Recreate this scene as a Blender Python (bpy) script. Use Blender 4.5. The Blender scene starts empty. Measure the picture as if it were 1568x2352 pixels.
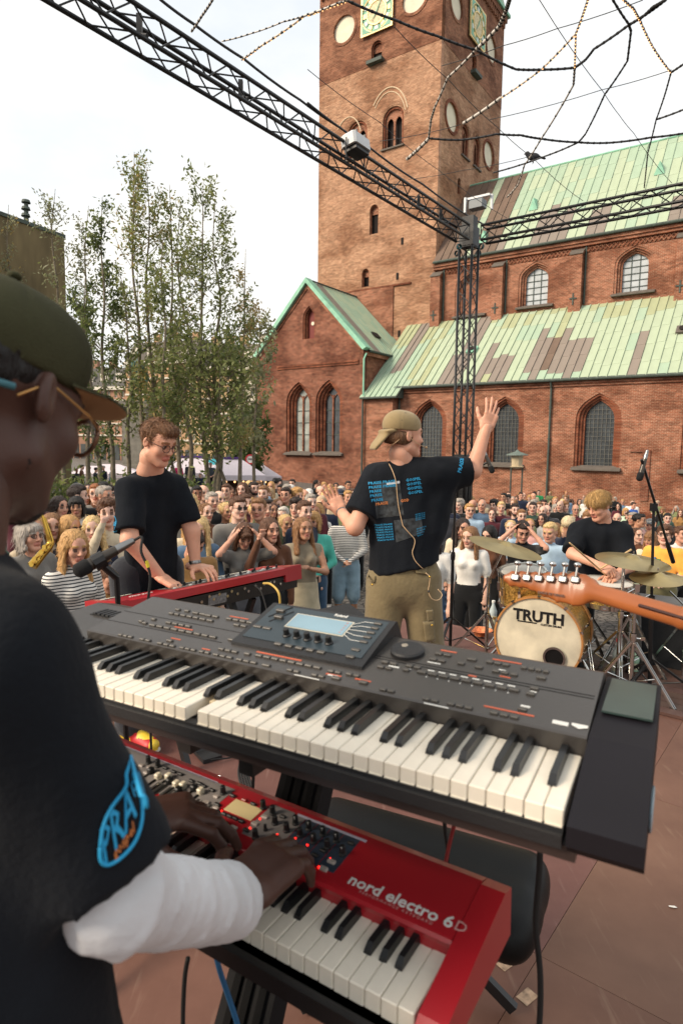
import bpy, bmesh, math, random
import numpy as np
from mathutils import Vector, Matrix
from mathutils.bvhtree import BVHTree
random.seed(7); RNG = np.random.default_rng(7)
SC = bpy.context.scene
COL = SC.collection

# ------------------------------------------------------------------ camera
CAM_Z = 1.6
PITCH = math.radians(6.0); ROLL = 0.0125; FOC = 1450.0      # focal length for a picture 1568 x 2352
cp, sp, cr, sr = math.cos(PITCH), math.sin(PITCH), math.cos(ROLL), math.sin(ROLL)
cam_data = bpy.data.cameras.new('camera'); cam = bpy.data.objects.new('camera', cam_data); COL.objects.link(cam)
_r = Vector((cr, sr*sp, sr*cp)); _u = Vector((-sr, cr*sp, cr*cp)); _f = Vector((0, cp, -sp))
cam.matrix_world = Matrix(((_r.x, _u.x, -_f.x, 0), (_r.y, _u.y, -_f.y, 0), (_r.z, _u.z, -_f.z, CAM_Z), (0, 0, 0, 1)))
cam_data.sensor_fit = 'VERTICAL'; cam_data.sensor_height = 36.0; cam_data.lens = 36.0*FOC/2352.0
cam_data.clip_start = 0.02; cam_data.clip_end = 3000.0
cam_data.dof.use_dof = True; cam_data.dof.focus_distance = 3.6; cam_data.dof.aperture_fstop = 5.6
SC.camera = cam

# ------------------------------------------------------------------ sky, sun, exposure
SUN_EL = math.radians(34.0); SUN_AZ = math.radians(-112.0)    # azimuth measured from +Y towards +X
world = bpy.data.worlds.new('World'); SC.world = world; world.use_nodes = True
wn, wl = world.node_tree.nodes, world.node_tree.links
wn.clear()
w_out = wn.new('ShaderNodeOutputWorld'); w_bg = wn.new('ShaderNodeBackground')
sky = wn.new('ShaderNodeTexSky'); sky.sky_type = 'NISHITA'; sky.sun_disc = False
sky.sun_elevation = SUN_EL; sky.sun_rotation = SUN_AZ
sky.air_density = 1.0; sky.dust_density = 2.0; sky.ozone_density = 1.0
w_tc = wn.new('ShaderNodeTexCoord')
w_map = wn.new('ShaderNodeMapping'); w_map.inputs['Scale'].default_value = (1.0, 1.0, 2.2)
w_noise = wn.new('ShaderNodeTexNoise'); w_noise.inputs['Scale'].default_value = 1.9
w_noise.inputs['Detail'].default_value = 9.0; w_noise.inputs['Roughness'].default_value = 0.55
w_ramp = wn.new('ShaderNodeValToRGB')
w_ramp.color_ramp.elements[0].position = 0.36; w_ramp.color_ramp.elements[0].color = (0.78, 0.78, 0.78, 1)
w_ramp.color_ramp.elements[1].position = 0.60; w_ramp.color_ramp.elements[1].color = (0.97, 0.97, 0.97, 1)
w_mix = wn.new('ShaderNodeMix'); w_mix.data_type = 'RGBA'
w_tint = wn.new('ShaderNodeValToRGB')                         # thin bright evening cloud, cooler where it thins
w_tint.color_ramp.elements[0].position = 0.36; w_tint.color_ramp.elements[0].color = (0.90, 0.945, 0.975, 1)
w_tint.color_ramp.elements[1].position = 0.58; w_tint.color_ramp.elements[1].color = (1.0, 0.98, 0.935, 1)
w_gain = wn.new('ShaderNodeVectorMath'); w_gain.operation = 'SCALE'; w_gain.inputs['Scale'].default_value = 6.5
wl.new(w_noise.outputs['Fac'], w_tint.inputs['Fac']); wl.new(w_tint.outputs['Color'], w_gain.inputs[0]); wl.new(w_gain.outputs[0], w_mix.inputs[7])
wl.new(w_tc.outputs['Generated'], w_map.inputs['Vector']); wl.new(w_map.outputs['Vector'], w_noise.inputs['Vector'])
wl.new(w_noise.outputs['Fac'], w_ramp.inputs['Fac']); wl.new(w_ramp.outputs['Color'], w_mix.inputs[0])
wl.new(sky.outputs['Color'], w_mix.inputs[6]); wl.new(w_mix.outputs[2], w_bg.inputs['Color'])
w_bg.inputs['Strength'].default_value = 0.11
wl.new(w_bg.outputs[0], w_out.inputs['Surface'])

sun_d = bpy.data.lights.new('sun', 'SUN'); sun_d.energy = 3.0; sun_d.angle = math.radians(24.0); sun_d.color = (1.0, 0.84, 0.66)
sun = bpy.data.objects.new('sun', sun_d); COL.objects.link(sun)
_sd = Vector((math.sin(SUN_AZ)*math.cos(SUN_EL), math.cos(SUN_AZ)*math.cos(SUN_EL), math.sin(SUN_EL)))
sun.rotation_euler = _sd.to_track_quat('Z', 'Y').to_euler()
SC.view_settings.view_transform = 'Standard'; SC.view_settings.look = 'None'
SC.view_settings.gamma = 1.0; SC.view_settings.use_curve_mapping = False
SC.view_settings.exposure = 0.72
SC.cycles.use_denoising = True
SC.cycles.max_bounces = 6; SC.cycles.diffuse_bounces = 3; SC.cycles.glossy_bounces = 3
SC.cycles.transmission_bounces = 4; SC.cycles.transparent_max_bounces = 6
SC.cycles.sample_clamp_indirect = 6.0; SC.cycles.caustics_reflective = False; SC.cycles.caustics_refractive = False

# ------------------------------------------------------------------ measuring helpers: photograph -> place
def ray(u, v):
    x = (u-784.0)/FOC; y = -(v-1176.0)/FOC
    xr = x*cr-y*sr; yr = x*sr+y*cr
    return np.array([xr, cp+yr*sp, yr*cp-sp])
ORG = np.array([0, 0, CAM_Z])
def at(u, v, d):
    r = ray(u, v); return ORG+r*d/r[1]
def atz(u, v, z):
    r = ray(u, v); return ORG+r*(z-CAM_Z)/r[2]
def ground_z(x, y): return -0.7-0.0743*x-0.0263*y
def at_ground(u, v, h):                  # the spot on the sloping square over which something h tall reaches (u, v)
    r = ray(u, v); t = (-0.7+h-CAM_Z)/(r[2]+0.0743*r[0]+0.0263*r[1]); p = ORG+r*t
    return np.array([p[0], p[1], ground_z(p[0], p[1])])
def V3(*a): return np.array(a, float)
def nrm(a): a = np.asarray(a, float); return a/np.linalg.norm(a)
# ------------------------------------------------------------------ materials
def lin(h):
    if isinstance(h, str):
        h = h.lstrip('#'); c = [int(h[i:i+2], 16)/255 for i in (0, 2, 4)]
        return tuple((x/12.92 if x <= .04045 else ((x+.055)/1.055)**2.4) for x in c)
    return tuple(h)
_MC = {}
def mat(name, col, rough=0.6, metal=0.0, var=0.12, scale=8.0, bump=0.0, bscale=60.0, spec=0.5, coat=0.0, rnd=0.0, emit=None, estr=0.0, sheen=0.0, sss=0.0, stretch=None):
    """procedural principled material: noise-varied colour, optional bump"""
    if name in _MC: return _MC[name]
    m = bpy.data.materials.new(name); m.use_nodes = True; n, l = m.node_tree.nodes, m.node_tree.links
    b = n['Principled BSDF']; c = lin(col)
    b.inputs['Roughness'].default_value = rough; b.inputs['Metallic'].default_value = metal
    b.inputs['Specular IOR Level'].default_value = spec; b.inputs['Coat Weight'].default_value = coat
    b.inputs['Sheen Weight'].default_value = sheen
    if sss: b.inputs['Subsurface Weight'].default_value = sss; b.inputs['Subsurface Radius'].default_value = (.012, .005, .003); b.inputs['Subsurface Scale'].default_value = 1.0
    tc = n.new('ShaderNodeTexCoord'); vec = tc.outputs['Object']
    if stretch:
        mp = n.new('ShaderNodeMapping'); mp.inputs['Scale'].default_value = stretch; l.new(vec, mp.inputs['Vector']); vec = mp.outputs['Vector']
    out = None
    if var > 0:
        no = n.new('ShaderNodeTexNoise'); no.inputs['Scale'].default_value = scale; no.inputs['Detail'].default_value = 5.0
        l.new(vec, no.inputs['Vector'])
        mx = n.new('ShaderNodeMix'); mx.data_type = 'RGBA'
        mx.inputs[6].default_value = (*[x*(1-var) for x in c], 1); mx.inputs[7].default_value = (*[min(1, x*(1+var)) for x in c], 1)
        mr = n.new('ShaderNodeMapRange'); mr.inputs[1].default_value = .3; mr.inputs[2].default_value = .7
        l.new(no.outputs['Fac'], mr.inputs[0]); l.new(mr.outputs[0], mx.inputs[0]); out = mx.outputs[2]
    if rnd > 0:
        oi = n.new('ShaderNodeObjectInfo'); hs = n.new('ShaderNodeHueSaturation')
        mr2 = n.new('ShaderNodeMapRange'); mr2.inputs[3].default_value = 1-rnd; mr2.inputs[4].default_value = 1+rnd
        l.new(oi.outputs['Random'], mr2.inputs[0]); l.new(mr2.outputs[0], hs.inputs['Value'])
        mr3 = n.new('ShaderNodeMapRange'); mr3.inputs[3].default_value = .5-rnd*.08; mr3.inputs[4].default_value = .5+rnd*.08
        ml = n.new('ShaderNodeMath'); ml.operation = 'MULTIPLY'; ml.inputs[1].default_value = 7.31; fr = n.new('ShaderNodeMath'); fr.operation = 'FRACT'
        l.new(oi.outputs['Random'], ml.inputs[0]); l.new(ml.outputs[0], fr.inputs[0]); l.new(fr.outputs[0], mr3.inputs[0]); l.new(mr3.outputs[0], hs.inputs['Hue'])
        if out is None: hs.inputs['Color'].default_value = (*c, 1)
        else: l.new(out, hs.inputs['Color'])
        out = hs.outputs['Color']
    if out is None: b.inputs['Base Color'].default_value = (*c, 1)
    else: l.new(out, b.inputs['Base Color'])
    if bump > 0:
        nb = n.new('ShaderNodeTexNoise'); nb.inputs['Scale'].default_value = bscale; nb.inputs['Detail'].default_value = 6.0
        bp = n.new('ShaderNodeBump'); bp.inputs['Strength'].default_value = bump; bp.inputs['Distance'].default_value = .01
        l.new(vec, nb.inputs['Vector']); l.new(nb.outputs['Fac'], bp.inputs['Height']); l.new(bp.outputs[0], b.inputs['Normal'])
    if emit is not None:
        b.inputs['Emission Color'].default_value = (*lin(emit), 1); b.inputs['Emission Strength'].default_value = estr
    _MC[name] = m; return m
def cloth(h, pat=None): return mat('cloth_'+h, h, rough=.92, var=.16, scale=9, bump=.25, bscale=45, sheen=.25, spec=.2)

# ------------------------------------------------------------------ objects
def tag(o, label=None, cat=None, group=None, kind=None):
    if label: o['label'] = label
    if cat: o['category'] = cat
    if group: o['group'] = group
    if kind: o['kind'] = kind
    return o
def empty(name, loc=(0, 0, 0), rotz=0.0, **k):
    o = bpy.data.objects.new(name, None); COL.objects.link(o); o.location = loc; o.rotation_euler = (0, 0, rotz); o.empty_display_size = .1
    return tag(o, **k)
def link_mesh(name, me, mats, parent=None, smooth=False, **k):
    if not isinstance(mats, (list, tuple)): mats = [mats]
    for m in mats: me.materials.append(m)
    if smooth: me.polygons.foreach_set('use_smooth', [True]*len(me.polygons))
    o = bpy.data.objects.new(name, me); COL.objects.link(o)
    if parent is not None: o.parent = parent
    return tag(o, **k)
def pyobj(name, v, f, mats, parent=None, smooth=False, fm=None, **k):
    me = bpy.data.meshes.new(name)
    v = np.asarray(v, float)
    if isinstance(f, np.ndarray) and f.ndim == 2:
        me.vertices.add(len(v)); me.vertices.foreach_set('co', v.ravel())
        nf, w = f.shape; me.loops.add(nf*w); me.loops.foreach_set('vertex_index', f.ravel().astype(np.int32))
        me.polygons.add(nf); me.polygons.foreach_set('loop_start', np.arange(nf, dtype=np.int32)*w)
        try: me.polygons.foreach_set('loop_total', np.full(nf, w, dtype=np.int32))
        except Exception: pass
    else: me.from_pydata([tuple(x) for x in v], [], [tuple(int(i) for i in q) for q in f])
    if fm is not None: me.polygons.foreach_set('material_index', np.asarray(fm, np.int32))
    me.update(calc_edges=True); me.validate()
    return link_mesh(name, me, mats, parent, smooth, **k)
class MB:
    """collects simple solids into one mesh"""
    def __init__(s): s.v = []; s.f = []; s.m = []
    def add(s, v, f, m=0):
        b = len(s.v); s.v += [tuple(map(float, x)) for x in v]; s.f += [tuple(b+i for i in q) for q in f]; s.m += [m]*len(f); return s
    def box(s, c, size, ax=None, m=0, taper=1.0):
        x, y, z = [h/2 for h in size]; c = np.asarray(c, float)
        P = []
        for zz, tp in ((-z, 1.0), (z, taper)):
            for xx, yy in ((-x, -y), (x, -y), (x, y), (-x, y)): P.append((xx*tp, yy*tp, zz))
        P = np.array(P)
        if ax is not None: P = P@np.array(ax, float)
        return s.add(P+c, [(3, 2, 1, 0), (4, 5, 6, 7), (0, 1, 5, 4), (1, 2, 6, 5), (2, 3, 7, 6), (3, 0, 4, 7)], m)
    def rbox(s, c, size, r=.004, ax=None, m=0):          # box with bevelled vertical edges and top rim
        x, y, z = [h/2 for h in size]; r = min(r, x*.9, y*.9, z*.9); P = []; n = 8
        def ring(q, zz): return [(-x+q, -y, zz), (x-q, -y, zz), (x, -y+q, zz), (x, y-q, zz), (x-q, y, zz), (-x+q, y, zz), (-x, y-q, zz), (-x, -y+q, zz)]
        a = ring(r, -z); b = ring(r, z-r); cc = [(px*(1-r/x), py*(1-r/y), z) for px, py, _ in b]
        P = np.array(a+b+cc, float)
        if ax is not None: P = P@np.array(ax, float)
        f = [tuple(range(7, -1, -1)), tuple(range(16, 24))]
        for k in range(2):
            for i in range(8): f.append((k*8+i, k*8+(i+1) % 8, k*8+8+(i+1) % 8, k*8+8+i))
        return s.add(P+np.asarray(c, float), f, m)
    def tube(s, pts, r, n=8, m=0, cap=True):
        P = [np.asarray(p, float) for p in pts]; k = len(P); rr = r if isinstance(r, (list, tuple, np.ndarray)) else [r]*k
        t0 = nrm(P[1]-P[0]); a = np.array([0, 0, 1.0]) if abs(t0[2]) < .9 else np.array([1.0, 0, 0])
        x = nrm(np.cross(t0, a)); V = []; F = []
        for i in range(k):
            t = nrm(P[min(i+1, k-1)]-P[max(i-1, 0)]); x = x-t*np.dot(x, t); x = nrm(x); y = np.cross(t, x)
            for j in range(n):
                an = 2*math.pi*j/n; V.append(P[i]+rr[i]*(math.cos(an)*x+math.sin(an)*y))
        for i in range(k-1):
            for j in range(n): F.append((i*n+j, i*n+(j+1) % n, (i+1)*n+(j+1) % n, (i+1)*n+j))
        if cap: F += [tuple(range(n-1, -1, -1)), tuple((k-1)*n+j for j in range(n))]
        return s.add(V, F, m)
    def lathe(s, prof, o=(0, 0, 0), axis=(0, 0, 1), n=24, m=0, xref=None):
        """profile of (radius, along axis)"""
        ax = nrm(axis); a = np.array(xref, float) if xref is not None else (np.array([0, 0, 1.0]) if abs(ax[2]) < .9 else np.array([1.0, 0, 0]))
        x = nrm(np.cross(ax, a)); y = np.cross(ax, x); V = []; F = []; k = len(prof)
        for r, h in prof:
            for j in range(n):
                an = 2*math.pi*j/n; V.append(np.asarray(o, float)+ax*h+max(r, 1e-5)*(math.cos(an)*x+math.sin(an)*y))
        for i in range(k-1):
            for j in range(n): F.append((i*n+j, i*n+(j+1) % n, (i+1)*n+(j+1) % n, (i+1)*n+j))
        return s.add(V, F, m)
    def prism(s, poly, y0, y1, m=0, f=lambda x, z, y: (x, y, z)):
        """polygon in (x, z) extruded y0..y1"""
        n = len(poly); V = [f(x, z, y0) for x, z in poly]+[f(x, z, y1) for x, z in poly]
        F = [tuple(range(n)), tuple(range(2*n-1, n-1, -1))]+[(i, n+i, n+(i+1) % n, (i+1) % n) for i in range(n)]
        return s.add(V, F, m)
    def build(s, name, mats, parent=None, smooth=False, **k):
        me = bpy.data.meshes.new(name); me.from_pydata(s.v, [], s.f); me.polygons.foreach_set('material_index', s.m); me.update()
        bm = bmesh.new(); bm.from_mesh(me); bmesh.ops.recalc_face_normals(bm, faces=bm.faces); bm.to_mesh(me); bm.free()
        o = link_mesh(name, me, mats, parent, smooth, **k)
        return o
def auto_smooth(o, deg=35):
    me = o.data
    me.polygons.foreach_set('use_smooth', [True]*len(me.polygons))
    try: me.set_sharp_from_angle(angle=math.radians(deg))
    except Exception: pass
    return o
def bez(pts, n=8):
    """Catmull-Rom through points"""
    P = [np.asarray(p, float) for p in pts]; P = [2*P[0]-P[1]]+P+[2*P[-1]-P[-2]]; out = []
    for i in range(1, len(P)-2):
        for t in np.linspace(0, 1, n, endpoint=False):
            a, b, c, d = P[i-1:i+3]; out.append(.5*((2*b)+(c-a)*t+(2*a-5*b+4*c-d)*t*t+(3*b-a-3*c+d)*t**3))
    out.append(P[-2]); return out
def copy_of(src, name, parent=None, loc=None, rot=None, scale=None):
    o = src.copy(); o.name = name; COL.objects.link(o)
    if parent is not None: o.parent = parent
    if loc is not None: o.location = loc
    if rot is not None: o.rotation_euler = rot
    if scale is not None: o.scale = scale
    return o
def poly_plate(name, outer, holes, thick, mats, parent=None, frame=None, **k):
    """flat plate with holes: outline points (a, b); frame maps (a, b, depth) -> local xyz"""
    cu = bpy.data.curves.new('tmp', 'CURVE'); cu.dimensions = '2D'; cu.fill_mode = 'BOTH'; cu.extrude = thick/2
    for pl in [outer]+list(holes):
        spn = cu.splines.new('POLY'); spn.points.add(len(pl)-1)
        for i, (a, b) in enumerate(pl): spn.points[i].co = (a, b, 0, 1)
        spn.use_cyclic_u = True
    ob = bpy.data.objects.new('tmp', cu); COL.objects.link(ob)
    me = bpy.data.meshes.new_from_object(ob.evaluated_get(bpy.context.evaluated_depsgraph_get()))
    bpy.data.objects.remove(ob); bpy.data.curves.remove(cu)
    co = np.empty(len(me.vertices)*3); me.vertices.foreach_get('co', co); co = co.reshape(-1, 3)
    if frame: co = np.array([frame(a, b, c) for a, b, c in co])
    me.vertices.foreach_set('co', co.ravel()); me.materials.clear(); me.update(); me.name = name
    bm = bmesh.new(); bm.from_mesh(me); bmesh.ops.recalc_face_normals(bm, faces=bm.faces); bm.to_mesh(me); bm.free()
    return link_mesh(name, me, mats, parent, **k)
_TXT = {}
def text_geo(txt, size=.1, depth=0.0, spacing=1.0, res=2, bold=0.0, shear=0.0, align='CENTER'):
    """verts, faces of lettering in its own xy plane"""
    cu = bpy.data.curves.new('t', 'FONT'); cu.body = txt; cu.size = size; cu.extrude = depth; cu.space_character = spacing
    cu.resolution_u = res; cu.offset = bold; cu.shear = shear; cu.align_x = align; cu.align_y = 'CENTER'; cu.fill_mode = 'BOTH' if depth > 0 else 'FRONT'
    ob = bpy.data.objects.new('t', cu); COL.objects.link(ob)
    me = bpy.data.meshes.new_from_object(ob.evaluated_get(bpy.context.evaluated_depsgraph_get()))
    bpy.data.objects.remove(ob); bpy.data.curves.remove(cu)
    v = np.empty(len(me.vertices)*3); me.vertices.foreach_get('co', v); v = v.reshape(-1, 3)
    f = [tuple(p.vertices) for p in me.polygons]; bpy.data.meshes.remove(me)
    return v, f
def text_on(name, txt, o, xdir, ydir, m, parent, size=.1, depth=.0008, **k):
    v, f = text_geo(txt, size, depth, **k); x, y = nrm(xdir), nrm(ydir); z = np.cross(x, y)
    P = np.asarray(o, float)+v[:, :1]*x+v[:, 1:2]*y+v[:, 2:3]*z
    return pyobj(name, P, f, m, parent)
# ================================================================== ground and stage
def floor_mat(name, c1, c2, scuff, sc=1.6, stretch=(1, 1, 1)):
    m = bpy.data.materials.new(name); m.use_nodes = True; n, l = m.node_tree.nodes, m.node_tree.links; b = n['Principled BSDF']
    b.inputs['Roughness'].default_value = .62; b.inputs['Specular IOR Level'].default_value = .3
    tc = n.new('ShaderNodeTexCoord'); mp = n.new('ShaderNodeMapping'); mp.inputs['Scale'].default_value = stretch; l.new(tc.outputs['Object'], mp.inputs[0])
    a = n.new('ShaderNodeTexNoise'); a.inputs['Scale'].default_value = sc; a.inputs['Detail'].default_value = 10; a.inputs['Roughness'].default_value = .65; l.new(mp.outputs[0], a.inputs['Vector'])
    r = n.new('ShaderNodeValToRGB'); r.color_ramp.elements[0].position = .35; r.color_ramp.elements[1].position = .68; r.color_ramp.elements[0].color = (*lin(c1), 1); r.color_ramp.elements[1].color = (*lin(c2), 1); l.new(a.outputs['Fac'], r.inputs[0])
    g = n.new('ShaderNodeTexNoise'); g.inputs['Scale'].default_value = 38; g.inputs['Detail'].default_value = 6; mp2 = n.new('ShaderNodeMapping'); mp2.inputs['Scale'].default_value = (1, .12, 1); mp2.inputs['Rotation'].default_value = (0, 0, .4); l.new(tc.outputs['Object'], mp2.inputs[0]); l.new(mp2.outputs[0], g.inputs['Vector'])
    rr = n.new('ShaderNodeValToRGB'); rr.color_ramp.elements[0].position = .6; rr.color_ramp.elements[1].position = .8; l.new(g.outputs['Fac'], rr.inputs[0])
    a2 = n.new('ShaderNodeTexNoise'); a2.inputs['Scale'].default_value = 3.2; a2.inputs['Detail'].default_value = 4; l.new(tc.outputs['Object'], a2.inputs['Vector'])
    ml = n.new('ShaderNodeMath'); ml.operation = 'MULTIPLY'; l.new(rr.outputs[0], ml.inputs[0]); l.new(a2.outputs['Fac'], ml.inputs[1])
    mx = n.new('ShaderNodeMix'); mx.data_type = 'RGBA'; mx.inputs[7].default_value = (*lin(scuff), 1); l.new(ml.outputs[0], mx.inputs[0]); l.new(r.outputs[0], mx.inputs[6]); l.new(mx.outputs[2], b.inputs['Base Color'])
    bp = n.new('ShaderNodeBump'); bp.inputs['Strength'].default_value = .12; bp.inputs['Distance'].default_value = .004; l.new(a.outputs['Fac'], bp.inputs['Height']); l.new(bp.outputs[0], b.inputs['Normal'])
    return m
def cobble_mat():
    m = bpy.data.materials.new('cobbles'); m.use_nodes = True; n, l = m.node_tree.nodes, m.node_tree.links; b = n['Principled BSDF']; b.inputs['Roughness'].default_value = .8
    tc = n.new('ShaderNodeTexCoord'); v = n.new('ShaderNodeTexVoronoi'); v.feature = 'DISTANCE_TO_EDGE'; v.inputs['Scale'].default_value = 7.5; l.new(tc.outputs['Object'], v.inputs['Vector'])
    v2 = n.new('ShaderNodeTexVoronoi'); v2.inputs['Scale'].default_value = 7.5; l.new(tc.outputs['Object'], v2.inputs['Vector'])
    r = n.new('ShaderNodeValToRGB'); r.color_ramp.elements[0].position = .03; r.color_ramp.elements[1].position = .12; r.color_ramp.elements[0].color = (.035, .03, .025, 1); r.color_ramp.elements[1].color = (.17, .15, .13, 1); l.new(v.outputs['Distance'], r.inputs[0])
    hs = n.new('ShaderNodeHueSaturation'); sp_ = n.new('ShaderNodeSeparateColor'); mr = n.new('ShaderNodeMapRange'); mr.inputs[3].default_value = .6; mr.inputs[4].default_value = 1.4
    l.new(v2.outputs['Color'], sp_.inputs[0]); l.new(sp_.outputs[0], mr.inputs[0]); l.new(mr.outputs[0], hs.inputs['Value']); l.new(r.outputs[0], hs.inputs['Color']); l.new(hs.outputs[0], b.inputs['Base Color'])
    bp = n.new('ShaderNodeBump'); bp.inputs['Distance'].default_value = .02; l.new(v.outputs['Distance'], bp.inputs['Height']); l.new(bp.outputs[0], b.inputs['Normal'])
    return m
M_COB = cobble_mat()
G = 900.0
N_ = 24; gv = []; gf = []
for i in range(N_+1):
    for j in range(N_+1):
        x = (i/N_*2-1); y = (j/N_*2-1); x = math.copysign(abs(x)**2.2, x)*G; y = math.copysign(abs(y)**2.2, y)*G
        zx = -0.0743*max(-25, min(40, x)); zy = -.0263*max(-20, min(70, y)); gv.append((x, y, -.7+zx+zy))
for i in range(N_):
    for j in range(N_): a = i*(N_+1)+j; gf.append((a, a+N_+1, a+N_+2, a+1))
# exact plane where people stand
pyobj('ground', gv, gf, M_COB, kind='structure')
AX1 = V3(.622, .783, 0); AX2 = V3(.783, -.622, 0); SCN = V3(.5, 6.0, 0)          # stage axes and its far corner
STG = empty('stage', (0, 0, 0), kind='structure')
RED = [floor_mat('ply_red', '#5d4035', '#725145', '#8a6f60'), floor_mat('ply_tan', '#5f4438', '#745748', '#8c7462', 1.3), floor_mat('ply_purple', '#5c3e38', '#714f48', '#886b62', 2.0), floor_mat('ply_brown', '#5c4136', '#715345', '#88705f', 1.7)]
def stage_pt(a, b): return SCN-AX1*a+AX2*b
PA, PB = 1.22, 2.44
K0 = V3(1.403, 2.80, 0); a0 = float(np.dot(SCN-K0, AX1)) % PA; b0 = float(np.dot(K0-SCN, AX2)) % PB
k = 0
for i in range(-1, 8):
    for j in range(-2, 5):
        A0, A1 = a0+i*PA, a0+(i+1)*PA; B0, B1 = b0+j*PB-(PB/2 if i % 2 else 0)*0, b0+(j+1)*PB
        A0, A1, B0, B1 = max(A0, 0), min(A1, 9.0), max(B0, 0.0), min(B1, 7.5)
        if A1-A0 < .05 or B1-B0 < .05: continue
        g = .002; mb = MB(); c = stage_pt((A0+A1)/2, (B0+B1)/2)+V3(0, 0, -.02)
        mb.box(c, (A1-A0-g, B1-B0-g, .04), (AX1, AX2, (0, 0, 1))); mb.build('plywood_panel', RED[(i*2+j*3) % 4 if not (A0 < float(np.dot(SCN-K0, AX1))+.1 and False) else 2], STG); k += 1
mb = MB()
mb.box(stage_pt(4.5, 3.75)+V3(0, 0, -.046), (8.99, 7.49, .012), (AX1, AX2, (0, 0, 1))); mb.build('seam_backing', mat('pale_seam', '#8d7f72', .8), STG)
mb = MB()
for a, b, sx, sy in ((.06, 3.75, .08, 7.4), (8.9, 3.75, .08, 7.4), (4.5, .06, 8.7, .08), (4.5, 7.44, 8.7, .08)): mb.box(stage_pt(a, b)+V3(0, 0, -.62), (sx, sy, 1.1), (AX1, AX2, (0, 0, 1)))
mb.build('skirt', mat('stage_skirt', '#15130f', .9), STG)
# dark timber deck under the drums
DK = empty('drum_deck', (0, 0, 0), label='dark brown timber deck of narrow boards under the drum kit', cat='deck')
M_BRD = mat('deck_board', '#4a342a', rough=.6, var=.35, scale=3, rnd=.16, stretch=(1, 1, 1), bump=.2, bscale=25)
d0 = V3(1.922, 3.695, 0); A_, B_ = float(np.dot(SCN-d0, AX1)), float(np.dot(d0-SCN, AX2))
for i in range(13):
    a = A_-.05-i*.098
    if a < .06: break
    mb = MB(); mb.box(stage_pt(a, B_+1.3)+V3(0, 0, .012), (.092, 4.4, .018), (AX1, AX2, (0, 0, 1))); mb.build('board', M_BRD, DK)
# ================================================================== the cathedral
def brick_mat(name, c1, c2, mortar, patch, patch_amt=.5, patch_scale=.35):
    m = bpy.data.materials.new(name); m.use_nodes = True; n, l = m.node_tree.nodes, m.node_tree.links; b = n['Principled BSDF']
    b.inputs['Roughness'].default_value = .9; b.inputs['Specular IOR Level'].default_value = .2
    tc = n.new('ShaderNodeTexCoord'); sx = n.new('ShaderNodeSeparateXYZ'); l.new(tc.outputs['Object'], sx.inputs[0])
    ad = n.new('ShaderNodeMath'); l.new(sx.outputs[0], ad.inputs[0]); l.new(sx.outputs[1], ad.inputs[1])
    cb = n.new('ShaderNodeCombineXYZ'); l.new(ad.outputs[0], cb.inputs[0]); l.new(sx.outputs[2], cb.inputs[1])
    bk = n.new('ShaderNodeTexBrick'); l.new(cb.outputs[0], bk.inputs['Vector']); bk.inputs['Scale'].default_value = 1.0
    bk.inputs['Brick Width'].default_value = .29; bk.inputs['Row Height'].default_value = .105; bk.inputs['Mortar Size'].default_value = .012
    bk.inputs['Color1'].default_value = (*lin(c1), 1); bk.inputs['Color2'].default_value = (*lin(c2), 1); bk.inputs['Mortar'].default_value = (*lin(mortar), 1); bk.inputs['Bias'].default_value = -.1
    vo = n.new('ShaderNodeTexVoronoi'); vo.feature = 'F1'; vo.inputs['Scale'].default_value = 1.0      # single bricks burnt dark or pale
    mp = n.new('ShaderNodeMapping'); mp.inputs['Scale'].default_value = (2.6, 7.5, 1); l.new(cb.outputs[0], mp.inputs[0]); l.new(mp.outputs[0], vo.inputs['Vector'])
    hs = n.new('ShaderNodeHueSaturation'); mr = n.new('ShaderNodeMapRange'); mr.inputs[3].default_value = .75; mr.inputs[4].default_value = 1.22
    sp_ = n.new('ShaderNodeSeparateColor'); l.new(vo.outputs['Color'], sp_.inputs[0]); l.new(sp_.outputs[0], mr.inputs[0]); l.new(mr.outputs[0], hs.inputs['Value']); l.new(bk.outputs['Color'], hs.inputs['Color'])
    no = n.new('ShaderNodeTexNoise'); no.inputs['Scale'].default_value = patch_scale; no.inputs['Detail'].default_value = 7; no.inputs['Roughness'].default_value = .62
    mp2 = n.new('ShaderNodeMapping'); mp2.inputs['Scale'].default_value = (1, 1.7, 1); l.new(cb.outputs[0], mp2.inputs[0]); l.new(mp2.outputs[0], no.inputs['Vector'])
    rp = n.new('ShaderNodeValToRGB'); rp.color_ramp.elements[0].position = .44; rp.color_ramp.elements[1].position = .6
    l.new(no.outputs['Fac'], rp.inputs[0]); ml = n.new('ShaderNodeMath'); ml.operation = 'MULTIPLY'; ml.inputs[1].default_value = patch_amt; l.new(rp.outputs[0], ml.inputs[0])
    mx = n.new('ShaderNodeMix'); mx.data_type = 'RGBA'; mx.blend_type = 'MULTIPLY'; mx.inputs[7].default_value = (*lin(patch), 1)
    l.new(ml.outputs[0], mx.inputs[0]); l.new(hs.outputs[0], mx.inputs[6])
    no2 = n.new('ShaderNodeTexNoise'); no2.inputs['Scale'].default_value = 1.6; no2.inputs['Detail'].default_value = 8
    l.new(cb.outputs[0], no2.inputs['Vector'])
    mx2 = n.new('ShaderNodeMix'); mx2.data_type = 'RGBA'; mx2.blend_type = 'OVERLAY'; mx2.inputs[0].default_value = .18
    l.new(mx.outputs[2], mx2.inputs[6]); l.new(no2.outputs['Fac'], mx2.inputs[7]); l.new(mx2.outputs[2], b.inputs['Base Color'])
    bp = n.new('ShaderNodeBump'); bp.inputs['Strength'].default_value = .6; bp.inputs['Distance'].default_value = .02; l.new(hs.outputs[0], bp.inputs['Height']); l.new(bp.outputs[0], b.inputs['Normal'])
    return m
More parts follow.
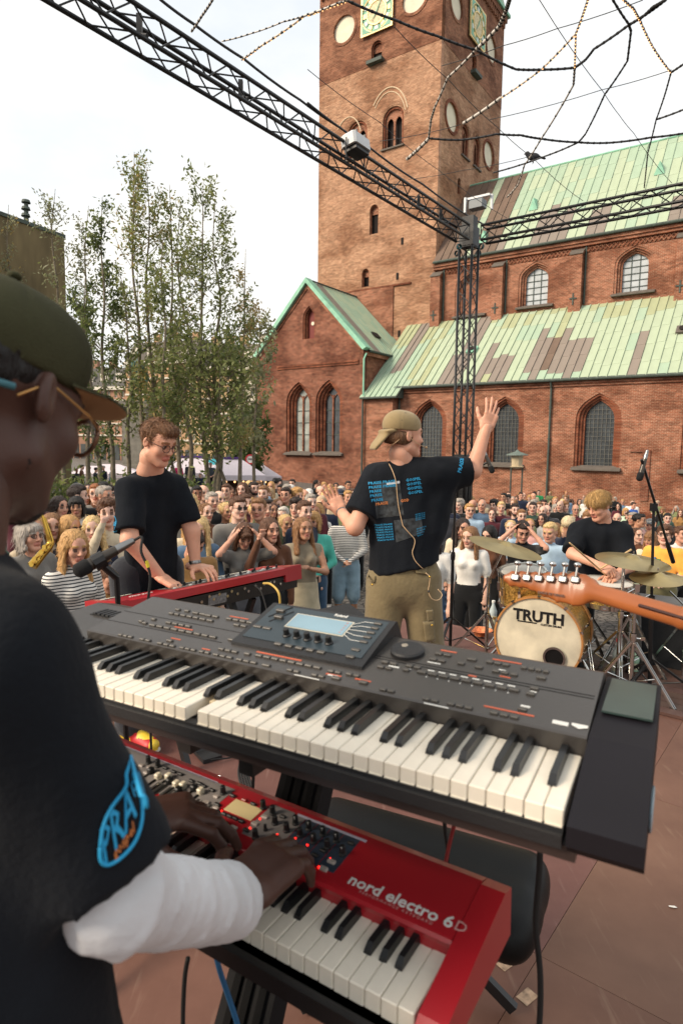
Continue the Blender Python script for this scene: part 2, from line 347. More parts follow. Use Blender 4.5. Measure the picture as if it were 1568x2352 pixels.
B_TOW = brick_mat('tower_brick', '#a97d62', '#926750', '#b59d82', '#a58a78', .6, .22)
B_TOP = brick_mat('tower_top_brick', '#8f5d46', '#7a4c39', '#9a7d66', '#7a5a4c', .6, .3)
B_NAV = brick_mat('nave_brick', '#985f48', '#7f4f3c', '#a78c76', '#957868', .62, .3)
B_CHA = brick_mat('chapel_brick', '#87513f', '#6d4134', '#917561', '#85695c', .65, .28)
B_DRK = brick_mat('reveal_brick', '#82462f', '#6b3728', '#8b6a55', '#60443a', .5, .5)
M_GLASSD = mat('leaded_glass', '#3b4044', rough=.25, var=.35, scale=2.5, spec=.6)
M_GLASSL = mat('pale_glass', '#a9b0b4', rough=.3, var=.2, scale=1.2, spec=.6)
M_BLACKH = mat('dark_hollow', '#1d1512', rough=.95, var=.3)  # dark sheets in this colour stand for the unlit inside of openings
M_LIME = mat('limewash', '#d8d0bb', rough=.9, var=.08, scale=1.5, bump=.1)
M_SILL = mat('slate_sill', '#5e5750', rough=.85, var=.2, scale=3)
M_GILT = mat('gilt', '#e3c684', rough=.45, var=.12, metal=.15)
M_VERD = mat('verdigris_trim', '#86b9a0', rough=.75, var=.2, scale=2)
M_GUT = mat('old_gutter', '#3f4a44', rough=.7, var=.3)
C_GRN = mat('copper_green', '#a6b49b', rough=.7, var=.16, scale=.6, rnd=.025, spec=.3)
C_GR2 = mat('copper_bluegreen', '#9bb09a', rough=.7, var=.16, scale=.6, rnd=.025, spec=.3)
C_BRN = mat('copper_brown', '#857b72', rough=.65, var=.14, scale=.7, rnd=.03, spec=.3)
C_DRK = mat('copper_dark', '#6c5b4f', rough=.7, var=.18, scale=1.5, rnd=.05, spec=.3)
C_OLV = mat('copper_olive', '#a0a684', rough=.75, var=.2, scale=.7, rnd=.03, spec=.3)
CQ = (17.95, 45.0, 0.0); CROT = math.radians(-35.0)

def arch_pts(cx, z0, w, zs, za, n=9, pointed=True):
    """outline of an arched opening: sill z0, springing zs, apex za"""
    h = w/2; P = [(cx-h, z0), (cx+h, z0), (cx+h, zs)]
    for i in range(1, 2*n):
        t = i/(2*n)
        if pointed:
            a = abs(1-2*t); x = h*(1-(1-a)**1.55)**.75 if a < 1 else h
            z = zs+(za-zs)*(1-a**1.9); x = h*(a**.62) if a > 0 else 0
            x = h*math.sin(math.acos(min(1, (1-a)**1.0))) if False else h*(1-(1-a)**1.6)
            z = zs+(za-zs)*((1-a)**.62)
            P.append((cx+(x if t < .5 else -x), z))
        else:
            an = math.pi*t; P.append((cx+h*math.cos(an), zs+(za-zs)*math.sin(an)))
    P.append((cx-h, zs)); return P
def circ_pts(cx, cz, r, n=28): return [(cx+r*math.cos(2*math.pi*i/n), cz+r*math.sin(2*math.pi*i/n)) for i in range(n)]
def front_frame(off): return lambda a, b, c: (a, off+c, b)
def side_frame(x0): return lambda a, b, c: (x0-c, a, b)          # a = local y, wall faces +x
def window(parent, cx, z0, w, zs, za, fr, depth, glass, nx=0, nz=0, frame_w=.05, pointed=True, sill=True, bars_m=None, label=None, rings=((0, 0), (.28, .22), (.5, .42)), brick=None):
    """stepped brick reveal, glass, bars, sill -> one child part with sub-parts"""
    win = None
    for i in range(1, len(rings)):
        g0, d0 = rings[i-1]; g1, d1_ = rings[i]
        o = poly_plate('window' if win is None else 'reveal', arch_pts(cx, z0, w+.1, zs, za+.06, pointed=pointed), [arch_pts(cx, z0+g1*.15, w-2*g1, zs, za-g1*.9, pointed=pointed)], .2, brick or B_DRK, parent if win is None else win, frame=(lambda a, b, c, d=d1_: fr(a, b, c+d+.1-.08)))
        if win is None: win = o
    gl = rings[-1][0]
    W = w-2*gl; ZA = za-gl*.9; Z0 = z0+gl*.15
    if win is None: win = poly_plate('window', arch_pts(cx, Z0, W+.02, zs, ZA+.02, pointed=pointed), [], .05, glass, parent, frame=(lambda a, b, c: fr(a, b, c+depth)))
    else: poly_plate('glass', arch_pts(cx, Z0-.05, W+.1, zs, ZA+.06, pointed=pointed), [], .04, glass, win, frame=(lambda a, b, c: fr(a, b, c+depth)))
    if nx:
        mb = MB(); q = depth-.06
        def bar(a0, b0, a1, b1, t):
            if abs(a1-a0) < 1e-6: P = [(a0-t, b0), (a0+t, b0), (a0+t, b1), (a0-t, b1)]
            else: P = [(a0, b0-t), (a1, b0-t), (a1, b0+t), (a0, b0+t)]
            mb.add([fr(a, b, q-.02) for a, b in P]+[fr(a, b, q+.02) for a, b in P], [(0, 1, 2, 3), (7, 6, 5, 4), (0, 4, 5, 1), (1, 5, 6, 2), (2, 6, 7, 3), (3, 7, 4, 0)])
        def half(z):                       # half width of the opening at height z
            if z <= zs: return W/2
            f_ = min(1, (z-zs)/(ZA-zs)); k = f_**(1/.62); return W/2*(1-k**1.6)
        for i in range(1, nx):
            a = cx-W/2+W*i/nx; zt = zs
            while zt < ZA and half(zt) > abs(a-cx): zt += .03
            bar(a, Z0, a, zt, frame_w*.5)
        for j in range(1, nz):
            z = Z0+(ZA-Z0)*j/nz; h = half(z); bar(cx-h, z, cx+h, z, frame_w*.45)
        mb.build('glazing_bars', bars_m or M_GUT, win)
    if sill:
        mb = MB(); P = [(-.32, z0-.02), (-.32, z0-.14), (.35, z0-.14), (.35, z0+.22)]
        mb.add([fr(a, z, c) for a in (cx-w/2-.12, cx+w/2+.12) for c, z in P], [(0, 1, 2, 3), (7, 6, 5, 4), (0, 4, 5, 1), (1, 5, 6, 2), (2, 6, 7, 3), (3, 7, 4, 0)])
        mb.build('sill', M_SILL, win)
    if label: win['label'] = label
    return win

# ---------------------------------------------------------------- bell tower
tower = empty('bell_tower', CQ, CROT, label='tall square red brick bell tower with gilded clocks and white roundels', cat='tower')
X0, X1, Y0, Y1, ZT, ZB = -30.2, -16.6, 7.0, 21.3, 46.9, -5.0
def tower_face(fr, a0, a1, feats, right):
    holes = []
    for f_ in feats:
        if f_[0] == 'c': holes.append(circ_pts(f_[1], f_[2], f_[3]))
        else: holes.append(arch_pts(f_[1], f_[2], f_[3], f_[4], f_[5], pointed=f_[6]))
    ZM = 37.7
    lo = [h for h in holes if max(p[1] for p in h) < ZM]; mid = [h for h in holes if min(p[1] for p in h) < ZM < max(p[1] for p in h)]; hi = [h for h in holes if min(p[1] for p in h) > ZM]
    def edge(zlow):                                  # the change of brick runs round the niche
        return []
    w1 = poly_plate('wall', [(a0, ZB), (a1, ZB), (a1, ZM), (a0, ZM)], lo, .5, B_TOW, tower, frame=lambda a, b, c: fr(a, b, c+.25))
    w2 = poly_plate('upper_wall', [(a0, ZM), (a1, ZM), (a1, ZT), (a0, ZT)], hi, .5, B_TOP, tower, frame=lambda a, b, c: fr(a, b, c+.22))
    for f_ in feats:
        if f_[0] == 'c':
            r = poly_plate('roundel', circ_pts(f_[1], f_[2], f_[3]+.02), [], .06, M_LIME, tower, frame=lambda a, b, c: fr(a, b, c+.17))
            poly_plate('brick_ring', circ_pts(f_[1], f_[2], f_[3]+.26), [circ_pts(f_[1], f_[2], f_[3]-.01)], .12, B_TOP if f_[2] > 38 else B_DRK, r, frame=lambda a, b, c: fr(a, b, c-.03))
    return w1
FT = front_frame(Y0); SD = side_frame(X1)
featF = [('c', -27.2, 42.1, 1.25), ('c', -19.45, 42.1, 1.25), ('a', -21.45, 29.75, 2.3, 32.3, 33.4, False), ('a', -25.5, 29.75, 2.3, 32.1, 33.2, False),
         ('a', -23.4, 22.2, 1.0, 24.4, 24.95, False), ('a', -24.28, 17.3, .85, 18.6, 19.05, False), ('a', -23.4, 38.0, 1.2, 39.2, 39.8, False)]
featS = [('c', 9.75, 42.0, 1.25), ('c', 18.1, 42.2, 1.25), ('c', 9.45, 32.1, 1.25), ('c', 18.3, 32.0, 1.25),
         ('a', 12.6, 29.7, 1.7, 31.9, 32.7, False), ('a', 15.4, 29.7, 1.7, 31.9, 32.75, False), ('a', 14.05, 38.0, 1.1, 39.3, 39.8, False), ('a', 11.5, 25.9, .7, 27.0, 27.4, False)]
tower_face(FT, X0, X1, featF, False); tower_face(SD, Y0+.5, Y1, featS, True)
for fr, feats in ((FT, featF), (SD, featS)):
    for f_ in feats:
        if f_[0] != 'a': continue
        _, cx, z0, w, zs, za, pt = f_
        if w > 1.6:                       # bell opening: tympanum with two small arches and a colonnette
            ww = w-.5; zz = zs-.35
            a_ = arch_pts(cx-ww*.25, z0+.1, ww*.38, zz, zz+.55, pointed=False); b_ = arch_pts(cx+ww*.25, z0+.1, ww*.38, zz, zz+.55, pointed=False)
            wdw = poly_plate('bell_opening', arch_pts(cx, z0, w+.04, zs, za+.02, pointed=False), [arch_pts(cx, z0+.03, w-.4, zs, za-.2, pointed=False)], .14, B_DRK, tower, frame=lambda a, b, c: fr(a, b, c+.2))
            poly_plate('tympanum', arch_pts(cx, z0+.02, w-.3, zs, za-.15, pointed=False), [a_, b_], .1, B_NAV, wdw, frame=lambda a, b, c: fr(a, b, c+.36))
            poly_plate('dark_backing', arch_pts(cx, z0-.1, w, zs, za, pointed=False), [], .05, M_BLACKH, wdw, frame=lambda a, b, c: fr(a, b, c+.7))
            mb = MB(); mb.add([fr(a, z0+dz, c) for a in (cx-w/2-.1, cx+w/2+.1) for c, dz in ((-.18, 0), (-.18, -.14), (.4, -.14), (.4, .06))], [(0, 1, 2, 3), (7, 6, 5, 4), (0, 4, 5, 1), (1, 5, 6, 2), (2, 6, 7, 3), (3, 7, 4, 0)])
            mb.build('sill', M_SILL, wdw)
            # soldier-course arch of single bricks
            for k in range(25):
                an = math.pi*(k+.5)/25; r0 = w/2+.1; r1 = r0+.32; ha = .043
                P = [(cx+r*math.cos(an+s*ha*(r0/r)), zs+(za-zs)*(r/(w/2))*math.sin(an+s*ha*(r0/r))) for r, s in ((r0, -1), (r1, -1), (r1, 1), (r0, 1))]
                mbk = MB(); mbk.add([fr(a, b, -.03) for a, b in P]+[fr(a, b, .1) for a, b in P], [(0, 1, 2, 3), (7, 6, 5, 4), (0, 4, 5, 1), (1, 5, 6, 2), (2, 6, 7, 3), (3, 7, 4, 0)])
                mbk.build('brick', B_TOW, wdw)
        else:
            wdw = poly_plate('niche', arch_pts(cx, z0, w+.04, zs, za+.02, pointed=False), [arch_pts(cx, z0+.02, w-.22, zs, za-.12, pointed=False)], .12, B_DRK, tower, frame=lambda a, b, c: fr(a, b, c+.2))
            poly_plate('back_wall', arch_pts(cx, zs-.3, w, zs, za, pointed=False), [], .05, B_NAV, wdw, frame=lambda a, b, c: fr(a, b, c+.38))
            poly_plate('dark_backing', [(cx-w/2, z0-.1), (cx+w/2, z0-.1), (cx+w/2, zs-.28), (cx-w/2, zs-.28)], [], .05, M_BLACKH, wdw, frame=lambda a, b, c: fr(a, b, c+.5))
            if z0 > 37:
                mb = MB(); mb.box((0, 0, 0), (1, 1, 1)); mb.v = [fr(cx+x*(w+.5), z0-.15+z*.3, -.2+y*.7) for x, y, z in mb.v]; mb.build('ledge', M_GUT, wdw)
for (x, z) in ((-20.17, 20.98), (-20.62, 17.82), (-20.3, 12.4)):
    mb = MB(); mb.box((x, Y0+.0, z), (.24, .1, .62)); mb.build('putlog_slit', M_BLACKH, tower)
mb = MB(); mb.box((-23.6, Y0-.06, 17.0), (9.0, .14, .16)); mb.build('string_course', B_DRK, tower)
mb = MB(); mb.box((-25.6, Y0-.02, 14.0), (9.2, .2, 6.0)); mb.build('lower_wall', B_NAV, tower)
mb = MB(); mb.box(((X0+X1)/2, Y1-.2, 21), (13.4, .4, 51.6)); mb.box((X0+.2, (Y0+Y1)/2+.2, 21), (.4, 13.4, 51.6)); mb.build('rear_wall', B_TOW, tower)
# blind arches left from old openings
for (cx, zc, r, w_) in ((-22.0, 31.6, 3.6, .16), (-26.6, 31.2, 2.6, .14), (-22.0, 31.6, 3.2, .12)):
    mb = MB(); pts = [(cx+r*math.cos(a)*.62, Y0-.01, zc+r*math.sin(a)) for a in np.linspace(.35, 2.4, 18)]; mb.tube(pts, w_*.45, 5); mb.build('blind_arch', mat('pale_mortar', '#c9b498', .9), tower)
# corbel frieze, gutter, spire
fz = MB()
for k in range(26): fz.box((X0+.4+k*.52, Y0-.12, ZT-1.0), (.22, .26, .7))
for k in range(27): fz.box((X1+.12, Y0+.4+k*.52, ZT-1.0), (.26, .22, .7))
fz.box(((X0+X1)/2, Y0-.14, ZT-.35), (14.0, .34, .6)); fz.box((X1+.14, (Y0+Y1)/2, ZT-.35), (.34, 14.6, .6)); fz.build('corbel_frieze', B_TOP, tower)
mb = MB(); mb.box(((X0+X1)/2, (Y0+Y1)/2, ZT+.12), (14.6, 15.3, .3)); mb.build('gutter', M_VERD, tower)
mb = MB(); a_, b_, c_ = (X0+X1)/2, (Y0+Y1)/2, ZT+.25
mb.add([(X0-.2, Y0-.2, c_), (X1+.2, Y0-.2, c_), (X1+.2, Y1+.2, c_), (X0-.2, Y1+.2, c_), (a_, b_, c_+32)], [(0, 1, 4), (1, 2, 4), (2, 3, 4), (3, 0, 4), (3, 2, 1, 0)]); mb.build('spire', C_GR2, tower)
# clocks: square gilded frame, ring of panels, pierced wheel, hands
def clock(fr, cx, cz, s):
    ck = poly_plate('clock', [(cx-s, cz-s), (cx+s, cz-s), (cx+s, cz+s), (cx-s, cz+s)], [], .08, M_VERD, tower, frame=lambda a, b, c: fr(a, b, c-.2))
    poly_plate('clock_frame', [(cx-s-.08, cz-s-.08), (cx+s+.08, cz-s-.08), (cx+s+.08, cz+s+.08), (cx-s-.08, cz+s+.08)], [circ_pts(cx, cz, s*.96)], .1, M_GILT, ck, frame=lambda a, b, c: fr(a, b, c-.28))
    poly_plate('corner_field', [(cx-s*.93, cz-s*.93), (cx+s*.93, cz-s*.93), (cx+s*.93, cz+s*.93), (cx-s*.93, cz+s*.93)], [circ_pts(cx, cz, s*1.0)], .06, M_VERD, ck, frame=lambda a, b, c: fr(a, b, c-.32))
    poly_plate('hour_ring', circ_pts(cx, cz, s*.66), [circ_pts(cx, cz, s*.58)], .1, M_GILT, ck, frame=lambda a, b, c: fr(a, b, c-.3))
    poly_plate('dial', circ_pts(cx, cz, s*.56), [], .06, mat('dial', '#c9ba92', .6, var=.3, scale=6), ck, frame=lambda a, b, c: fr(a, b, c-.27))
    M_PAN = mat('hour_panel', '#c9d3cf', .6, var=.1)
    for k in range(12):
        a0 = 2*math.pi*k/12; P = [(cx+s*r*math.cos(a0+d), cz+s*r*math.sin(a0+d)) for r, d in ((.7, -.15), (.9, -.15), (.9, .15), (.7, .15))]
        poly_plate('hour_panel', P, [], .08, M_PAN if k % 2 else M_GILT, ck, frame=lambda a, b, c: fr(a, b, c-.27))
    for an, ln in ((-2.2, .5), (1.1, .8)):
        d = (math.cos(an), math.sin(an)); p = (-d[1]*.06, d[0]*.06)
        poly_plate('hand', [(cx-p[0], cz-p[1]), (cx+s*ln*d[0], cz+s*ln*d[1]), (cx+p[0], cz+p[1])], [], .04, M_VERD, ck, frame=lambda a, b, c: fr(a, b, c-.36))
clock(FT, -23.3, 42.15, 1.68); clock(SD, 14.05, 42.35, 1.72)

# ---------------------------------------------------------------- nave with aisle
nave = empty('church_nave', CQ, CROT, label='red brick church nave with pointed windows and green copper roofs', cat='church')
XL, XR = -16.2, 13.0
aw = [(-13.2, .55), (-6.8, .4), (.05, .35), (6.9, .35)]
AISLE = front_frame(0.0)
poly_plate('aisle_wall', [(XL, -5), (XR, -5), (XR, 6.45), (XL, 6.45)], [arch_pts(c, z-.15, 3.1, 3.55, 5.5) for c, z in aw], .6, B_NAV, nave, frame=lambda a, b, c: AISLE(a, b, c+.3))
for c, z in aw:
    window(nave, c, z-.15, 3.1, 3.55, 5.5, AISLE, .62, M_GLASSD, 7, 15, .026, rings=((0, 0), (.2, .16), (.38, .32), (.56, .48)), bars_m=mat('lead', '#6a6a64', .6))
mb = MB(); mb.box(((XL+XR)/2, -.1, 6.33), (XR-XL, .22, .22)); mb.box(((XL+XR)/2, -.05, 6.12), (XR-XL, .12, .16)); mb.build('aisle_cornice', B_NAV, nave)
mb = MB(); mb.tube([(XL-.1, -.42, 6.5), (XR, -.42, 6.5)], .12, 8); mb.build('gutter', M_GUT, nave)
for x, zt in ((-3.3, 6.45), (-16.0, 6.4)):
    mb = MB(); mb.tube([(x, -.38, zt), (x, -.14, zt-.5), (x, -.14, -4.5)], .075, 8)
    for z in (4.6, 2.3, 0.): mb.box((x, -.1, z), (.22, .14, .08))
    mb.build('downpipe', M_GUT, nave)
# bricked-up door, dark base courses
mb = MB(); mb.box((3.3, -.04, -.2), (.5, .1, 3.4)); mb.box((2.9, -.05, 1.5), (1.3, .12, .14)); mb.build('blocked_door', B_CHA, nave)
mb = MB(); mb.box(((XL+XR)/2, -.12, -3.6), (XR-XL, .3, 1.8)); mb.build('plinth', B_DRK, nave)
# roof of lapped copper strips: every sheet its own piece
def sheet_mesh(w, L, name):
    mb = MB(); g = .012
    P = [(-w/2+g*.4, 0, .0), (w/2-.075, 0, .0), (w/2-.06, 0, .075), (w/2-g*.4, 0, .075)]; Q = [(x, L-.004, z) for x, _, z in P]
    top = [(x, y, z+.024) for x, y, z in P]+[(x, y, z+.014) for x, y, z in Q]; bot = [(x, y, -.02) for x, y, _ in P]+[(x, y, -.02) for x, y, _ in Q]
    mb.add(top+bot, [(0, 1, 5, 4), (1, 2, 6, 5), (2, 3, 7, 6), (0, 8, 9, 1), (1, 9, 10, 2), (2, 10, 11, 3), (3, 11, 15, 7), (4, 12, 8, 0)])
    me = bpy.data.meshes.new(name); me.from_pydata(mb.v, [], mb.f); me.update(); me.materials.append(C_GRN); return me
def copper_roof(owner, x0, x1, w, ya, za, yb, zb, L, colour, clip=None, seed=1):
    """strips from the eave (ya, za) up to (yb, zb)"""
    rnd = random.Random(seed); run = math.hypot(yb-ya, zb-za); ang = math.atan2(zb-za, yb-ya); n = int(round((x1-x0)/w)); w = (x1-x0)/n
    under = MB(); under.add([(x0, ya, za-.06), (x1, ya, za-.06), (x1, yb, zb-.06), (x0, yb, zb-.06)], [(0, 1, 2, 3)]); base = under.build('roof', C_DRK, owner)
    me = {}
    for i in range(n):
        t = 0.0; first = rnd.uniform(.35, 1.0)*L; j = 0
        while t < run-.02:
            ln = min(first if j == 0 else L*rnd.choice((1, 1, .8)), run-t); j += 1
            if run-(t+ln) < .3: ln = run-t
            x = x0+w*(i+.5); tm = t+ln/2
            if clip is None or clip(x, tm/run):
                key = round(ln/.25)
                if key not in me: me[key] = sheet_mesh(w, 1.0, 'roof_sheet')
                o = bpy.data.objects.new('roof_sheet', me[key]); COL.objects.link(o); o.parent = base
                o.location = (x, ya+math.cos(ang)*t, za+math.sin(ang)*t); o.rotation_euler = (ang, 0, 0); o.scale = (1, ln, 1)
                m = colour(x, tm/run, rnd)
                o.material_slots[0].link = 'OBJECT'; o.material_slots[0].material = m
            t += ln
    return base
def aisle_col(x, t, r):
    if t < .07: return C_GR2 if r.random() < .7 else C_OLV
    jag = .06*math.sin(x*9.0)+.05*r.uniform(-1, 1)
    for a, b, top in ((-9.2, -6.6, .50), (-5.6, -4.4, .58), (-3.6, -1.2, .60), (1.9, 2.5, .55), (-12.6, -11.5, .45), (-12.0, -10.9, 1.1), (7.0, 8.2, .5)):
        if a < x+t*.0 < b and t < top+jag: return C_BRN
    if abs(x+4.1) < .27: return C_DRK if t < .6 else C_OLV
    if t > .86 and r.random() < .5: return C_OLV
    if x < -13.5 and r.random() < .5: return C_OLV
    return C_GRN if r.random() < .9 else C_GR2
copper_roof(nave, -15.6, XR, .62, -.45, 6.5, 6.8, 13.05, 2.1, aisle_col, seed=3)
poly_plate('lean_to_gable', [(-.3, 5.9), (6.8, 5.9), (6.8, 12.95), (-.3, 6.4)], [], .3, B_NAV, nave, frame=lambda a, b, c: (XR-.2+c, a, b))
# clerestory
CY = 6.8; CL = front_frame(CY)
cw = [(-13.0, 13.3, False), (-7.15, 13.45, True), (.5, 13.6, True), (7.4, 13.6, True)]
poly_plate('clerestory_wall', [(-16.6, 12.4), (XR, 12.4), (XR, 18.2), (-16.6, 18.2)], [arch_pts(c, z, 2.9, 15.75, 17.15) for c, z, g in cw], .6, B_NAV, nave, frame=lambda a, b, c: CL(a, b, c+.3))
for c, z, g in cw:
    wd = window(nave, c, z, 2.9, 15.75, 17.15, CL, .6, M_GLASSL if g else B_NAV, 3 if g else 0, 6, .05, rings=((0, 0), (.18, .14), (.34, .3), (.52, .46)), brick=B_NAV)
for x in (-16.2, -10.3, -3.75, 3.9, 10.9):
    mb = MB(); mb.box((x, CY-.28, 14.7), (.95, .6, 4.7)); mb.add([(x-.5, CY-.62, 17.05), (x+.5, CY-.62, 17.05), (x+.5, CY, 17.5), (x-.5, CY, 17.5), (x-.5, CY-.62, 17.0), (x+.5, CY-.62, 17.0), (x+.5, CY, 17.0), (x-.5, CY, 17.0)], [(0, 1, 2, 3), (0, 4, 5, 1), (1, 5, 6, 2), (3, 7, 4, 0)]); mb.build('buttress', B_NAV, nave)
    mb = MB(); mb.add([(x-.54, CY-.66, 17.1), (x+.54, CY-.66, 17.1), (x+.54, CY+.0, 17.58), (x-.54, CY+.0, 17.58), (x-.54, CY-.66, 17.02), (x+.54, CY-.66, 17.02)], [(0, 1, 2, 3), (4, 5, 1, 0)]); mb.build('buttress_cap', M_SILL, nave)
    mb = MB(); mb.tube([(x+.62, CY-.3, 18.2), (x+.62, CY-.08, 17.6), (x+.62, CY-.08, 13.2)], .07, 7); mb.build('downpipe', M_GUT, nave)
    mb = MB(); mb.box((x-.1, CY-.62, 13.55), (.1, .06, .9)); mb.box((x-.1, CY-.62, 13.6), (.55, .06, .1)); mb.build('wall_anchor', M_GUT, nave)
fz = MB()
for k in range(90):                                   # frieze of crossed bricks
    x = -15.6+k*.32
    if any(abs(x-b) < .6 for b in (-16.2, -10.3, -3.75, 3.9, 10.9)): continue
    for s in (-1, 1): fz.tube([(x-.16*s, CY-.07, 17.22), (x+.16*s, CY-.07, 17.62)], .045, 4)
fz.build('cross_frieze', B_NAV, nave, kind='stuff')
mb = MB(); mb.box((-1.8, CY-.1, 17.78), (29.6, .3, .22)); mb.box((-1.8, CY-.16, 18.05), (29.6, .4, .3)); mb.build('cornice', B_NAV, nave)
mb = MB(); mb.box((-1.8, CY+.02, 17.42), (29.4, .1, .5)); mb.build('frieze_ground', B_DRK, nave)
mb = MB(); mb.tube([(-16.5, CY-.5, 18.28), (XR, CY-.5, 18.28)], .12, 8); mb.build('gutter', M_GUT, nave)
def nave_col(x, t, r):
    for a, b in ((-16.6, -13.7), (-12.9, -10.6), (5.2, 9.5)):
        if a < x < b: return C_DRK if x < 0 else C_BRN
    jag = .05*r.uniform(-1, 1)
    for a, b, top in ((-10.6, -9.6, .2), (-7.6, -4.9, .42), (-3.2, -1.9, .28), (2.7, 4.8, .33)):
        if a < x < b and t < top+jag: return C_BRN
    return C_GRN if (t < .6 and r.random() < .75) else C_GR2 if r.random() < .6 else C_GRN
copper_roof(nave, -16.55, XR, .74, CY-.45, 18.3, 13.8, 27.35, 2.3, nave_col, seed=5)
mb = MB(); mb.add([(-16.55, 13.8, 27.3), (XR, 13.8, 27.3), (XR, 21.0, 18.3), (-16.55, 21.0, 18.3)], [(0, 1, 2, 3)]); mb.build('far_roof_slope', C_GR2, nave)
mb = MB(); mb.add([(XR, CY, 12), (XR, 20.6, 12), (XR, 20.6, 18.2), (XR, 13.8, 27.2), (XR, CY, 18.2)], [(0, 1, 2, 3, 4)]); mb.build('end_wall', B_NAV, nave)
mb = MB(); mb.tube([(-16.5, 13.8, 27.42), (XR, 13.8, 27.42)], .09, 6); mb.build('ridge_roll', M_VERD, nave)
for x, t in ((-8.6, .5), (1.2, .62), (-12.2, .2)):                    # little roof vents
    y = CY-.45+t*(7.45); z = 18.3+t*9.05; mb = MB(); mb.add([(x-.4, y-.5, z-.5), (x+.4, y-.5, z-.5), (x, y-.5, z+.55), (x, y+.75, z+.75)], [(0, 1, 2), (0, 2, 3), (1, 3, 2)]); mb.build('roof_vent', M_VERD, nave)
for x, t, m in ((-10.9, .46, M_VERD), (4.6, .5, M_SILL)):
    y = -.45+t*7.25; z = 6.5+t*6.55; mb = MB(); ax = ((1, 0, 0), (0, math.cos(.74), math.sin(.74)), (0, -math.sin(.74), math.cos(.74)))
    mb.box((x, y, z+.1), (.85, .8, .3), ax); mb.lathe([(.25, .0), (.25, .03), (0, .03)], (x, y-.16, z+.26), (0, -math.sin(.74), math.cos(.74)), 14, m=1); mb.build('roof_hatch', [m, M_BLACKH], nave)
# lower block between aisle and chapel
mb = MB(); mb.box((-17.7, 1.5, .3), (3.0, 4.8, 10.6)); mb.build('stair_block', B_NAV, nave)
def blk_col(x, t, r): return C_BRN if (-17.6 < x < -16.6 and t > .35) else C_GR2 if t < .7 else C_OLV
copper_roof(nave, -19.3, -15.6, .53, -1.3, 5.72, 6.8, 13.05, 2.2, blk_col, seed=8)
mb = MB(); mb.add([(-15.58, -1.3, 5.6), (-15.58, -.2, 5.6), (-15.58, -.2, 6.6)], [(0, 1, 2)]); mb.build('verge', M_GUT, nave)
mb = MB(); mb.tube([(-19.2, -1.32, 5.66), (-15.6, -1.32, 5.66)], .1, 8); mb.build('gutter', M_GUT, nave)

# ---------------------------------------------------------------- gabled chapel
chapel = empty('gabled_chapel', CQ, CROT, label='gabled red brick chapel with two tall windows beside bell tower', cat='chapel')
CH = front_frame(-1.0)
lw, rw = (-26.2, .82), (-22.75, .85)
GAB = [(-31.4, -5), (-19.15, -5), (-19.15, 9.9), (-25.22, 16.2), (-31.4, 9.9)]
poly_plate('gable_wall', GAB, [arch_pts(lw[0], lw[1], 3.0, 5.3, 7.4), arch_pts(rw[0], rw[1], 2.95, 5.35, 7.44), arch_pts(-25.05, 11.2, 1.42, 12.9, 14.1)], .7, B_CHA, chapel, frame=lambda a, b, c: CH(a, b, c+.35))
for c, z in (lw, rw):
    wd = window(chapel, c, z, 3.0, 5.3, 7.42, CH, .8, M_GLASSD if c > -25 else mat('grey_glass', '#8d928c', .3, var=.4, scale=1.2), 0, 0, rings=((0, 0), (.24, .2), (.46, .42), (.68, .64)), brick=B_DRK)  # left window takes a paler grey glass than the right
    W = 3.0-1.36; mb = MB(); q = -1.0+.72
    mb.box((c, q, 3.6), (.15, .14, 5.1)); mb.build('mullion', B_CHA, wd)
    for s in (-1, 1):
        poly = arch_pts(c+s*W*.25, 1.5, W*.5, 5.4, 6.25)
        mb = MB(); mb.tube([(a, q, b) for a, b in poly[2:]], .05, 5); mb.build('tracery', B_CHA, wd)
        for z2 in (2.6, 3.7, 4.8): mb = MB(); mb.box((c+s*W*.25, q+.02, z2), (W*.5, .06, .05)); mb.build('saddle_bar', M_GUT, wd)
wd = window(chapel, -25.05, 11.2, 1.42, 12.9, 14.1, CH, .5, mat('red_door', '#6e2a24', .7), rings=((0, 0), (.16, .16), (.3, .34)), sill=False)
poly_plate('vent_disc', circ_pts(-24.95, 12.6, .17), [], .04, M_LIME, wd, frame=lambda a, b, c: CH(a, b, c+.44))
mb = MB(); mb.box((-24.2, -1.06, 8.9), (9.2, .16, .16)); mb.box((-24.2, -1.04, 8.68), (9.2, .1, .14)); mb.build('string_course', B_DRK, chapel)
fz = MB()
for k in range(44): fz.box((-28.6+k*.2, -1.05, 8.79), (.09, .14, .1))
fz.build('dentils', B_CHA, chapel)
for s in (-1, 1):                                         # verdigris verges
    xe = -25.22+s*6.55; mb = MB(); P = [(-25.22, 16.55), (xe, 9.95), (xe-s*.35, 9.75), (-25.22, 16.1)]
    mb.prism(P, -1.35, -.6); mb.build('verge', M_VERD, chapel)
    mb = MB(); P = [(-25.22-s*0, 16.0), (xe-s*.45, 9.9), (xe-s*.8, 9.9), (-25.22, 15.6)]; mb.prism(P, -1.08, -.9); mb.build('verge_course', B_NAV, chapel)
mb = MB(); mb.box((-19.3, 2.4, 2.4), (.5, 6.0, 14.9)); mb.box((-31.2, 2.4, 2.4), (.5, 6.0, 14.9)); mb.build('side_wall', B_CHA, chapel)
mb = MB(); mb.box((-19.0, 2.6, 9.45), (.4, 6.8, .3)); mb.build('side_cornice', B_NAV, chapel)
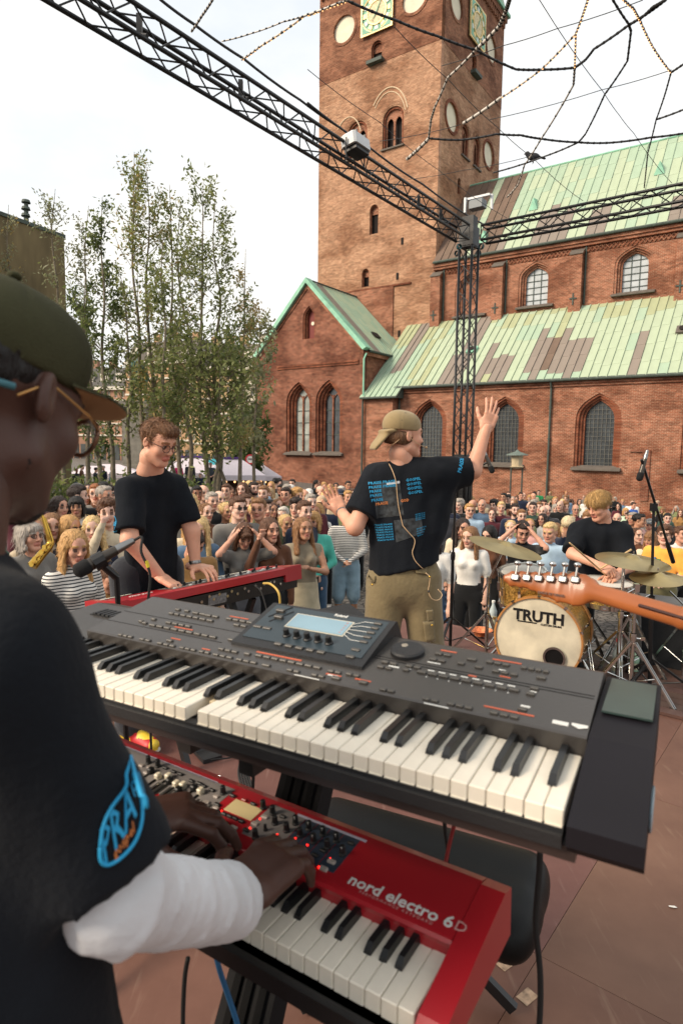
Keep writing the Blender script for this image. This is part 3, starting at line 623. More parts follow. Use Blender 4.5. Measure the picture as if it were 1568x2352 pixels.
def slope_sheets(xr, zr, xe, ze, y0, y1, w, L, colour, seed):
    """chapel roof: strips run down from the ridge (along y) to the eave"""
    rnd = random.Random(seed); run = math.hypot(xe-xr, ze-zr); n = int(round((y1-y0)/w)); w = (y1-y0)/n; s = 1 if xe > xr else -1
    under = MB(); under.add([(xr, y0, zr-.05), (xe, y0, ze-.05), (xe, y1, ze-.05), (xr, y1, zr-.05)], [(0, 1, 2, 3)]); base = under.build('roof', C_DRK, chapel); me = sheet_mesh(w, 1.0, 'roof_sheet')
    d = nrm((xr-xe, 0, zr-ze)); x = V3(0, s, 0); nn = np.cross(x, d)
    for i in range(n):
        t = 0; j = 0; f0 = rnd.uniform(.4, 1)*L
        while t < run-.02:
            ln = min(f0 if j == 0 else L, run-t); j += 1
            o = bpy.data.objects.new('roof_sheet', me); COL.objects.link(o); o.parent = base
            p = V3(xe, y0+w*(i+.5), ze)+d*t
            o.matrix_local = Matrix(((x[0], d[0]*ln, nn[0], p[0]), (x[1], d[1]*ln, nn[1], p[1]), (x[2], d[2]*ln, nn[2], p[2]), (0, 0, 0, 1)))
            o.material_slots[0].link = 'OBJECT'; o.material_slots[0].material = colour(i, t/run, rnd); t += ln
    return base
slope_sheets(-25.22, 16.3, -18.7, 9.75, -.6, 6.95, .5, 1.1, lambda i, t, r: C_BRN if i in (1, 2) else (C_GRN if r.random() < .5 else C_GR2), 11)
slope_sheets(-25.22, 16.3, -31.75, 9.75, -.6, 6.95, .5, 1.1, lambda i, t, r: C_GR2, 12)
mb = MB(); mb.tube([(-25.22, -1.3, 16.42), (-25.22, 6.9, 16.42)], .08, 6); mb.build('ridge_roll', M_GUT, chapel)
mb = MB(); mb.box((-20.4, 3.0, 11.7), (.7, .9, .1), ((math.cos(.79), 0, -math.sin(.79)), (0, 1, 0), (math.sin(.79), 0, math.cos(.79)))); mb.build('skylight', M_BLACKH, chapel)
mb = MB(); mb.tube([(-18.7, -.6, 9.7), (-18.7, 5.6, 9.7)], .1, 8); mb.build('gutter', M_GUT, chapel)
mb = MB(); mb.tube([(-18.95, -.8, 9.5), (-19.0, -1.1, 9.0), (-19.0, -1.12, 5.6)], .08, 7); mb.build('downpipe', M_VERD, chapel)
mb = MB(); mb.tube([(-19.05, -1.12, 5.5), (-19.05, -1.12, -4.5)], .08, 7); mb.build('downpipe', M_GUT, chapel)

# lamp post in front of the aisle
p = at(1185, 1100, 36.0); zt = at(1185, 1036, 36.0)[2]; g = ground_z(p[0], p[1])
lp = empty('street_lamp', (p[0], p[1], g), label='tall twin-post street lamp with lantern in front of church wall', cat='street lamp')
for s in (-.32, .32):
    mb = MB(); mb.tube([(s, 0, 0), (s, 0, zt-g-.95)], .045, 8); mb.build('post', M_GUT, lp)
mb = MB(); mb.lathe([(.05, 0), (.34, .05), (.42, .12), (.3, .16), (.34, .75), (.3, .78)], (0, 0, zt-g-1.0), n=8); mb.build('lantern', mat('lantern_glass', '#b8a98c', .3), lp)
mb = MB(); mb.lathe([(.62, 0), (.6, .05), (.15, .2), (.05, .3), (0, .32)], (0, 0, zt-g-.24), n=16); mb.build('lantern_hood', mat('hood', '#5f6c66', .6), lp)
# ================================================================== bodies: smooth implicit solids turned into one continuous mesh
def seg(a, b, ra, rb=None, m=0, k=.02, w=None, flat=0, sub=False):
    rb = ra if rb is None else rb
    ra = ra if isinstance(ra, tuple) else (ra, ra); rb = rb if isinstance(rb, tuple) else (rb, rb)
    return dict(t='seg', a=np.asarray(a, float), b=np.asarray(b, float), ra=ra, rb=rb, m=m, k=k, w=w, flat=flat, sub=sub)
def ell(c, r, m=0, k=.02, sub=False, R=None):
    r = r if isinstance(r, tuple) else (r, r, r)
    return dict(t='ell', c=np.asarray(c, float), r=r, m=m, k=k, sub=sub, R=R)
def cut(p, n, k=.004): return dict(t='cut', p=np.asarray(p, float), n=nrm(n), k=k, m=0, sub=True)
def chain(pts, rs, m=0, k=.015, w=None): return [seg(pts[i], pts[i+1], rs[i], rs[i+1], m, k, w) for i in range(len(pts)-1)]
def _dist(pr, P):
    if pr['t'] == 'ell':
        q = P-pr['c']
        if pr['R'] is not None: q = q@np.asarray(pr['R'], float).T
        r = np.array(pr['r']); e = np.sqrt(((q/r)**2).sum(-1)); g = np.sqrt(((q/r**2)**2).sum(-1))+1e-9
        return e*(e-1)/g
    if pr['t'] == 'cut': return -((P-pr['p'])@pr['n'])
    a, b = pr['a'], pr['b']; ab = b-a; L = max(np.linalg.norm(ab), 1e-6); ax = ab/L
    w = pr['w']
    w = np.asarray(w, float) if w is not None else (np.array([1.0, 0, 0]) if abs(ax[0]) < .8 else np.array([0, 1.0, 0]))
    w = nrm(w-ax*np.dot(w, ax)); nn = np.cross(ax, w)
    q = P-a; ta = q@ax; t = np.clip(ta/L, 0, 1)
    rw = pr['ra'][0]+(pr['rb'][0]-pr['ra'][0])*t; rn = pr['ra'][1]+(pr['rb'][1]-pr['ra'][1])*t
    qa = ta-t*L; e1 = q@w; e2 = q@nn; rm = np.minimum(rw, rn)
    if pr['flat']:
        qe = np.where(((ta < 0) & (not (pr['flat'] & 1))) | ((ta > L) & (not (pr['flat'] & 2))), qa, 0)
        d = (np.sqrt((e1/rw)**2+(e2/rn)**2+(qe/rm)**2)-1)*rm
        if pr['flat'] & 1: d = np.maximum(d, -ta)
        if pr['flat'] & 2: d = np.maximum(d, ta-L)
        return d
    return (np.sqrt((e1/rw)**2+(e2/rn)**2+(qa/rm)**2)-1)*rm
def noise3(P, f, seed=0):
    r = np.random.default_rng(seed); s = 0
    for i in range(4):
        k = r.normal(size=(3, 3)); k = k/np.linalg.norm(k, axis=1)[:, None]*f*(1.0+.6*i)
        s = s+np.sin(P@k[0]+1.3*np.sin(P@k[1]+r.uniform(0, 6)))*np.cos(P@k[2]+r.uniform(0, 6))/(1+i*.7)
    return s*.5
def sdf_mesh(prims, res, disp=None, smooth=1):
    """surface nets over the union of the primitives -> verts, quads, material per quad"""
    lo = np.full(3, 1e9); hi = -lo
    for p in prims:
        if p['sub']: continue
        if p['t'] == 'ell': r = max(p['r']); l, h = p['c']-r, p['c']+r
        else: r = max(p['ra']+p['rb']); l, h = np.minimum(p['a'], p['b'])-r, np.maximum(p['a'], p['b'])+r
        lo = np.minimum(lo, l); hi = np.maximum(hi, h)
    lo -= 3*res; hi += 3*res; n = np.ceil((hi-lo)/res).astype(int)+1
    X = [lo[i]+res*np.arange(n[i]) for i in range(3)]
    F = np.full(n, 1.0, np.float32); M = np.zeros(n, np.int8)
    for p in prims:
        if p['t'] == 'cut': i0, i1 = np.zeros(3, int), n.copy()
        else:
            if p['t'] == 'ell': r = max(p['r']); l, h = p['c']-r, p['c']+r
            else: r = max(p['ra']+p['rb']); l, h = np.minimum(p['a'], p['b'])-r, np.maximum(p['a'], p['b'])+r
            pad = p['k']+3*res+(.02 if disp else 0); i0 = np.maximum(((l-pad-lo)/res).astype(int), 0); i1 = np.minimum(((h+pad-lo)/res).astype(int)+2, n)
        if (i1 <= i0).any(): continue
        sl = tuple(slice(i0[i], i1[i]) for i in range(3))
        P = np.stack(np.meshgrid(X[0][sl[0]], X[1][sl[1]], X[2][sl[2]], indexing='ij'), -1)
        d = _dist(p, P).astype(np.float32); f = F[sl]; k = max(p['k'], 1e-4)
        if p['sub']:
            h = np.clip(.5-.5*(f+d)/k, 0, 1); F[sl] = f*(1-h)+(-d)*h+k*h*(1-h)
        else:
            M[sl] = np.where(d < f, p['m'], M[sl]); h = np.clip(.5+.5*(d-f)/k, 0, 1); F[sl] = d*(1-h)+f*h-k*h*(1-h)
    if disp is not None:
        near = np.abs(F) < 4*res+.03; idx = np.argwhere(near); P = lo+idx*res; F[near] += disp(P, M[near])
    S = F < 0
    c = [S[i:n[0]-1+i, j:n[1]-1+j, k:n[2]-1+k] for i in (0, 1) for j in (0, 1) for k in (0, 1)]
    cnt = sum(x.astype(np.int8) for x in c); act = (cnt > 0) & (cnt < 8); ids = np.full(act.shape, -1, np.int64); A = np.argwhere(act); ids[act] = np.arange(len(A))
    off = np.array([(i, j, k) for i in (0, 1) for j in (0, 1) for k in (0, 1)])
    val = np.stack([F[A[:, 0]+o[0], A[:, 1]+o[1], A[:, 2]+o[2]] for o in off], 1)
    acc = np.zeros((len(A), 3)); w = np.zeros(len(A))
    for i in range(8):
        for j in range(i+1, 8):
            if np.abs(off[i]-off[j]).sum() != 1: continue
            x = (val[:, i] < 0) != (val[:, j] < 0); t = np.where(x, val[:, i]/(val[:, i]-val[:, j]+1e-12), 0)
            acc += np.where(x[:, None], off[i]+t[:, None]*(off[j]-off[i]), 0); w += x
    V = lo+(A+acc/w[:, None])*res
    mv = np.stack([np.where(val[:, i] < 0, M[A[:, 0]+o[0], A[:, 1]+o[1], A[:, 2]+o[2]], -1) for i, o in enumerate(off)], 1).max(1)
    Q = []
    for ax in range(3):
        u, v = (ax+1) % 3, (ax+2) % 3; s0 = [slice(None)]*3; s1 = [slice(None)]*3; s0[ax] = slice(0, n[ax]-1); s1[ax] = slice(1, n[ax])
        e = S[tuple(s0)] != S[tuple(s1)]; E_ = np.argwhere(e); ok = (E_[:, u] > 0) & (E_[:, v] > 0) & (E_[:, u] < n[u]-1) & (E_[:, v] < n[v]-1); E_ = E_[ok]
        if not len(E_): continue
        du = np.zeros(3, int); du[u] = 1; dv = np.zeros(3, int); dv[v] = 1
        g = lambda q: ids[q[:, 0], q[:, 1], q[:, 2]]
        q = np.stack([g(E_-du-dv), g(E_-dv), g(E_), g(E_-du)], 1); fl = S[E_[:, 0], E_[:, 1], E_[:, 2]]
        q[~fl] = q[~fl][:, ::-1]; Q.append(q)
    Q = np.concatenate(Q); Q = Q[(Q >= 0).all(1)]
    for _ in range(smooth):                             # light relaxation
        nb = np.zeros_like(V); ct = np.zeros(len(V))
        for i in range(4):
            a_, b_ = Q[:, i], Q[:, (i+1) % 4]; np.add.at(nb, a_, V[b_]); np.add.at(ct, a_, 1); np.add.at(nb, b_, V[a_]); np.add.at(ct, b_, 1)
        V = .5*V+.5*nb/np.maximum(ct, 1)[:, None]
    return V, Q, mv[Q].max(1)
def join_geo(*gs):
    v, f, m, b = [], [], [], 0
    for V, Q, fm in gs: v.append(V); f.append(Q+b); m.append(fm); b += len(V)
    return np.concatenate(v), np.concatenate(f), np.concatenate(m)
def xf(g, R=None, t=(0, 0, 0), s=1.0):
    V, Q, m = g; V = V*s
    if R is not None: V = V@np.asarray(R, float).T
    return V+np.asarray(t, float), Q, m
def rot(ax, an): return np.array(Matrix.Rotation(an, 3, ax))
def basis(fwd, up=(0, 0, 1)):
    """columns: right, forward, up"""
    f = nrm(fwd); r = nrm(np.cross(f, up)); u = np.cross(r, f); return np.stack([r, f, u], 1)

# ---- head: face looks along +y. materials 0 skin 1 lips 2 eye 3 iris 4 brow 5 beard
def head_prims(male=True, wide=1.0, mouth=0.0, beard=False, nose=1.0, jaw=1.0, chin=1.0):
    w = wide; p = [ell((0, -.018, .03), (.076*w, .098, .086), k=.03), ell((0, .028, -.035), (.061*w, .064, .088), k=.03), ell((0, .045, .035), (.062*w, .05, .055), k=.03),
         ell((0, .064, -.108), (.024*chin, .022, .018), k=.025), seg((-.052*w*jaw, .0, -.068), (-.016, .06, -.104), .021, .018, k=.03), seg((.052*w*jaw, .0, -.068), (.016, .06, -.104), .021, .018, k=.03),
         seg((-.034, .083, .021), (.034, .083, .021), .0115, k=.02), ell((-.04*w, .06, -.03), .024, k=.025), ell((.04*w, .06, -.03), .024, k=.025)]
    p += [ell((s*.0315, .1, .001), (.016, .012, .0105), k=.012, sub=True) for s in (-1, 1)]
    p += [seg((0, .092, .008), (0, .109*nose+.002*(1-nose), -.033), .0075, .0115, k=.012), ell((-.011, .1, -.037), (.0085, .009, .007), k=.008), ell((.011, .1, -.037), (.0085, .009, .007), k=.008)]
    mo = mouth
    p += [seg((-.022, .0855, -.066), (0, .0955, -.062), .005, .0068, 1, k=.006), seg((.022, .0855, -.066), (0, .0955, -.062), .005, .0068, 1, k=.006),
          seg((-.019, .0865, -.072-mo), (.019, .0865, -.072-mo), .0068, m=1, k=.006), seg((-.006, .0925, -.0735-mo), (.006, .0925, -.0735-mo), .0065, m=1, k=.006)]
    if mo > .004: p += [ell((0, .092, -.068-mo*.5), (.017, .012, mo*.8), k=.004, sub=True)]
    p += [ell((s*.0315, .0795, .001), .0125, 2, k=.002) for s in (-1, 1)]+[ell((s*.0315, .0885, .001), (.0048, .0042, .0048), 3, k=.001) for s in (-1, 1)]
    p += [seg((s*.013, .0905, .0125), (s*.05, .076, .0115), .0042, .0032, 0, k=.004) for s in (-1, 1)]       # upper lids
    p += [seg((s*.014, .0965, .0235), (s*.034, .0945, .0285), .0046, .0048, 4, k=.002) for s in (-1, 1)]+[seg((s*.034, .0945, .0285), (s*.052, .082, .0235), .0048, .0034, 4, k=.002) for s in (-1, 1)]
    for s in (-1, 1):
        R = rot('Z', s*.35)
        p += [ell((s*.079*w, -.012, -.004), (.009, .018, .030), k=.008, R=R.T), ell((s*.088*w, -.006, .002), (.007, .009, .017), k=.006, sub=True)]
    if beard: p += [ell((0, .05, -.092), (.05, .047, .035), 5, k=.004), seg((-.058, .01, -.05), (-.03, .055, -.09), .018, m=5, k=.008), seg((.058, .01, -.05), (.03, .055, -.09), .018, m=5, k=.008)]
    p += [seg((0, -.022, -.06), (0, -.038, -.19), (.05 if male else .043, .052 if male else .046), (.058 if male else .048, .056 if male else .05), k=.03, w=(1, 0, 0))]
    return p
# ---- hair, in head coordinates
def hair_prims(style):
    face = [ell((0, .128, -.045), (.072, .07, .112), k=.012, sub=True)]
    if style == 'short': return [ell((0, -.022, .042), (.083, .104, .088), k=.02), ell((0, .05, .09), (.062, .045, .03), k=.02)]+face+[cut((0, 0, -.045), (0, -.35, -1)), ell((.088, .01, -.02), (.022, .028, .05), k=.006, sub=True), ell((-.088, .01, -.02), (.022, .028, .05), k=.006, sub=True)]
    if style == 'curly': return [ell((0, -.022, .05), (.097, .115, .095), k=.02), ell((0, .05, .1), (.07, .05, .04), k=.02)]+face+[cut((0, 0, -.06), (0, -.3, -1))]
    if style == 'bun': return [ell((0, -.022, .037), (.081, .103, .087), k=.015)]+face+[cut((0, 0, -.05), (0, -.4, -1)), ell((0, -.125, .06), .04, k=.015)]
    if style == 'bob': return [ell((0, -.02, .04), (.092, .112, .09), k=.02), seg((-.08, -.01, .0), (-.085, .02, -.11), (.022, .05), (.018, .045), k=.03, w=(1, 0, 0)), seg((.08, -.01, .0), (.085, .02, -.11), (.022, .05), (.018, .045), k=.03, w=(1, 0, 0)), seg((0, -.085, 0), (0, -.08, -.12), (.075, .04), (.07, .03), k=.03, w=(1, 0, 0))]+face+[ell((0, .08, .058), (.062, .026, .034), k=.015)]
    if style in ('long', 'fringe', 'curls'):
        z = -.3; f = 1.25 if style == 'curls' else 1.0
        p = [ell((0, -.02, .04), (.09, .11, .09), k=.02), seg((-.08, -.01, .0), (-.1*f, .035, z), (.02*f, .045*f), (.026*f, .04*f), k=.03, w=(1, 0, 0)), seg((.08, -.01, .0), (.1*f, .035, z+.03), (.02*f, .045*f), (.026*f, .04*f), k=.03, w=(1, 0, 0)),
             seg((0, -.085, 0), (0, -.105, z-.02), (.08*f, .04), (.085*f, .035), k=.03, w=(1, 0, 0))]+face
        return p+([ell((0, .082, .058), (.06, .024, .032), k=.015)] if style == 'fringe' else [ell((0, .13, .03), (.03, .08, .06), k=.02, sub=True)])
    if style == 'ponytail': return [ell((0, -.022, .037), (.081, .103, .087), k=.015), seg((0, -.115, .04), (0, -.15, -.2), .03, .02, k=.02)]+face+[cut((0, 0, -.05), (0, -.4, -1))][:0]
    if style == 'cap': return [ell((0, -.012, .055), (.086, .108, .078), k=.01), cut((0, 0, .03), (0, .12, -1)), seg((-.045, .09, .045), (.045, .09, .045), (.03, .006), k=.005, w=(0, 1, 0)), seg((-.035, .13, .037), (.035, .13, .037), (.035, .006), k=.01, w=(0, 1, 0))]
    if style == 'helmet': return [ell((0, -.012, .06), (.1, .125, .085), k=.01), cut((0, 0, .03), (0, .05, -1))]
    if style == 'thin': return [ell((0, -.035, .0), (.081, .09, .07), k=.02), cut((0, 0, .035), (0, .3, 1)), ell((0, .1, -.03), (.078, .1, .12), k=.01, sub=True), cut((0, 0, -.05), (0, -.4, -1))]
    return []
def strand(amp, f):
    def d(P, m):
        ph = np.arctan2(P[:, 0], P[:, 1]+.02); return (amp*np.sin(ph*f+6*np.sin(P[:, 2]*14)+3*np.sin(ph*3))*(.6+.4*np.sin(ph*f*.37+P[:, 2]*40))).astype(np.float32)
    return d
def curl(amp, f): return lambda P, m: (amp*noise3(P, f, 3)).astype(np.float32)

def hair_ribbons(g, n, seed, ln=(.02, .05), wd=.0012, lift=.004, flow=(0, -.35, -1), curlf=.25, part=True):
    """loose strands lying over the hair surface"""
    V, Q, _ = g; r = np.random.default_rng(seed); c = V[Q].mean(1); nr = np.cross(V[Q[:, 1]]-V[Q[:, 0]], V[Q[:, 3]]-V[Q[:, 0]]); nr /= np.linalg.norm(nr, axis=1)[:, None]+1e-9
    i = r.integers(0, len(Q), n); P, N = c[i], nr[i]; f = np.tile(np.array(flow, float), (n, 1)); f[:, 0] += np.sign(P[:, 0])*.35*(P[:, 2] > .05); f += r.normal(0, curlf, (n, 3)); f -= N*(f*N).sum(1)[:, None]; f /= np.linalg.norm(f, axis=1)[:, None]+1e-9
    s = np.cross(N, f); L = r.uniform(*ln, n)[:, None]; w = wd*r.uniform(.6, 1.4, n)[:, None]; lf = lift*r.uniform(.2, 1.2, n)[:, None]; sw = r.normal(0, .25, n)[:, None]
    A, B, C = P-N*.001, P+f*L*.5+N*lf+s*L*sw*.2, P+f*L+N*lf*.6+s*L*sw
    W = np.concatenate([A-s*w, A+s*w, B-s*w, B+s*w, C-s*w*.3, C+s*w*.3]); k = np.arange(n); F = np.concatenate([np.stack([k, k+n, k+3*n, k+2*n], 1), np.stack([k+2*n, k+3*n, k+5*n, k+4*n], 1)])
    return W, F, np.zeros(len(F), int)
# ---- hand: wrist at origin, fingers along +y, back of hand +z, thumb on +x side (right hand palm down: thumb to the left = mirror)
def hand_geo(curl_=(.4, .4, .45, .5), thumb=(.5, .3), spread=.08, res=.0035, mirror=False, fat=1.0):
    """curl per finger (index..little) in radians per joint"""
    p = [seg((-.034, .03, 0), (-.038, .082, 0), .0125, .012, k=.01), seg((0, .0, -.002), (0, .085, 0), (.036, .0145), (.042, .0125), k=.012, w=(1, 0, 0)), seg((0, -.05, 0), (0, .015, 0), (.029, .022), (.033, .017), k=.02, w=(1, 0, 0)), ell((.026, .03, -.01), (.018, .03, .014), k=.012)]
    X = (.03, .0105, -.0095, -.029); Y = (.086, .09, .087, .078); L = ((.044, .026, .021), (.048, .030, .022), (.045, .028, .021), (.035, .021, .018))
    for i in range(4):
        q = V3(X[i], Y[i], .001); an = 0.0; sp_ = (1.5-i)*spread
        for j in range(3):
            an += curl_[i]*((.9, 1.1, .8)[j]); d = V3(math.sin(sp_)*math.cos(an), math.cos(sp_)*math.cos(an), -math.sin(an)); r0 = (.0096, .0086, .0078)[j]*fat*(.9 if i == 3 else 1); r1 = (.0088, .0079, .0066)[j]*fat*(.9 if i == 3 else 1)
            p.append(seg(q, q+d*L[i][j], r0, r1, k=.0035)); q = q+d*L[i][j]
    q = V3(.03, .02, -.008); a, c = thumb
    for j, (ln, r0, r1) in enumerate(((.042, .0135, .0115), (.034, .011, .0095), (.026, .0098, .0078))):
        aa = a-(.25*j); d = nrm(V3(math.sin(aa), math.cos(aa), -.25-c*j*.3)); p.append(seg(q, q+d*ln, r0*fat, r1*fat, k=.006)); q = q+d*ln
    g = sdf_mesh(p, res)
    if mirror: g = (g[0]*np.array([-1, 1, 1]), g[1][:, ::-1], g[2])
    return g
def skin(name, h, **k): return mat('skin_'+name, h, rough=.5, var=.1, scale=14, bump=.05, bscale=180, spec=.35, sss=.12, **k)
def hairm(h, sh=False): return mat('hair_'+h, h, rough=.45, var=.38, scale=22, bump=.7, bscale=60, spec=.4, stretch=(5, 5, .5))
M_LIP = mat('lips', '#b07262', .5, var=.05); M_EYE = mat('eye_shaded', '#65524a', .4, var=0.0); M_IRIS = mat('iris', '#33271f', .25, var=0.0)  # eyeballs coloured dark, like sockets in shade
# ================================================================== the crowd: templates, then individuals
POSES = {
 'down':    [((.215, -.01, 1.13), (.205, .07, .89)), ((-.215, -.01, 1.13), (-.205, .07, .89))],
 'clasp':   [((.235, .03, 1.13), (.045, .23, 1.03)), ((-.235, .03, 1.13), (-.04, .22, 1.02))],
 'clap':    [((.225, .09, 1.15), (.055, .28, 1.24)), ((-.225, .09, 1.15), (-.055, .27, 1.22))],
 'chin':    [((.2, .12, 1.14), (.06, .16, 1.40)), ((-.225, .06, 1.13), (.04, .21, 1.13))],
 'onhead':  [((.28, .17, 1.45), (.12, .13, 1.62)), ((-.28, .17, 1.45), (-.12, .13, 1.62))],
 'phone':   [((.24, .2, 1.28), (.16, .3, 1.55)), ((-.215, -.01, 1.13), (-.205, .07, .89))],
 'crossed': [((.235, .08, 1.15), (-.1, .19, 1.16)), ((-.235, .08, 1.15), (.1, .2, 1.12))],
}
def crowd_body(pose, sleeve, bottom, female, far=False):
    sw = .16 if female else .178; B = 0; T = 1; P_ = 2; S_ = 3
    p = [seg((0, 0, 1.0), (0, .0, 1.2), (.145 if female else .155, .1), (.13 if female else .155, .095), T, .04, (1, 0, 0)), seg((0, 0, 1.2), (0, -.01, 1.36), (.135 if female else .16, .1), (.16 if female else .18, .095), T, .04, (1, 0, 0)),
         seg((-sw+.02, -.015, 1.395), (sw-.02, -.015, 1.395), .052, m=T, k=.05), seg((0, -.02, 1.42), (0, -.015, 1.50), .062, .05, B, k=.02)]
    if female: p += [ell((-.07, .075, 1.29), .06, T, .04), ell((.07, .075, 1.29), .06, T, .04)]
    for i, s in ((0, 1), (1, -1)):
        e, w = [np.array(q) for q in POSES[pose][i]]; sh = np.array((s*sw, -.015, 1.395)); ext = .014 if sleeve != 'none' else 0
        mid = sh+(e-sh)*.75
        if sleeve == 'none': p += [seg(sh, e, .048, .038, B, .025), seg(e, w, .038, .027, B, .02)]
        elif sleeve == 'short': p += [seg(sh, mid, .064, .062, T, .03), seg(mid, e, .042, .038, B, .008), seg(e, w, .038, .027, B, .015)]
        else: p += [seg(sh, e, .062, .05, T, .03), seg(e, e+(w-e)*.92, .05, .036, T, .02), seg(w, w+(w-e)*.01, .028, m=B)]
        d = nrm(w-e); pm = nrm(np.cross(d, (0, 0, 1)) if abs(d[2]) < .9 else (1, 0, 0))
        p += [seg(w, w+d*.075, (.024, .018), (.036, .017), B, .012, pm)]
        for q in (-.024, -.008, .008, .024): p.append(seg(w+d*.075+pm*q, w+d*.145+pm*q*1.15+V3(0, 0, -.012), .0095, .0085, B, .006))
        p.append(seg(w+d*.03-pm*s*.02, w+d*.09-pm*s*.05+V3(0, .0, .012), .0125, .009, B, .008))
    hip = .155 if female else .15
    p += [seg((0, -.005, .9), (0, 0, 1.0), (hip, .11), (.15, .1), P_, .03, (1, 0, 0))]
    if bottom == 'skirt': p += [seg((0, 0, .3), (0, 0, .95), (.26, .2), (.15, .11), P_, .03, (1, 0, 0), flat=3)]
    for s in (-1, 1):
        h, k, a = V3(s*.085, 0, .9), V3(s*.1, .02, .5), V3(s*.105, -.01, .09)
        if bottom == 'shorts': m2 = h+(k-h)*1.0; p += [seg(h, m2, .098, .088, P_, .03), seg(k, a, .055, .038, B, .01)]
        elif bottom == 'skirt': p += [seg(k, a, .05, .036, B, .01)]
        else: p += [seg(h, k, .092, .07, P_, .03), seg(k, a+V3(0, 0, .02), .068, .058, P_, .02)]
        p += [seg(a+V3(0, -.03, -.04), a+V3(s*.02, .15, -.05), (.042, .045), (.04, .03), S_, .015, (1, 0, 0))]
    return sdf_mesh(p, .030 if far else .0215, smooth=1)
_HG = {}
def head_geo_c(female, mouth, beard, var=0, far=False):
    key = (female, mouth, beard, var, far)
    if key not in _HG:
        g = sdf_mesh(head_prims(not female, (.93 if female else .98)+(.0, .05, -.04)[var], mouth, beard, nose=(1, .96, 1.05)[var], jaw=(.86 if female else 1)+(.0, .06, -.05)[var], chin=.8 if female else 1), .0084 if far else .0058, smooth=1); mp = np.array([0, 4, 5, 6, 7, 7]); _HG[key] = (g[0], g[1], mp[g[2]])
    return _HG[key]
_BG, _CM, _HM = {}, {}, {}; HS = .90; HN = .97
def crowd_mesh(pose, sleeve, bottom, female, mouth, beard, pitch, turn, var=0, far=False):
    key = (pose, sleeve, bottom, female, mouth, beard, pitch, turn, var, far)
    if key in _CM: return _CM[key]
    bk = (pose, sleeve, bottom, female, far)
    if bk not in _BG: _BG[bk] = crowd_body(*bk)
    R = rot('Z', turn)@rot('X', pitch); hg = xf(head_geo_c(female, mouth, beard, var, far), R*(HS if far else HN), (0, .02+(-.05*pitch if pitch < 0 else 0), 1.618-.02*abs(pitch)))
    V, Q, m = join_geo(_BG[bk], hg); me = bpy.data.meshes.new('person')
    me.vertices.add(len(V)); me.vertices.foreach_set('co', V.ravel()); me.loops.add(Q.size); me.loops.foreach_set('vertex_index', Q.ravel().astype(np.int32)); me.polygons.add(len(Q)); me.polygons.foreach_set('loop_start', np.arange(len(Q), dtype=np.int32)*4)
    me.polygons.foreach_set('material_index', m.astype(np.int32)); me.update(calc_edges=True); me.polygons.foreach_set('use_smooth', [True]*len(Q))
    for k in range(8): me.materials.append(M_LIP)
    _CM[key] = me; return me
def hair_mesh(style):
    if style in _HM: return _HM[style]
    pr = hair_prims(style)
    if not pr: _HM[style] = None; return None
    dp = curl(.012, 95) if style == 'curly' else curl(.009, 60) if style == 'curls' else None if style in ('cap', 'helmet') else strand(.0035, 34)
    g = sdf_mesh(pr, .0062, disp=dp, smooth=1)
    if style not in ('cap', 'helmet'): g = join_geo(g, hair_ribbons(g, 650, 3, (.02, .07) if style not in ('short', 'thin', 'curly') else (.012, .03), .0022, .006, curlf=.3 if style not in ('curly', 'curls') else .9))
    V, Q, m = g; me = bpy.data.meshes.new('hair')
    me.vertices.add(len(V)); me.vertices.foreach_set('co', V.ravel()); me.loops.add(Q.size); me.loops.foreach_set('vertex_index', Q.ravel().astype(np.int32)); me.polygons.add(len(Q)); me.polygons.foreach_set('loop_start', np.arange(len(Q), dtype=np.int32)*4)
    me.update(calc_edges=True); me.polygons.foreach_set('use_smooth', [True]*len(Q)); me.materials.append(M_LIP); _HM[style] = me; return me
HC = dict(blonde='#b98f5a', light='#d3b47e', brown='#5a3b28', dark='#2a1c16', black='#15110f', grey='#a39a90', ginger='#9a5f38', platinum='#dcc9a4', white='#cfc8bd', lightbrown='#86603f', beige='#b89c78')
SK = dict(a='#c4937c', b='#cfa590', c='#b08268', d='#855a45', e='#d2ab99')
TOPC = dict(black='#131416', white='#d6d3cd', navy='#1c2438', grey='#6b6965', charcoal='#33343a', cream='#c9bca3', beige='#a99a82', lightblue='#9fb6c9', blue='#1f6c96', brightblue='#2a5cae', teal='#4fae9d', olive='#6d7350', green='#1d7a4a', maroon='#4a1d27', red='#a3262b', orange='#d2492b', yellow='#e0a348', pink='#c8477e', brown='#5b3a28', camel='#8f6b40', lightgreen='#a9b184', mint='#b4ccb0', denim='#5d7690', palepink='#c99b94', taupe='#857b69', darkgreen='#2d433b', stripe='#c4c0b9', patterned='#3a4046', hotpink='#d03a72')
BOTC = dict(black='#17181a', jeans='#3f5872', lightjeans='#8aa5b5', navy='#20273a', beige='#a69678', grey='#54555a', olive='#6f6a4c', denimskirt='#3a5470', pleat='#b3a88e', white='#cfcac0')
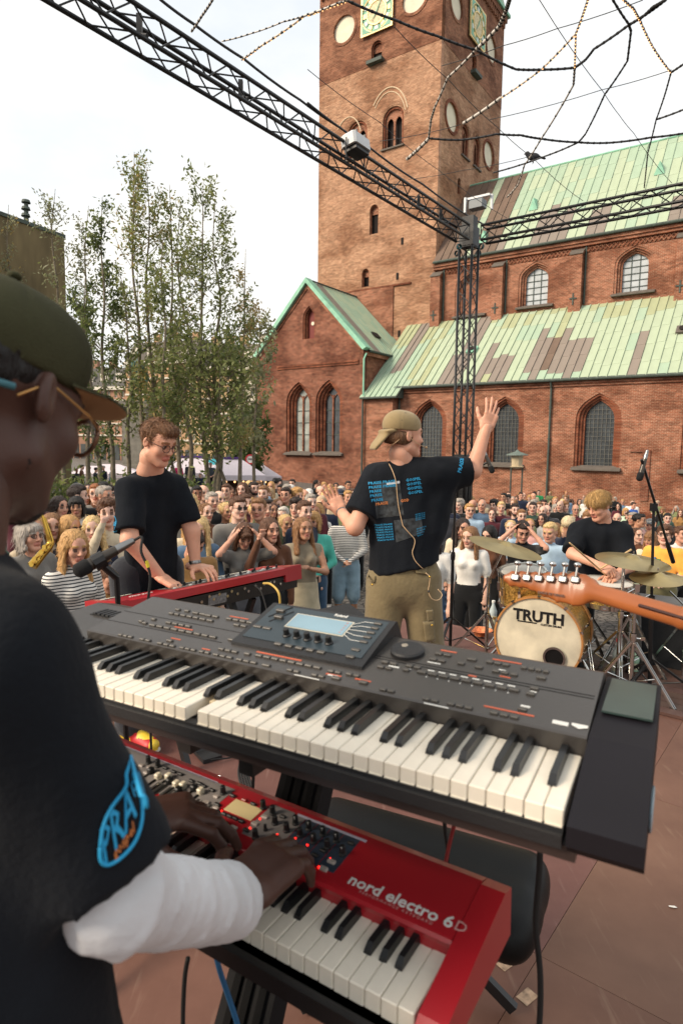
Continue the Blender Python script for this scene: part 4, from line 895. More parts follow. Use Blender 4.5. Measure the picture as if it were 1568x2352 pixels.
def stripe_mat(name, c1, c2, freq):
    if name in _MC: return _MC[name]
    m = bpy.data.materials.new(name); m.use_nodes = True; n, l = m.node_tree.nodes, m.node_tree.links; b = n['Principled BSDF']; b.inputs['Roughness'].default_value = .9
    tc = n.new('ShaderNodeTexCoord'); w = n.new('ShaderNodeTexWave'); w.bands_direction = 'Z'; w.inputs['Scale'].default_value = freq; w.inputs['Distortion'].default_value = .4; w.inputs['Detail'].default_value = 1; w.inputs['Detail Scale'].default_value = 1.5; l.new(tc.outputs['Object'], w.inputs['Vector'])
    r = n.new('ShaderNodeValToRGB'); r.color_ramp.interpolation = 'CONSTANT'; r.color_ramp.elements[0].color = (*lin(c2), 1); r.color_ramp.elements[1].position = .3; r.color_ramp.elements[1].color = (*lin(c1), 1); l.new(w.outputs['Fac'], r.inputs[0]); l.new(r.outputs[0], b.inputs['Base Color']); _MC[name] = m; return m
def top_mat(c):
    if c == 'stripe': return stripe_mat('breton_stripe', '#d0cdc6', '#23262e', 14)
    if c == 'redblack':
        m = stripe_mat('redblack', '#b0202a', '#16161a', 9); return m
    return cloth(TOPC[c])
WORD = dict(light='pale blonde', lightbrown='light brown', dark='dark brown', lightblue='light blue', brightblue='bright blue', lightgreen='pale green', palepink='pale pink', redblack='red and black striped', stripe='striped', hotpink='hot pink', darkgreen='dark green')
STY = dict(short='short hair', curly='curly hair', bun='hair pulled back', bob='bobbed hair', long='long hair', fringe='long hair and fringe', curls='long curls', ponytail='ponytail', cap='cap', helmet='helmet', thin='balding head')
SLV = dict(none='sleeveless top', short='t-shirt', long='top')
DOING = dict(down='', clasp='hands clasped', clap='clapping', chin='hand at mouth', onhead='hands raised to head', phone='holding up a phone', crossed='arms crossed')
LABELS = {}
def label_for(hair, hc, top, sleeve, pose, where, extra):
    h = WORD.get(hc, hc); a = ('person in '+h+' '+STY[hair]) if hair in ('cap', 'helmet') else ('person with '+(h+' ' if hair != 'thin' else '')+STY.get(hair, 'shaved head'))
    s = f"{a}, {WORD.get(top, top)} {extra or SLV[sleeve]}"
    if DOING[pose]: s += ', '+DOING[pose]
    s += ', '+where
    return ' '.join(s.split()[:16])
M_SHOE = [mat('shoe_w', '#c9c6c0', .6), mat('shoe_b', '#1c1b1b', .6), mat('shoe_br', '#4a3526', .6)]
CROWD = []
def person(u, v, hair='long', hc='blonde', top='black', sleeve='short', bottom='trousers', bc='black', pose='down', fem=None, h=None, turn=0.0, pitch=0.0, face=None, mouth=0.0, beard=False, glasses=0, where='in the crowd', sk=None, extra=None, z=None, depth=None, hturn=0.0, label=None, noparts=False):
    rnd = random.Random(int(u*31+v*17))
    if fem is None: fem = hair in ('long', 'bob', 'fringe', 'curls', 'ponytail', 'bun')
    h = h or (rnd.uniform(1.62, 1.70) if fem else rnd.uniform(1.74, 1.84))
    if depth is not None: p = at(u, v, depth); p = V3(p[0], p[1], p[2]-h); p[2] = max(p[2], -9)
    else: p = at_ground(u, v, h)
    s = h/1.72; tgt = V3(.2, 3.0, 0) if face is None else V3(*face, 0); d = tgt-p; rz = math.atan2(-d[0], d[1])+turn
    far = v < 1188
    if far: hturn = rnd.choice((-.35, .0, .3)); mouth = 0.0; pitch = 0.0 if pitch == 0 else -.3
    if abs(hturn) < 1e-6: hturn = rnd.choice((-.4, 0, .35))
    if pitch == 0.0 and not far: pitch = rnd.choice((0.0, -.12, .08))
    me = crowd_mesh(pose, sleeve, bottom, fem, mouth, beard, pitch, hturn, int(u*7+v) % 3 if not far else 0, far)
    o = bpy.data.objects.new('person', me); COL.objects.link(o); o.location = p; o.rotation_euler = (0, 0, rz); o.scale = (s*rnd.uniform(.97, 1.06), s*rnd.uniform(.97, 1.06), s)
    sk = sk or rnd.choice('aabbeec'); ms = [skin(sk, SK[sk]), top_mat(top), cloth(BOTC[bc]), rnd.choice(M_SHOE), M_LIP, M_EYE, M_IRIS, hairm(HC.get(hc if hc in HC else 'brown'))]
    for i, m in enumerate(ms): o.material_slots[i].link = 'OBJECT'; o.material_slots[i].material = m
    hm = hair_mesh(hair); hp = V3(0, .02+(-.05*pitch if pitch < 0 else 0), 1.618-.02*abs(pitch)); hr = (pitch, 0, hturn)
    if hm is not None:
        ho = bpy.data.objects.new('cap' if hair == 'cap' else 'helmet' if hair == 'helmet' else 'hair', hm); COL.objects.link(ho); ho.parent = o; ho.location = hp; ho.rotation_euler = hr; q = HS if far else HN; ho.scale = (q, q, q)
        ho.material_slots[0].link = 'OBJECT'; ho.material_slots[0].material = (cloth(dict(black='#1a1a1c', grey='#55585c', beige='#b0977c', white='#cfccc6', navy='#202838').get(hc, '#777')) if hair in ('cap', 'helmet') else hairm(HC[hc]))
    if glasses:
        go = GLS[0 if glasses == 1 else 1]; g = copy_of(go, 'glasses', o, hp, hr, (HS if far else HN,)*3)
    lab = label or label_for(hair, hc, top, sleeve, pose, where, extra); CROWD.append((o, lab, u, v))
    o['category'] = 'person'; o['group'] = 'people in the crowd'
    return o
def glasses_mesh(name, dark):
    mb = MB()
    for s in (-1, 1):
        c = V3(s*.031, .1, 0); ring = [c+V3(.022*math.cos(a), -.12*abs(.022*math.cos(a)*s+.0)*.3, .018*math.sin(a)) for a in np.linspace(0, 2*math.pi, 15)]
        mb.tube(ring, .0022 if not dark else .003, 5, cap=False)
        if dark: mb.add(ring[:-1], [tuple(range(14))]); mb.tube([c+V3(-.024, 0, .012), c+V3(.024, 0, .012)], .004, 5)
        mb.tube([c+V3(s*.022, -.004, .004), V3(s*.084, .0, .004)], .0018, 5)
    mb.tube([V3(-.009, .101, .003), V3(.009, .101, .003)], .0018, 5); o = mb.build(name, mat('spectacle_frame', '#2a2220', .4)); return o
GLS = [glasses_mesh('glasses', False), glasses_mesh('glasses', True)]
for g in GLS: COL.objects.unlink(g)
def zoomed(ox, oy, sc): return lambda x, y: ((ox+x*sc)/1.7417, (oy+y*sc)/1.7417)
ZA, ZBB, ZC, ZD = zoomed(680, 1800, .4592), zoomed(50, 1880, .2742), zoomed(1700, 1920, .3827), zoomed(2250, 1750, .3068)
def many(zf, rows, where):
    for r in rows:
        (x, y), kw = r[0], dict(r[1]); kw.setdefault('where', where); person(*zf(x, y), **kw)
D = dict
many(ZA, [
 ((640, 645), D(hair='fringe', hc='brown', top='grey', sleeve='short', pose='onhead', pitch=-.5, bc='grey', label='person with brown fringe in grey cardigan bowing head, hands in hair, behind red keyboard')),
 ((1010, 565), D(hair='ponytail', hc='light', top='black', pose='clap', hturn=-.5, bottom='skirt', label='person in black wrap dress with shoulder strap, clapping, behind red keyboard end')),
 ((1160, 598), D(hair='long', hc='lightbrown', top='taupe', sleeve='none', pose='clap', bottom='skirt', bc='pleat', mouth=.008, label='laughing person in taupe sleeveless top and cream pleated skirt, clapping')),
 ((870, 605), D(hair='long', hc='brown', top='brown', sleeve='long', pose='phone', label='person with brown hair filming with phone held high behind black wrap dress')),
 ((600, 540), D(hair='long', hc='light', top='black', sleeve='long', bc='jeans', label='long pale blonde person half hidden behind the brown fringe')),
 ((490, 460), D(hair='bun', hc='light', top='black', pose='chin', mouth=.006, label='person in black t-shirt, blonde hair tied back, fist at mouth')),
 ((200, 700), D(hair='short', hc='dark', top='camel', sleeve='long', pose='down', pitch=-.6, h=1.6, label='person bending dark head down beside pianist with silver watch')),
 ((245, 590), D(hair='long', hc='light', top='denim', sleeve='long', bc='jeans', hturn=-.5, label='pale blonde person in denim jacket looking right beside pianist')),
 ((190, 545), D(hair='long', hc='blonde', top='cream', sleeve='long', label='blonde person just behind pale blonde one in denim jacket')),
 ((740, 470), D(hair='short', hc='light', top='white', sleeve='none', pose='clasp', mouth=.008, glasses=1, fem=True, label='smiling person in glasses, short blonde hair, white vest with red strap')),
 ((590, 412), D(hair='short', hc='brown', top='grey', pose='chin', glasses=2, label='person in dark sunglasses and grey shirt with hand on chin')),
 ((180, 390), D(hair='curls', hc='light', top='lightblue', sleeve='long', hturn=-.6, label='person with pale blonde curls and light blue shirt beside pianist')),
 ((430, 358), D(hair='thin', hc='light', top='cream', sleeve='long', fem=False, mouth=.006, label='balding blond person in cream sweater with mouth open')),
 ((365, 372), D(hair='short', hc='grey', top='black')), ((300, 368), D(hair='long', hc='blonde', top='charcoal', sleeve='long')), ((290, 308), D(hair='none', hc='grey', top='charcoal', fem=False, mouth=.005, label='bald smiling person in charcoal left of green shirted one')),
 ((235, 318), D(hair='short', hc='black', top='cream', sk='d')), ((130, 362), D(hair='cap', hc='black', top='grey')), ((490, 300), D(hair='short', hc='brown', top='olive')), ((522, 322), D(hair='long', hc='brown', top='brown', sleeve='long')),
 ((315, 468), D(hair='bun', hc='lightbrown', top='brown', sleeve='long')), ((650, 388), D(hair='short', hc='brown', top='maroon')), ((695, 418), D(hair='short', hc='blonde', top='white', fem=True)), ((768, 424), D(hair='short', hc='lightbrown', top='olive')),
 ((825, 432), D(hair='short', hc='dark', top='charcoal')), ((890, 462), D(hair='long', hc='brown', top='grey', sleeve='long')), ((945, 428), D(hair='bun', hc='lightbrown', top='white')), ((985, 500), D(hair='short', hc='white', top='beige', fem=True)),
 ((630, 288), D(hair='curls', hc='brown', top='charcoal', sleeve='long', fem=False)), ((690, 270), D(hair='bob', hc='light', top='patterned', sleeve='long')), ((730, 280), D(hair='short', hc='dark', top='black', beard=True)), ((768, 275), D(hair='short', hc='lightbrown', top='lightblue', sleeve='long')),
 ((725, 338), D(hair='bob', hc='white', top='cream', glasses=1)), ((815, 316), D(hair='short', hc='lightbrown', top='navy', sleeve='long', beard=True)), ((868, 333), D(hair='bob', hc='beige', top='maroon', sleeve='long')), ((880, 278), D(hair='long', hc='blonde', top='cream')),
 ((915, 248), D(hair='short', hc='black', top='black', turn=2.4)), ((952, 248), D(hair='bob', hc='black', top='black')), ((970, 302), D(hair='short', hc='black', top='black', sk='d', beard=True, pose='clasp')), ((1048, 312), D(hair='helmet', hc='white', top='navy', label='person wearing a white cycle helmet in the back rows')),
 ((1065, 258), D(hair='short', hc='dark', top='black', sleeve='long')), ((1018, 302), D(hair='short', hc='grey', top='white', sleeve='long')), ((1025, 392), D(hair='long', hc='blonde', top='beige')), ((1115, 348), D(hair='bob', hc='brown', top='blue', glasses=1)),
 ((1210, 342), D(hair='cap', hc='white', top='redblack', fem=False, label='person in white cap and red and black striped football shirt')), ((1095, 428), D(hair='curly', hc='dark', top='charcoal', sleeve='long', pose='chin')), ((1160, 448), D(hair='short', hc='brown', top='navy', turn=.8)),
 ((1320, 405), D(hair='cap', hc='beige', top='navy', sleeve='long', fem=False)), ((1285, 472), D(hair='long', hc='blonde', top='white')), ((1245, 542), D(hair='bob', hc='blonde', top='teal', sleeve='long', bc='jeans', pose='clasp', label='person in turquoise shirt with blonde bob behind the striped sweater')),
 ((1275, 262), D(hair='ponytail', hc='black', top='black', sleeve='long', turn=1.2)), ((1340, 280), D(hair='bob', hc='blonde', top='blue', sleeve='none')), ((1392, 303), D(hair='bob', hc='blonde', top='charcoal')), ((1445, 288), D(hair='long', hc='dark', top='black')),
 ((1490, 318), D(hair='short', hc='white', top='beige', sleeve='long', label='white haired person in beige jacket with rucksack straps by chapel wall')), ((1552, 272), D(hair='short', hc='dark', top='black')), ((1550, 356), D(hair='short', hc='blonde', top='olive')),
], 'left of singer')
person(797, 1163, 'short', 'brown', 'stripe', 'long', 'shorts', 'lightjeans', 'clasp', False, h=1.72, label='person in striped long sleeved top and pale denim shorts, hands clasped, behind singer')
many(ZBB, [
 ((870, 905), D(hair='long', hc='blonde', top='stripe', mouth=.004, hturn=-.25, bc='jeans', label='blonde person in striped top at the front, glancing aside, nearest to foreground keyboardist')),
 ((235, 775), D(hair='bob', hc='grey', top='grey', glasses=1, hturn=.1, label='person in glasses with grey blonde hair behind the saxophone')),
 ((560, 645), D(hair='long', hc='lightbrown', top='stripe', sleeve='long', hturn=-.5, mouth=.004, label='light brown long haired person beside the saxophone neck')),
 ((830, 672), D(hair='long', hc='blonde', top='charcoal', sleeve='long', glasses=2, label='person in narrow dark sunglasses with long blonde hair')),
 ((1150, 685), D(hair='curls', hc='light', top='navy', sleeve='long', pose='clasp', hturn=-.3, label='wavy blonde person in navy top with cream bag strap')),
 ((1060, 910), D(hair='fringe', hc='lightbrown', top='pink', h=1.35, turn=-.8, label='child with light brown fringe in pink behind the striped blonde')),
 ((680, 395), D(hair='curls', hc='dark', top='black', sleeve='none', pose='clasp', label='person with dark curls and black sleeveless top looking up')),
 ((925, 395), D(hair='bob', hc='black', top='white', sleeve='long', sk='c', label='black bobbed person in white sweater with pink print')),
 ((1030, 262), D(hair='bob', hc='blonde', top='blue', sleeve='long', hturn=-.5, label='person in blue coat and grey scarf')), ((1300, 320), D(hair='long', hc='light', top='lightblue', sleeve='long')),
 ((1370, 440), D(hair='curly', hc='brown', top='cream', sleeve='long', pose='phone', fem=False, label='brown haired person in cream jacket lifting arm to take a picture')), ((1205, 213), D(hair='short', hc='ginger', top='brown', glasses=1)), ((1320, 183), D(hair='short', hc='black', top='grey', sk='c')),
 ((1100, 213), D(hair='bun', hc='dark', top='black')), ((930, 238), D(hair='short', hc='dark', top='cream', turn=.9)), ((1375, 1420), D(hair='short', hc='brown', top='camel', sleeve='long', h=1.35, pitch=-.5, label='small person in camel jacket low down left of pianist')),
 ((330, 690), D(hair='long', hc='blonde', top='beige', sleeve='long')),
], 'left of pianist')
many(ZC, [
 ((470, 500), D(hair='long', hc='lightbrown', top='white', bc='black', hturn=-.4, label='person with long light brown hair, white t-shirt and black trousers beside microphone stand')),
 ((360, 442), D(hair='long', hc='dark', top='black', sleeve='long', bc='navy', label='long dark haired person in black jacket right behind microphone stand')),
 ((670, 485), D(hair='long', hc='black', top='brown', sleeve='long', glasses=1, pitch=-.3, label='black haired person in glasses looking down beside white t-shirt')),
 ((1025, 437), D(hair='short', hc='dark', top='black', pose='onhead', pitch=-.35, label='person in black t-shirt with both fists to forehead behind the cymbal')),
 ((895, 428), D(hair='bun', hc='light', top='lightblue', pose='chin', label='pale blonde person in light blue left of fists to forehead')), ((1090, 412), D(hair='bun', hc='blonde', top='palepink', sleeve='none')),
 ((700, 306), D(hair='ponytail', hc='brown', top='maroon', sleeve='long', mouth=.004, label='smiling person in maroon jacket with white rucksack strap')), ((465, 252), D(hair='short', hc='blonde', top='lightblue', glasses=1, fem=False, sleeve='long')), ((590, 190), D(hair='long', hc='brown', top='beige', sleeve='long')),
 ((765, 213), D(hair='ponytail', hc='brown', top='lightgreen', sleeve='long')), ((865, 152), D(hair='short', hc='black', top='cream', pitch=-.3)), ((940, 252), D(hair='short', hc='dark', top='navy', beard=True)), ((1010, 312), D(hair='short', hc='lightbrown', top='olive', glasses=1)),
 ((1020, 132), D(hair='none', hc='grey', top='darkgreen', fem=False, turn=.9, label='bald person in dark green t-shirt in front of church wall')), ((1090, 158), D(hair='bob', hc='blonde', top='white', sleeve='long')), ((1185, 108), D(hair='short', hc='dark', top='green', pose='crossed', bottom='shorts', label='person in bright green t-shirt with arms crossed by church wall')),
 ((1275, 262), D(hair='thin', hc='grey', top='charcoal', glasses=1, fem=False)), ((1410, 218), D(hair='none', hc='grey', top='black', sleeve='long', fem=False, label='bald person in black jacket over white shirt behind drums')), ((1360, 178), D(hair='short', hc='blonde', top='black', pose='phone')), ((1530, 203), D(hair='bob', hc='brown', top='white')),
 ((1225, 355), D(hair='curls', hc='dark', top='white', mouth=.004, label='smiling person with long dark curls behind fists to forehead')), ((1490, 385), D(hair='short', hc='platinum', top='navy', sleeve='long', turn=2.6, fem=False, h=1.85, label='platinum blond person in dark jacket seen from behind near drums')),
 ((1490, 540), D(hair='curly', hc='lightbrown', top='orange', glasses=1, pose='chin', mouth=.01, h=1.55, fem=False, label='curly haired person in orange shirt and glasses, hand at open mouth')),
 ((210, 228), D(hair='short', hc='light', top='charcoal', sleeve='long')), ((222, 183), D(hair='short', hc='black', top='navy', sleeve='long')), ((495, 208), D(hair='thin', hc='grey', top='grey', fem=False)), ((400, 412), D(hair='long', hc='dark', top='cream', sleeve='long')),
 ((70, 505), D(hair='long', hc='dark', top='white', bottom='skirt', bc='denimskirt', label='person in white t-shirt and long blue skirt right of singer')), ((820, 140), D(hair='short', hc='black', top='black', pose='phone')), ((870, 120), D(hair='short', hc='brown', top='charcoal')), ((960, 160), D(hair='bob', hc='brown', top='olive')), ((1000, 130), D(hair='short', hc='dark', top='navy')),
], 'right of singer')
many(ZD, [
 ((1340, 1165), D(hair='curly', hc='brown', top='yellow', glasses=1, pose='clasp', bc='olive', fem=False, label='person in yellow t-shirt with printed sunset, glasses, hands folded, behind cymbals')),
 ((970, 1190), D(hair='bun', hc='brown', top='brown', sleeve='none', hturn=.8, label='person with brown pulled back hair in brown vest beside drummer')), ((1150, 1235), D(hair='fringe', hc='lightbrown', top='cream', sleeve='none', pose='chin', label='person with light brown fringe in cream vest, hand over mouth')),
 ((1140, 1072), D(hair='cap', hc='grey', top='navy', fem=False, label='person in grey baseball cap with white emblem behind drummer')), ((985, 1000), D(hair='short', hc='black', top='palepink', sleeve='long', turn=1.2, label='dark haired person in pale pink hooded top turned away')),
 ((820, 922), D(hair='bob', hc='blonde', top='mint')), ((915, 848), D(hair='short', hc='dark', top='brightblue', turn=.9)), ((780, 808), D(hair='short', hc='blonde', top='denim', glasses=1, fem=False, sleeve='long')), ((905, 808), D(hair='short', hc='lightbrown', top='white')), ((710, 988), D(hair='thin', hc='grey', top='grey', fem=False)),
 ((170, 875), D(hair='none', hc='grey', top='maroon', glasses=1, fem=False, sleeve='long', label='bald person in glasses and maroon checked shirt left of drummer')), ((110, 803), D(hair='bob', hc='brown', top='white', pose='phone')), ((215, 805), D(hair='long', hc='dark', top='olive', sleeve='long')), ((310, 780), D(hair='short', hc='grey', top='white', sleeve='long')), ((330, 940), D(hair='bob', hc='blonde', top='black')),
 ((1360, 990), D(hair='short', hc='black', top='black', sleeve='long', turn=.6)), ((1480, 895), D(hair='curls', hc='grey', top='olive', sleeve='long', turn=-.5, label='person with long grey curls in olive jacket at right edge')), ((1535, 945), D(hair='long', hc='brown', top='camel', sleeve='long')), ((1530, 1170), D(hair='short', hc='brown', top='white', sleeve='long', turn=.9)), ((1300, 915), D(hair='bob', hc='lightbrown', top='black')),
], 'behind the drums')
# far people under the trees and by the tents, standing on the raised edge of the square
many(ZA, [
 ((175, 100), D(hair='cap', hc='black', top='charcoal', sleeve='long', bottom='shorts', bc='olive', depth=33, h=1.78, fem=False, label='person in charcoal sweater and khaki shorts standing high by the tents')),
 ((355, 110), D(hair='short', hc='black', top='patterned', depth=33, h=1.75, pose='clasp', label='person in black patterned t-shirt standing on ledge before white tent')),
 ((75, 112), D(hair='bob', hc='brown', top='hotpink', sleeve='long', bc='black', depth=34, h=1.7, label='person dressed in hot pink beside the young trees')),
 ((22, 140), D(hair='bob', hc='blonde', top='white', depth=34, h=1.66)), ((262, 205), D(hair='short', hc='dark', top='navy', sleeve='long', depth=32, h=1.5)), ((430, 228), D(hair='long', hc='light', top='black', sleeve='long', depth=31, h=1.55)),
], 'by the white tents')
for i, (u, v, t, hcx) in enumerate(((188, 1068, 'brown', 'dark'), (205, 1072, 'cream', 'lightbrown'), (220, 1074, 'navy', 'black'), (238, 1070, 'navy', 'grey'), (258, 1072, 'lightblue', 'blonde'), (176, 1076, 'charcoal', 'brown'))):
    person(u, v, 'short', hcx, t, 'long', bc='jeans' if i % 2 else 'navy', depth=30+i*.6, h=1.72, where='far left under the trees', fem=False, turn=random.Random(i).uniform(-2, 2))
# fill the gaps between the people picked out above
def fill(n, box, where, seed):
    r = random.Random(seed); k = 0; tries = 0
    while k < n and tries < 4000:
        tries += 1; u, v = r.uniform(*box[0]), r.uniform(*box[1])
        p = at_ground(u, v, 1.7)
        if any((p[0]-o.location[0])**2+(p[1]-o.location[1])**2 < (.46+.010*p[1])**2 for o, *_ in CROWD): continue
        hair = r.choice(('short', 'short', 'long', 'long', 'bob', 'bun', 'curly', 'thin', 'curls', 'ponytail', 'short', 'cap'))
        hcx = r.choice(('blonde', 'light', 'brown', 'dark', 'lightbrown', 'grey', 'blonde', 'black')) if hair != 'cap' else r.choice(('black', 'navy', 'beige'))
        person(u, v, hair, hcx, r.choice(('black', 'charcoal', 'navy', 'white', 'grey', 'cream', 'lightblue', 'olive', 'maroon', 'denim', 'brown', 'darkgreen', 'black', 'beige')), r.choice(('short', 'long', 'long')), pose=r.choice(('down', 'down', 'clasp', 'clap', 'crossed', 'chin')), where=where, turn=r.uniform(-.4, .4), glasses=1 if r.random() < .2 else 0); k += 1
fill(26, ((430, 830), (1116, 1142)), 'in back rows before the chapel', 1)
fill(22, ((430, 745), (1140, 1160)), 'mid crowd behind the pianist', 5)
fill(20, ((1000, 1300), (1126, 1150)), 'in back rows below church windows', 2)
fill(20, ((1290, 1568), (1128, 1180)), 'in back rows below right church window', 3)
fill(10, ((60, 250), (1112, 1140)), 'left of pianist near the bushes', 4)
fill(16, ((1040, 1300), (1146, 1166)), 'mid crowd behind the drum kit', 6)
fill(3, ((1260, 1330), (1190, 1215)), 'in front rows by the drum kit', 7)
# labels that single each one out
CROWD.sort(key=lambda c: (c[2], c[3])); seen = {}
for o, lab, u, v in CROWD: seen.setdefault(lab, []).append((u, o))
ORD = ('leftmost such', 'second such from left', 'third such from left', 'fourth such from left')
for lab, lst in seen.items():
    lst.sort(key=lambda q: q[0])
    for i, (u, o) in enumerate(lst):
        if len(lst) == 1: o['label'] = lab
        else: o['label'] = ' '.join(lab.split()[:12])+', '+ORD[min(i, 3)]

# ================================================================== keyboards
M_WKEY = mat('key_white', '#ded6c6', rough=.35, var=.06, scale=30, spec=.4); M_BKEY = mat('key_black', '#151618', rough=.32, var=.1, spec=.5)
M_BLK = mat('black_plastic', '#1a1a1c', rough=.55, var=.15, scale=12, bump=.12, bscale=220); M_BLK2 = mat('black_metal', '#121214', rough=.42, var=.15, spec=.5)
M_PANEL = mat('panel_charcoal', '#373330', rough=.36, var=.14, scale=5, spec=.7, bump=.06, bscale=300); M_CHEEK = mat('cheek_plum', '#17151a', spec=.2, rough=.6, var=.12, scale=6)
M_TEAL = mat('panel_slate', '#27333a', rough=.38, var=.06); M_BTN = mat('button_grey', '#45423e', rough=.45, var=.08); M_ORG = mat('print_orange', '#b85a3e', .6, var=0); M_WHT = mat('print_white', '#cfcfca', .6, var=0)
M_LCD = mat('lcd', '#7793a1', rough=.3, var=.08, emit='#8fb4c8', estr=.02); M_REDL = mat('red_lacquer', '#a01c25', rough=.3, var=.05, scale=3, spec=.5, coat=.25); M_CHR = mat('chrome', '#c9c9c6', rough=.16, metal=1.0, var=.08); M_STEEL = mat('steel', '#8d8d8c', rough=.3, metal=1.0, var=.15)
M_LED = mat('led', '#ff2a22', .4, var=0, emit='#ff2018', estr=3.0); M_KNOB = mat('knob_black', '#101011', .5, var=.05); M_GREYP = mat('panel_grey', '#7b7674', rough=.4, var=.12, scale=20); M_GBTN = mat('button_pale', '#9a918a', .45, var=.08)
M_RUB = mat('rubber', '#161616', .8, var=.1)
def key_meshes(wl, wh, water):
    mb = MB(); w = .0225; mb.rbox((0, wl/2, -wh/2), (w, wl, wh), .0014)
    if not water: mb.box((0, .004, -wh-.002), (w*.9, .012, .004))
    a = bpy.data.meshes.new('white_key'); a.from_pydata(mb.v, [], mb.f); a.update(); a.materials.append(M_WKEY)
    mb = MB(); L = wl-.05; P = [(-.0058, 0, 0), (.0058, 0, 0), (.0058, L, 0), (-.0058, L, 0), (-.0044, .010, .0125), (.0044, .010, .0125), (.0046, L, .0125), (-.0046, L, .0125), (-.0052, .0015, .005), (.0052, .0015, .005)]
    mb.add(P, [(0, 1, 9, 8), (8, 9, 5, 4), (4, 5, 6, 7), (1, 2, 6, 5, 9), (0, 8, 4, 7, 3), (3, 7, 6, 2)])
    b = bpy.data.meshes.new('black_key'); b.from_pydata(mb.v, [], mb.f); b.update(); b.materials.append(M_BKEY)
    return a, b
def lay_keys(root, n_white, last, wl=.15, wh=.021, water=False, skip=(), frame=lambda x, y, z: (x, y, z), rz=0.0):
    A, B = key_meshes(wl, wh, water); notes = 'CDEFGAB'; i0 = notes.index(last)
    for i in range(n_white):
        nt = notes[(i0-i) % 7]; x = -.0235*(i+.5); r = random.Random(i)
        if i not in skip:
            o = bpy.data.objects.new('white_key', A); COL.objects.link(o); o.parent = root; o.location = frame(x, 0, r.uniform(-.0006, .0006)); o.rotation_euler = (r.uniform(-.002, .002), 0, rz)
        if nt in 'GEDBA' and i < n_white-1:
            o = bpy.data.objects.new('black_key', B); COL.objects.link(o); o.parent = root; o.location = frame(x-.01175, .048, .0005+r.uniform(-.0006, .0003)); o.rotation_euler = (0, 0, rz)
def frame_empty(name, o, ex, **k):
    e = empty(name, o, math.atan2(ex[1], ex[0]), **k); return e

# ---------------------------------------------------------------- charcoal workstation on top (76 keys, one front broken off)
WK = frame_empty('synthesizer', (.268, .7066, 1.174), (.879, -.476), label='charcoal workstation keyboard with tilted display on the upper stand tier', cat='keyboard')
lay_keys(WK, 45, 'G', skip=(24,))
mb = MB(); mb.rbox((-.568, .09, -.0105), (.0095, .1, .02), .001); mb.build('broken_key_stub', mat('key_stub', '#b8a684', .6, var=.2), WK)
mb = MB(); mb.prism([(.152, .004), (.150, .026), (.154, .0285), (.34, .0605), (.352, .058), (.40, .03), (.40, -.055), (.152, -.055)], -1.0, .004, f=lambda y, z, x: (x, y, z)); mb.build('panel_shell', M_PANEL, WK)
mb = MB(); mb.box((-.53, .07, -.034), (1.06, .166, .016)); mb.box((-.53, .004, -.031), (1.06, .016, .018)); mb.build('key_bed', M_BLK, WK)
mb = MB(); mb.box((-.62, .022, -.051), (1.27, .05, .018)); mb.build('front_rail', mat('rail_brown', '#2e2422', .4, var=.15), WK)
mb = MB(); mb.prism([(-.022, -.006), (.152, .030), (.30, .040), (.385, .040), (.40, .02), (.40, -.05), (.10, -.056), (.0, -.05), (-.02, -.032)], .006, .088, f=lambda y, z, x: (x, y, z)); c_ = mb.build('end_cheek', M_CHEEK, WK)
mb = MB(); mb.box((.048, .30, .0405), (.068, .15, .003)); mb.build('cheek_inlay', mat('inlay_green', '#33423f', .3, var=.2, scale=12), c_)
mb = MB(); mb.lathe([(0, 0), (.030, 0), (.031, .002), (.028, .0035), (0, .0035)], (.0885, .10, -.022), (1, 0, 0), 20); o = mb.build('cheek_badge', mat('badge_blue', '#9fb4c0', .25, metal=.4), c_); o.scale = (1, 1.5, .7); o.location = (0, -.05, -.008)
mb = MB(); mb.prism([(.152, .008), (.35, .018), (.40, .005), (.40, -.055), (.152, -.055)], -1.2, -1.0, f=lambda y, z, x: (x, y, z)); mb.prism([(-.02, -.012), (.154, .009), (.154, -.055), (0, -.055)], -1.2, -1.06, f=lambda y, z, x: (x, y, z)); mb.build('bender_block', M_PANEL, WK)
mb = MB(); mb.box((-1.085, .30, .0135), (.10, .06, .006)); mb.build('bender_recess', M_BLK2, WK)
mb = MB()
for k in range(6): mb.box((-1.12+k*.014, .29, .018), (.009, .04, .006))
mb.build('bender_lever', M_BLK, WK)
def pz(y): return .0285+(y-.154)*.172
sl = math.atan(.172); PAX = ((1, 0, 0), (0, math.cos(sl), math.sin(sl)), (0, -math.sin(sl), math.cos(sl)))
mb = MB(); mb.box((-.5, .254, pz(.254)+.0002), (1.0, .0016, .001), PAX); mb.box((-.84, .204, pz(.204)+.0002), (.32, .0016, .001), PAX); mb.box((-.19, .262, pz(.262)+.0002), (.38, .0014, .001), PAX); mb.build('panel_groove', M_BLK2, WK)
def buttons(lst, name, parent, m, h=.004, dy=.0075):
    for x, y, n, w in lst:
        for i in range(n):
            mb = MB(); mb.rbox((x+i*w, y, pz(y)+h/2), (w*.86, dy, h), .0012, PAX); mb.build(name, m, parent)
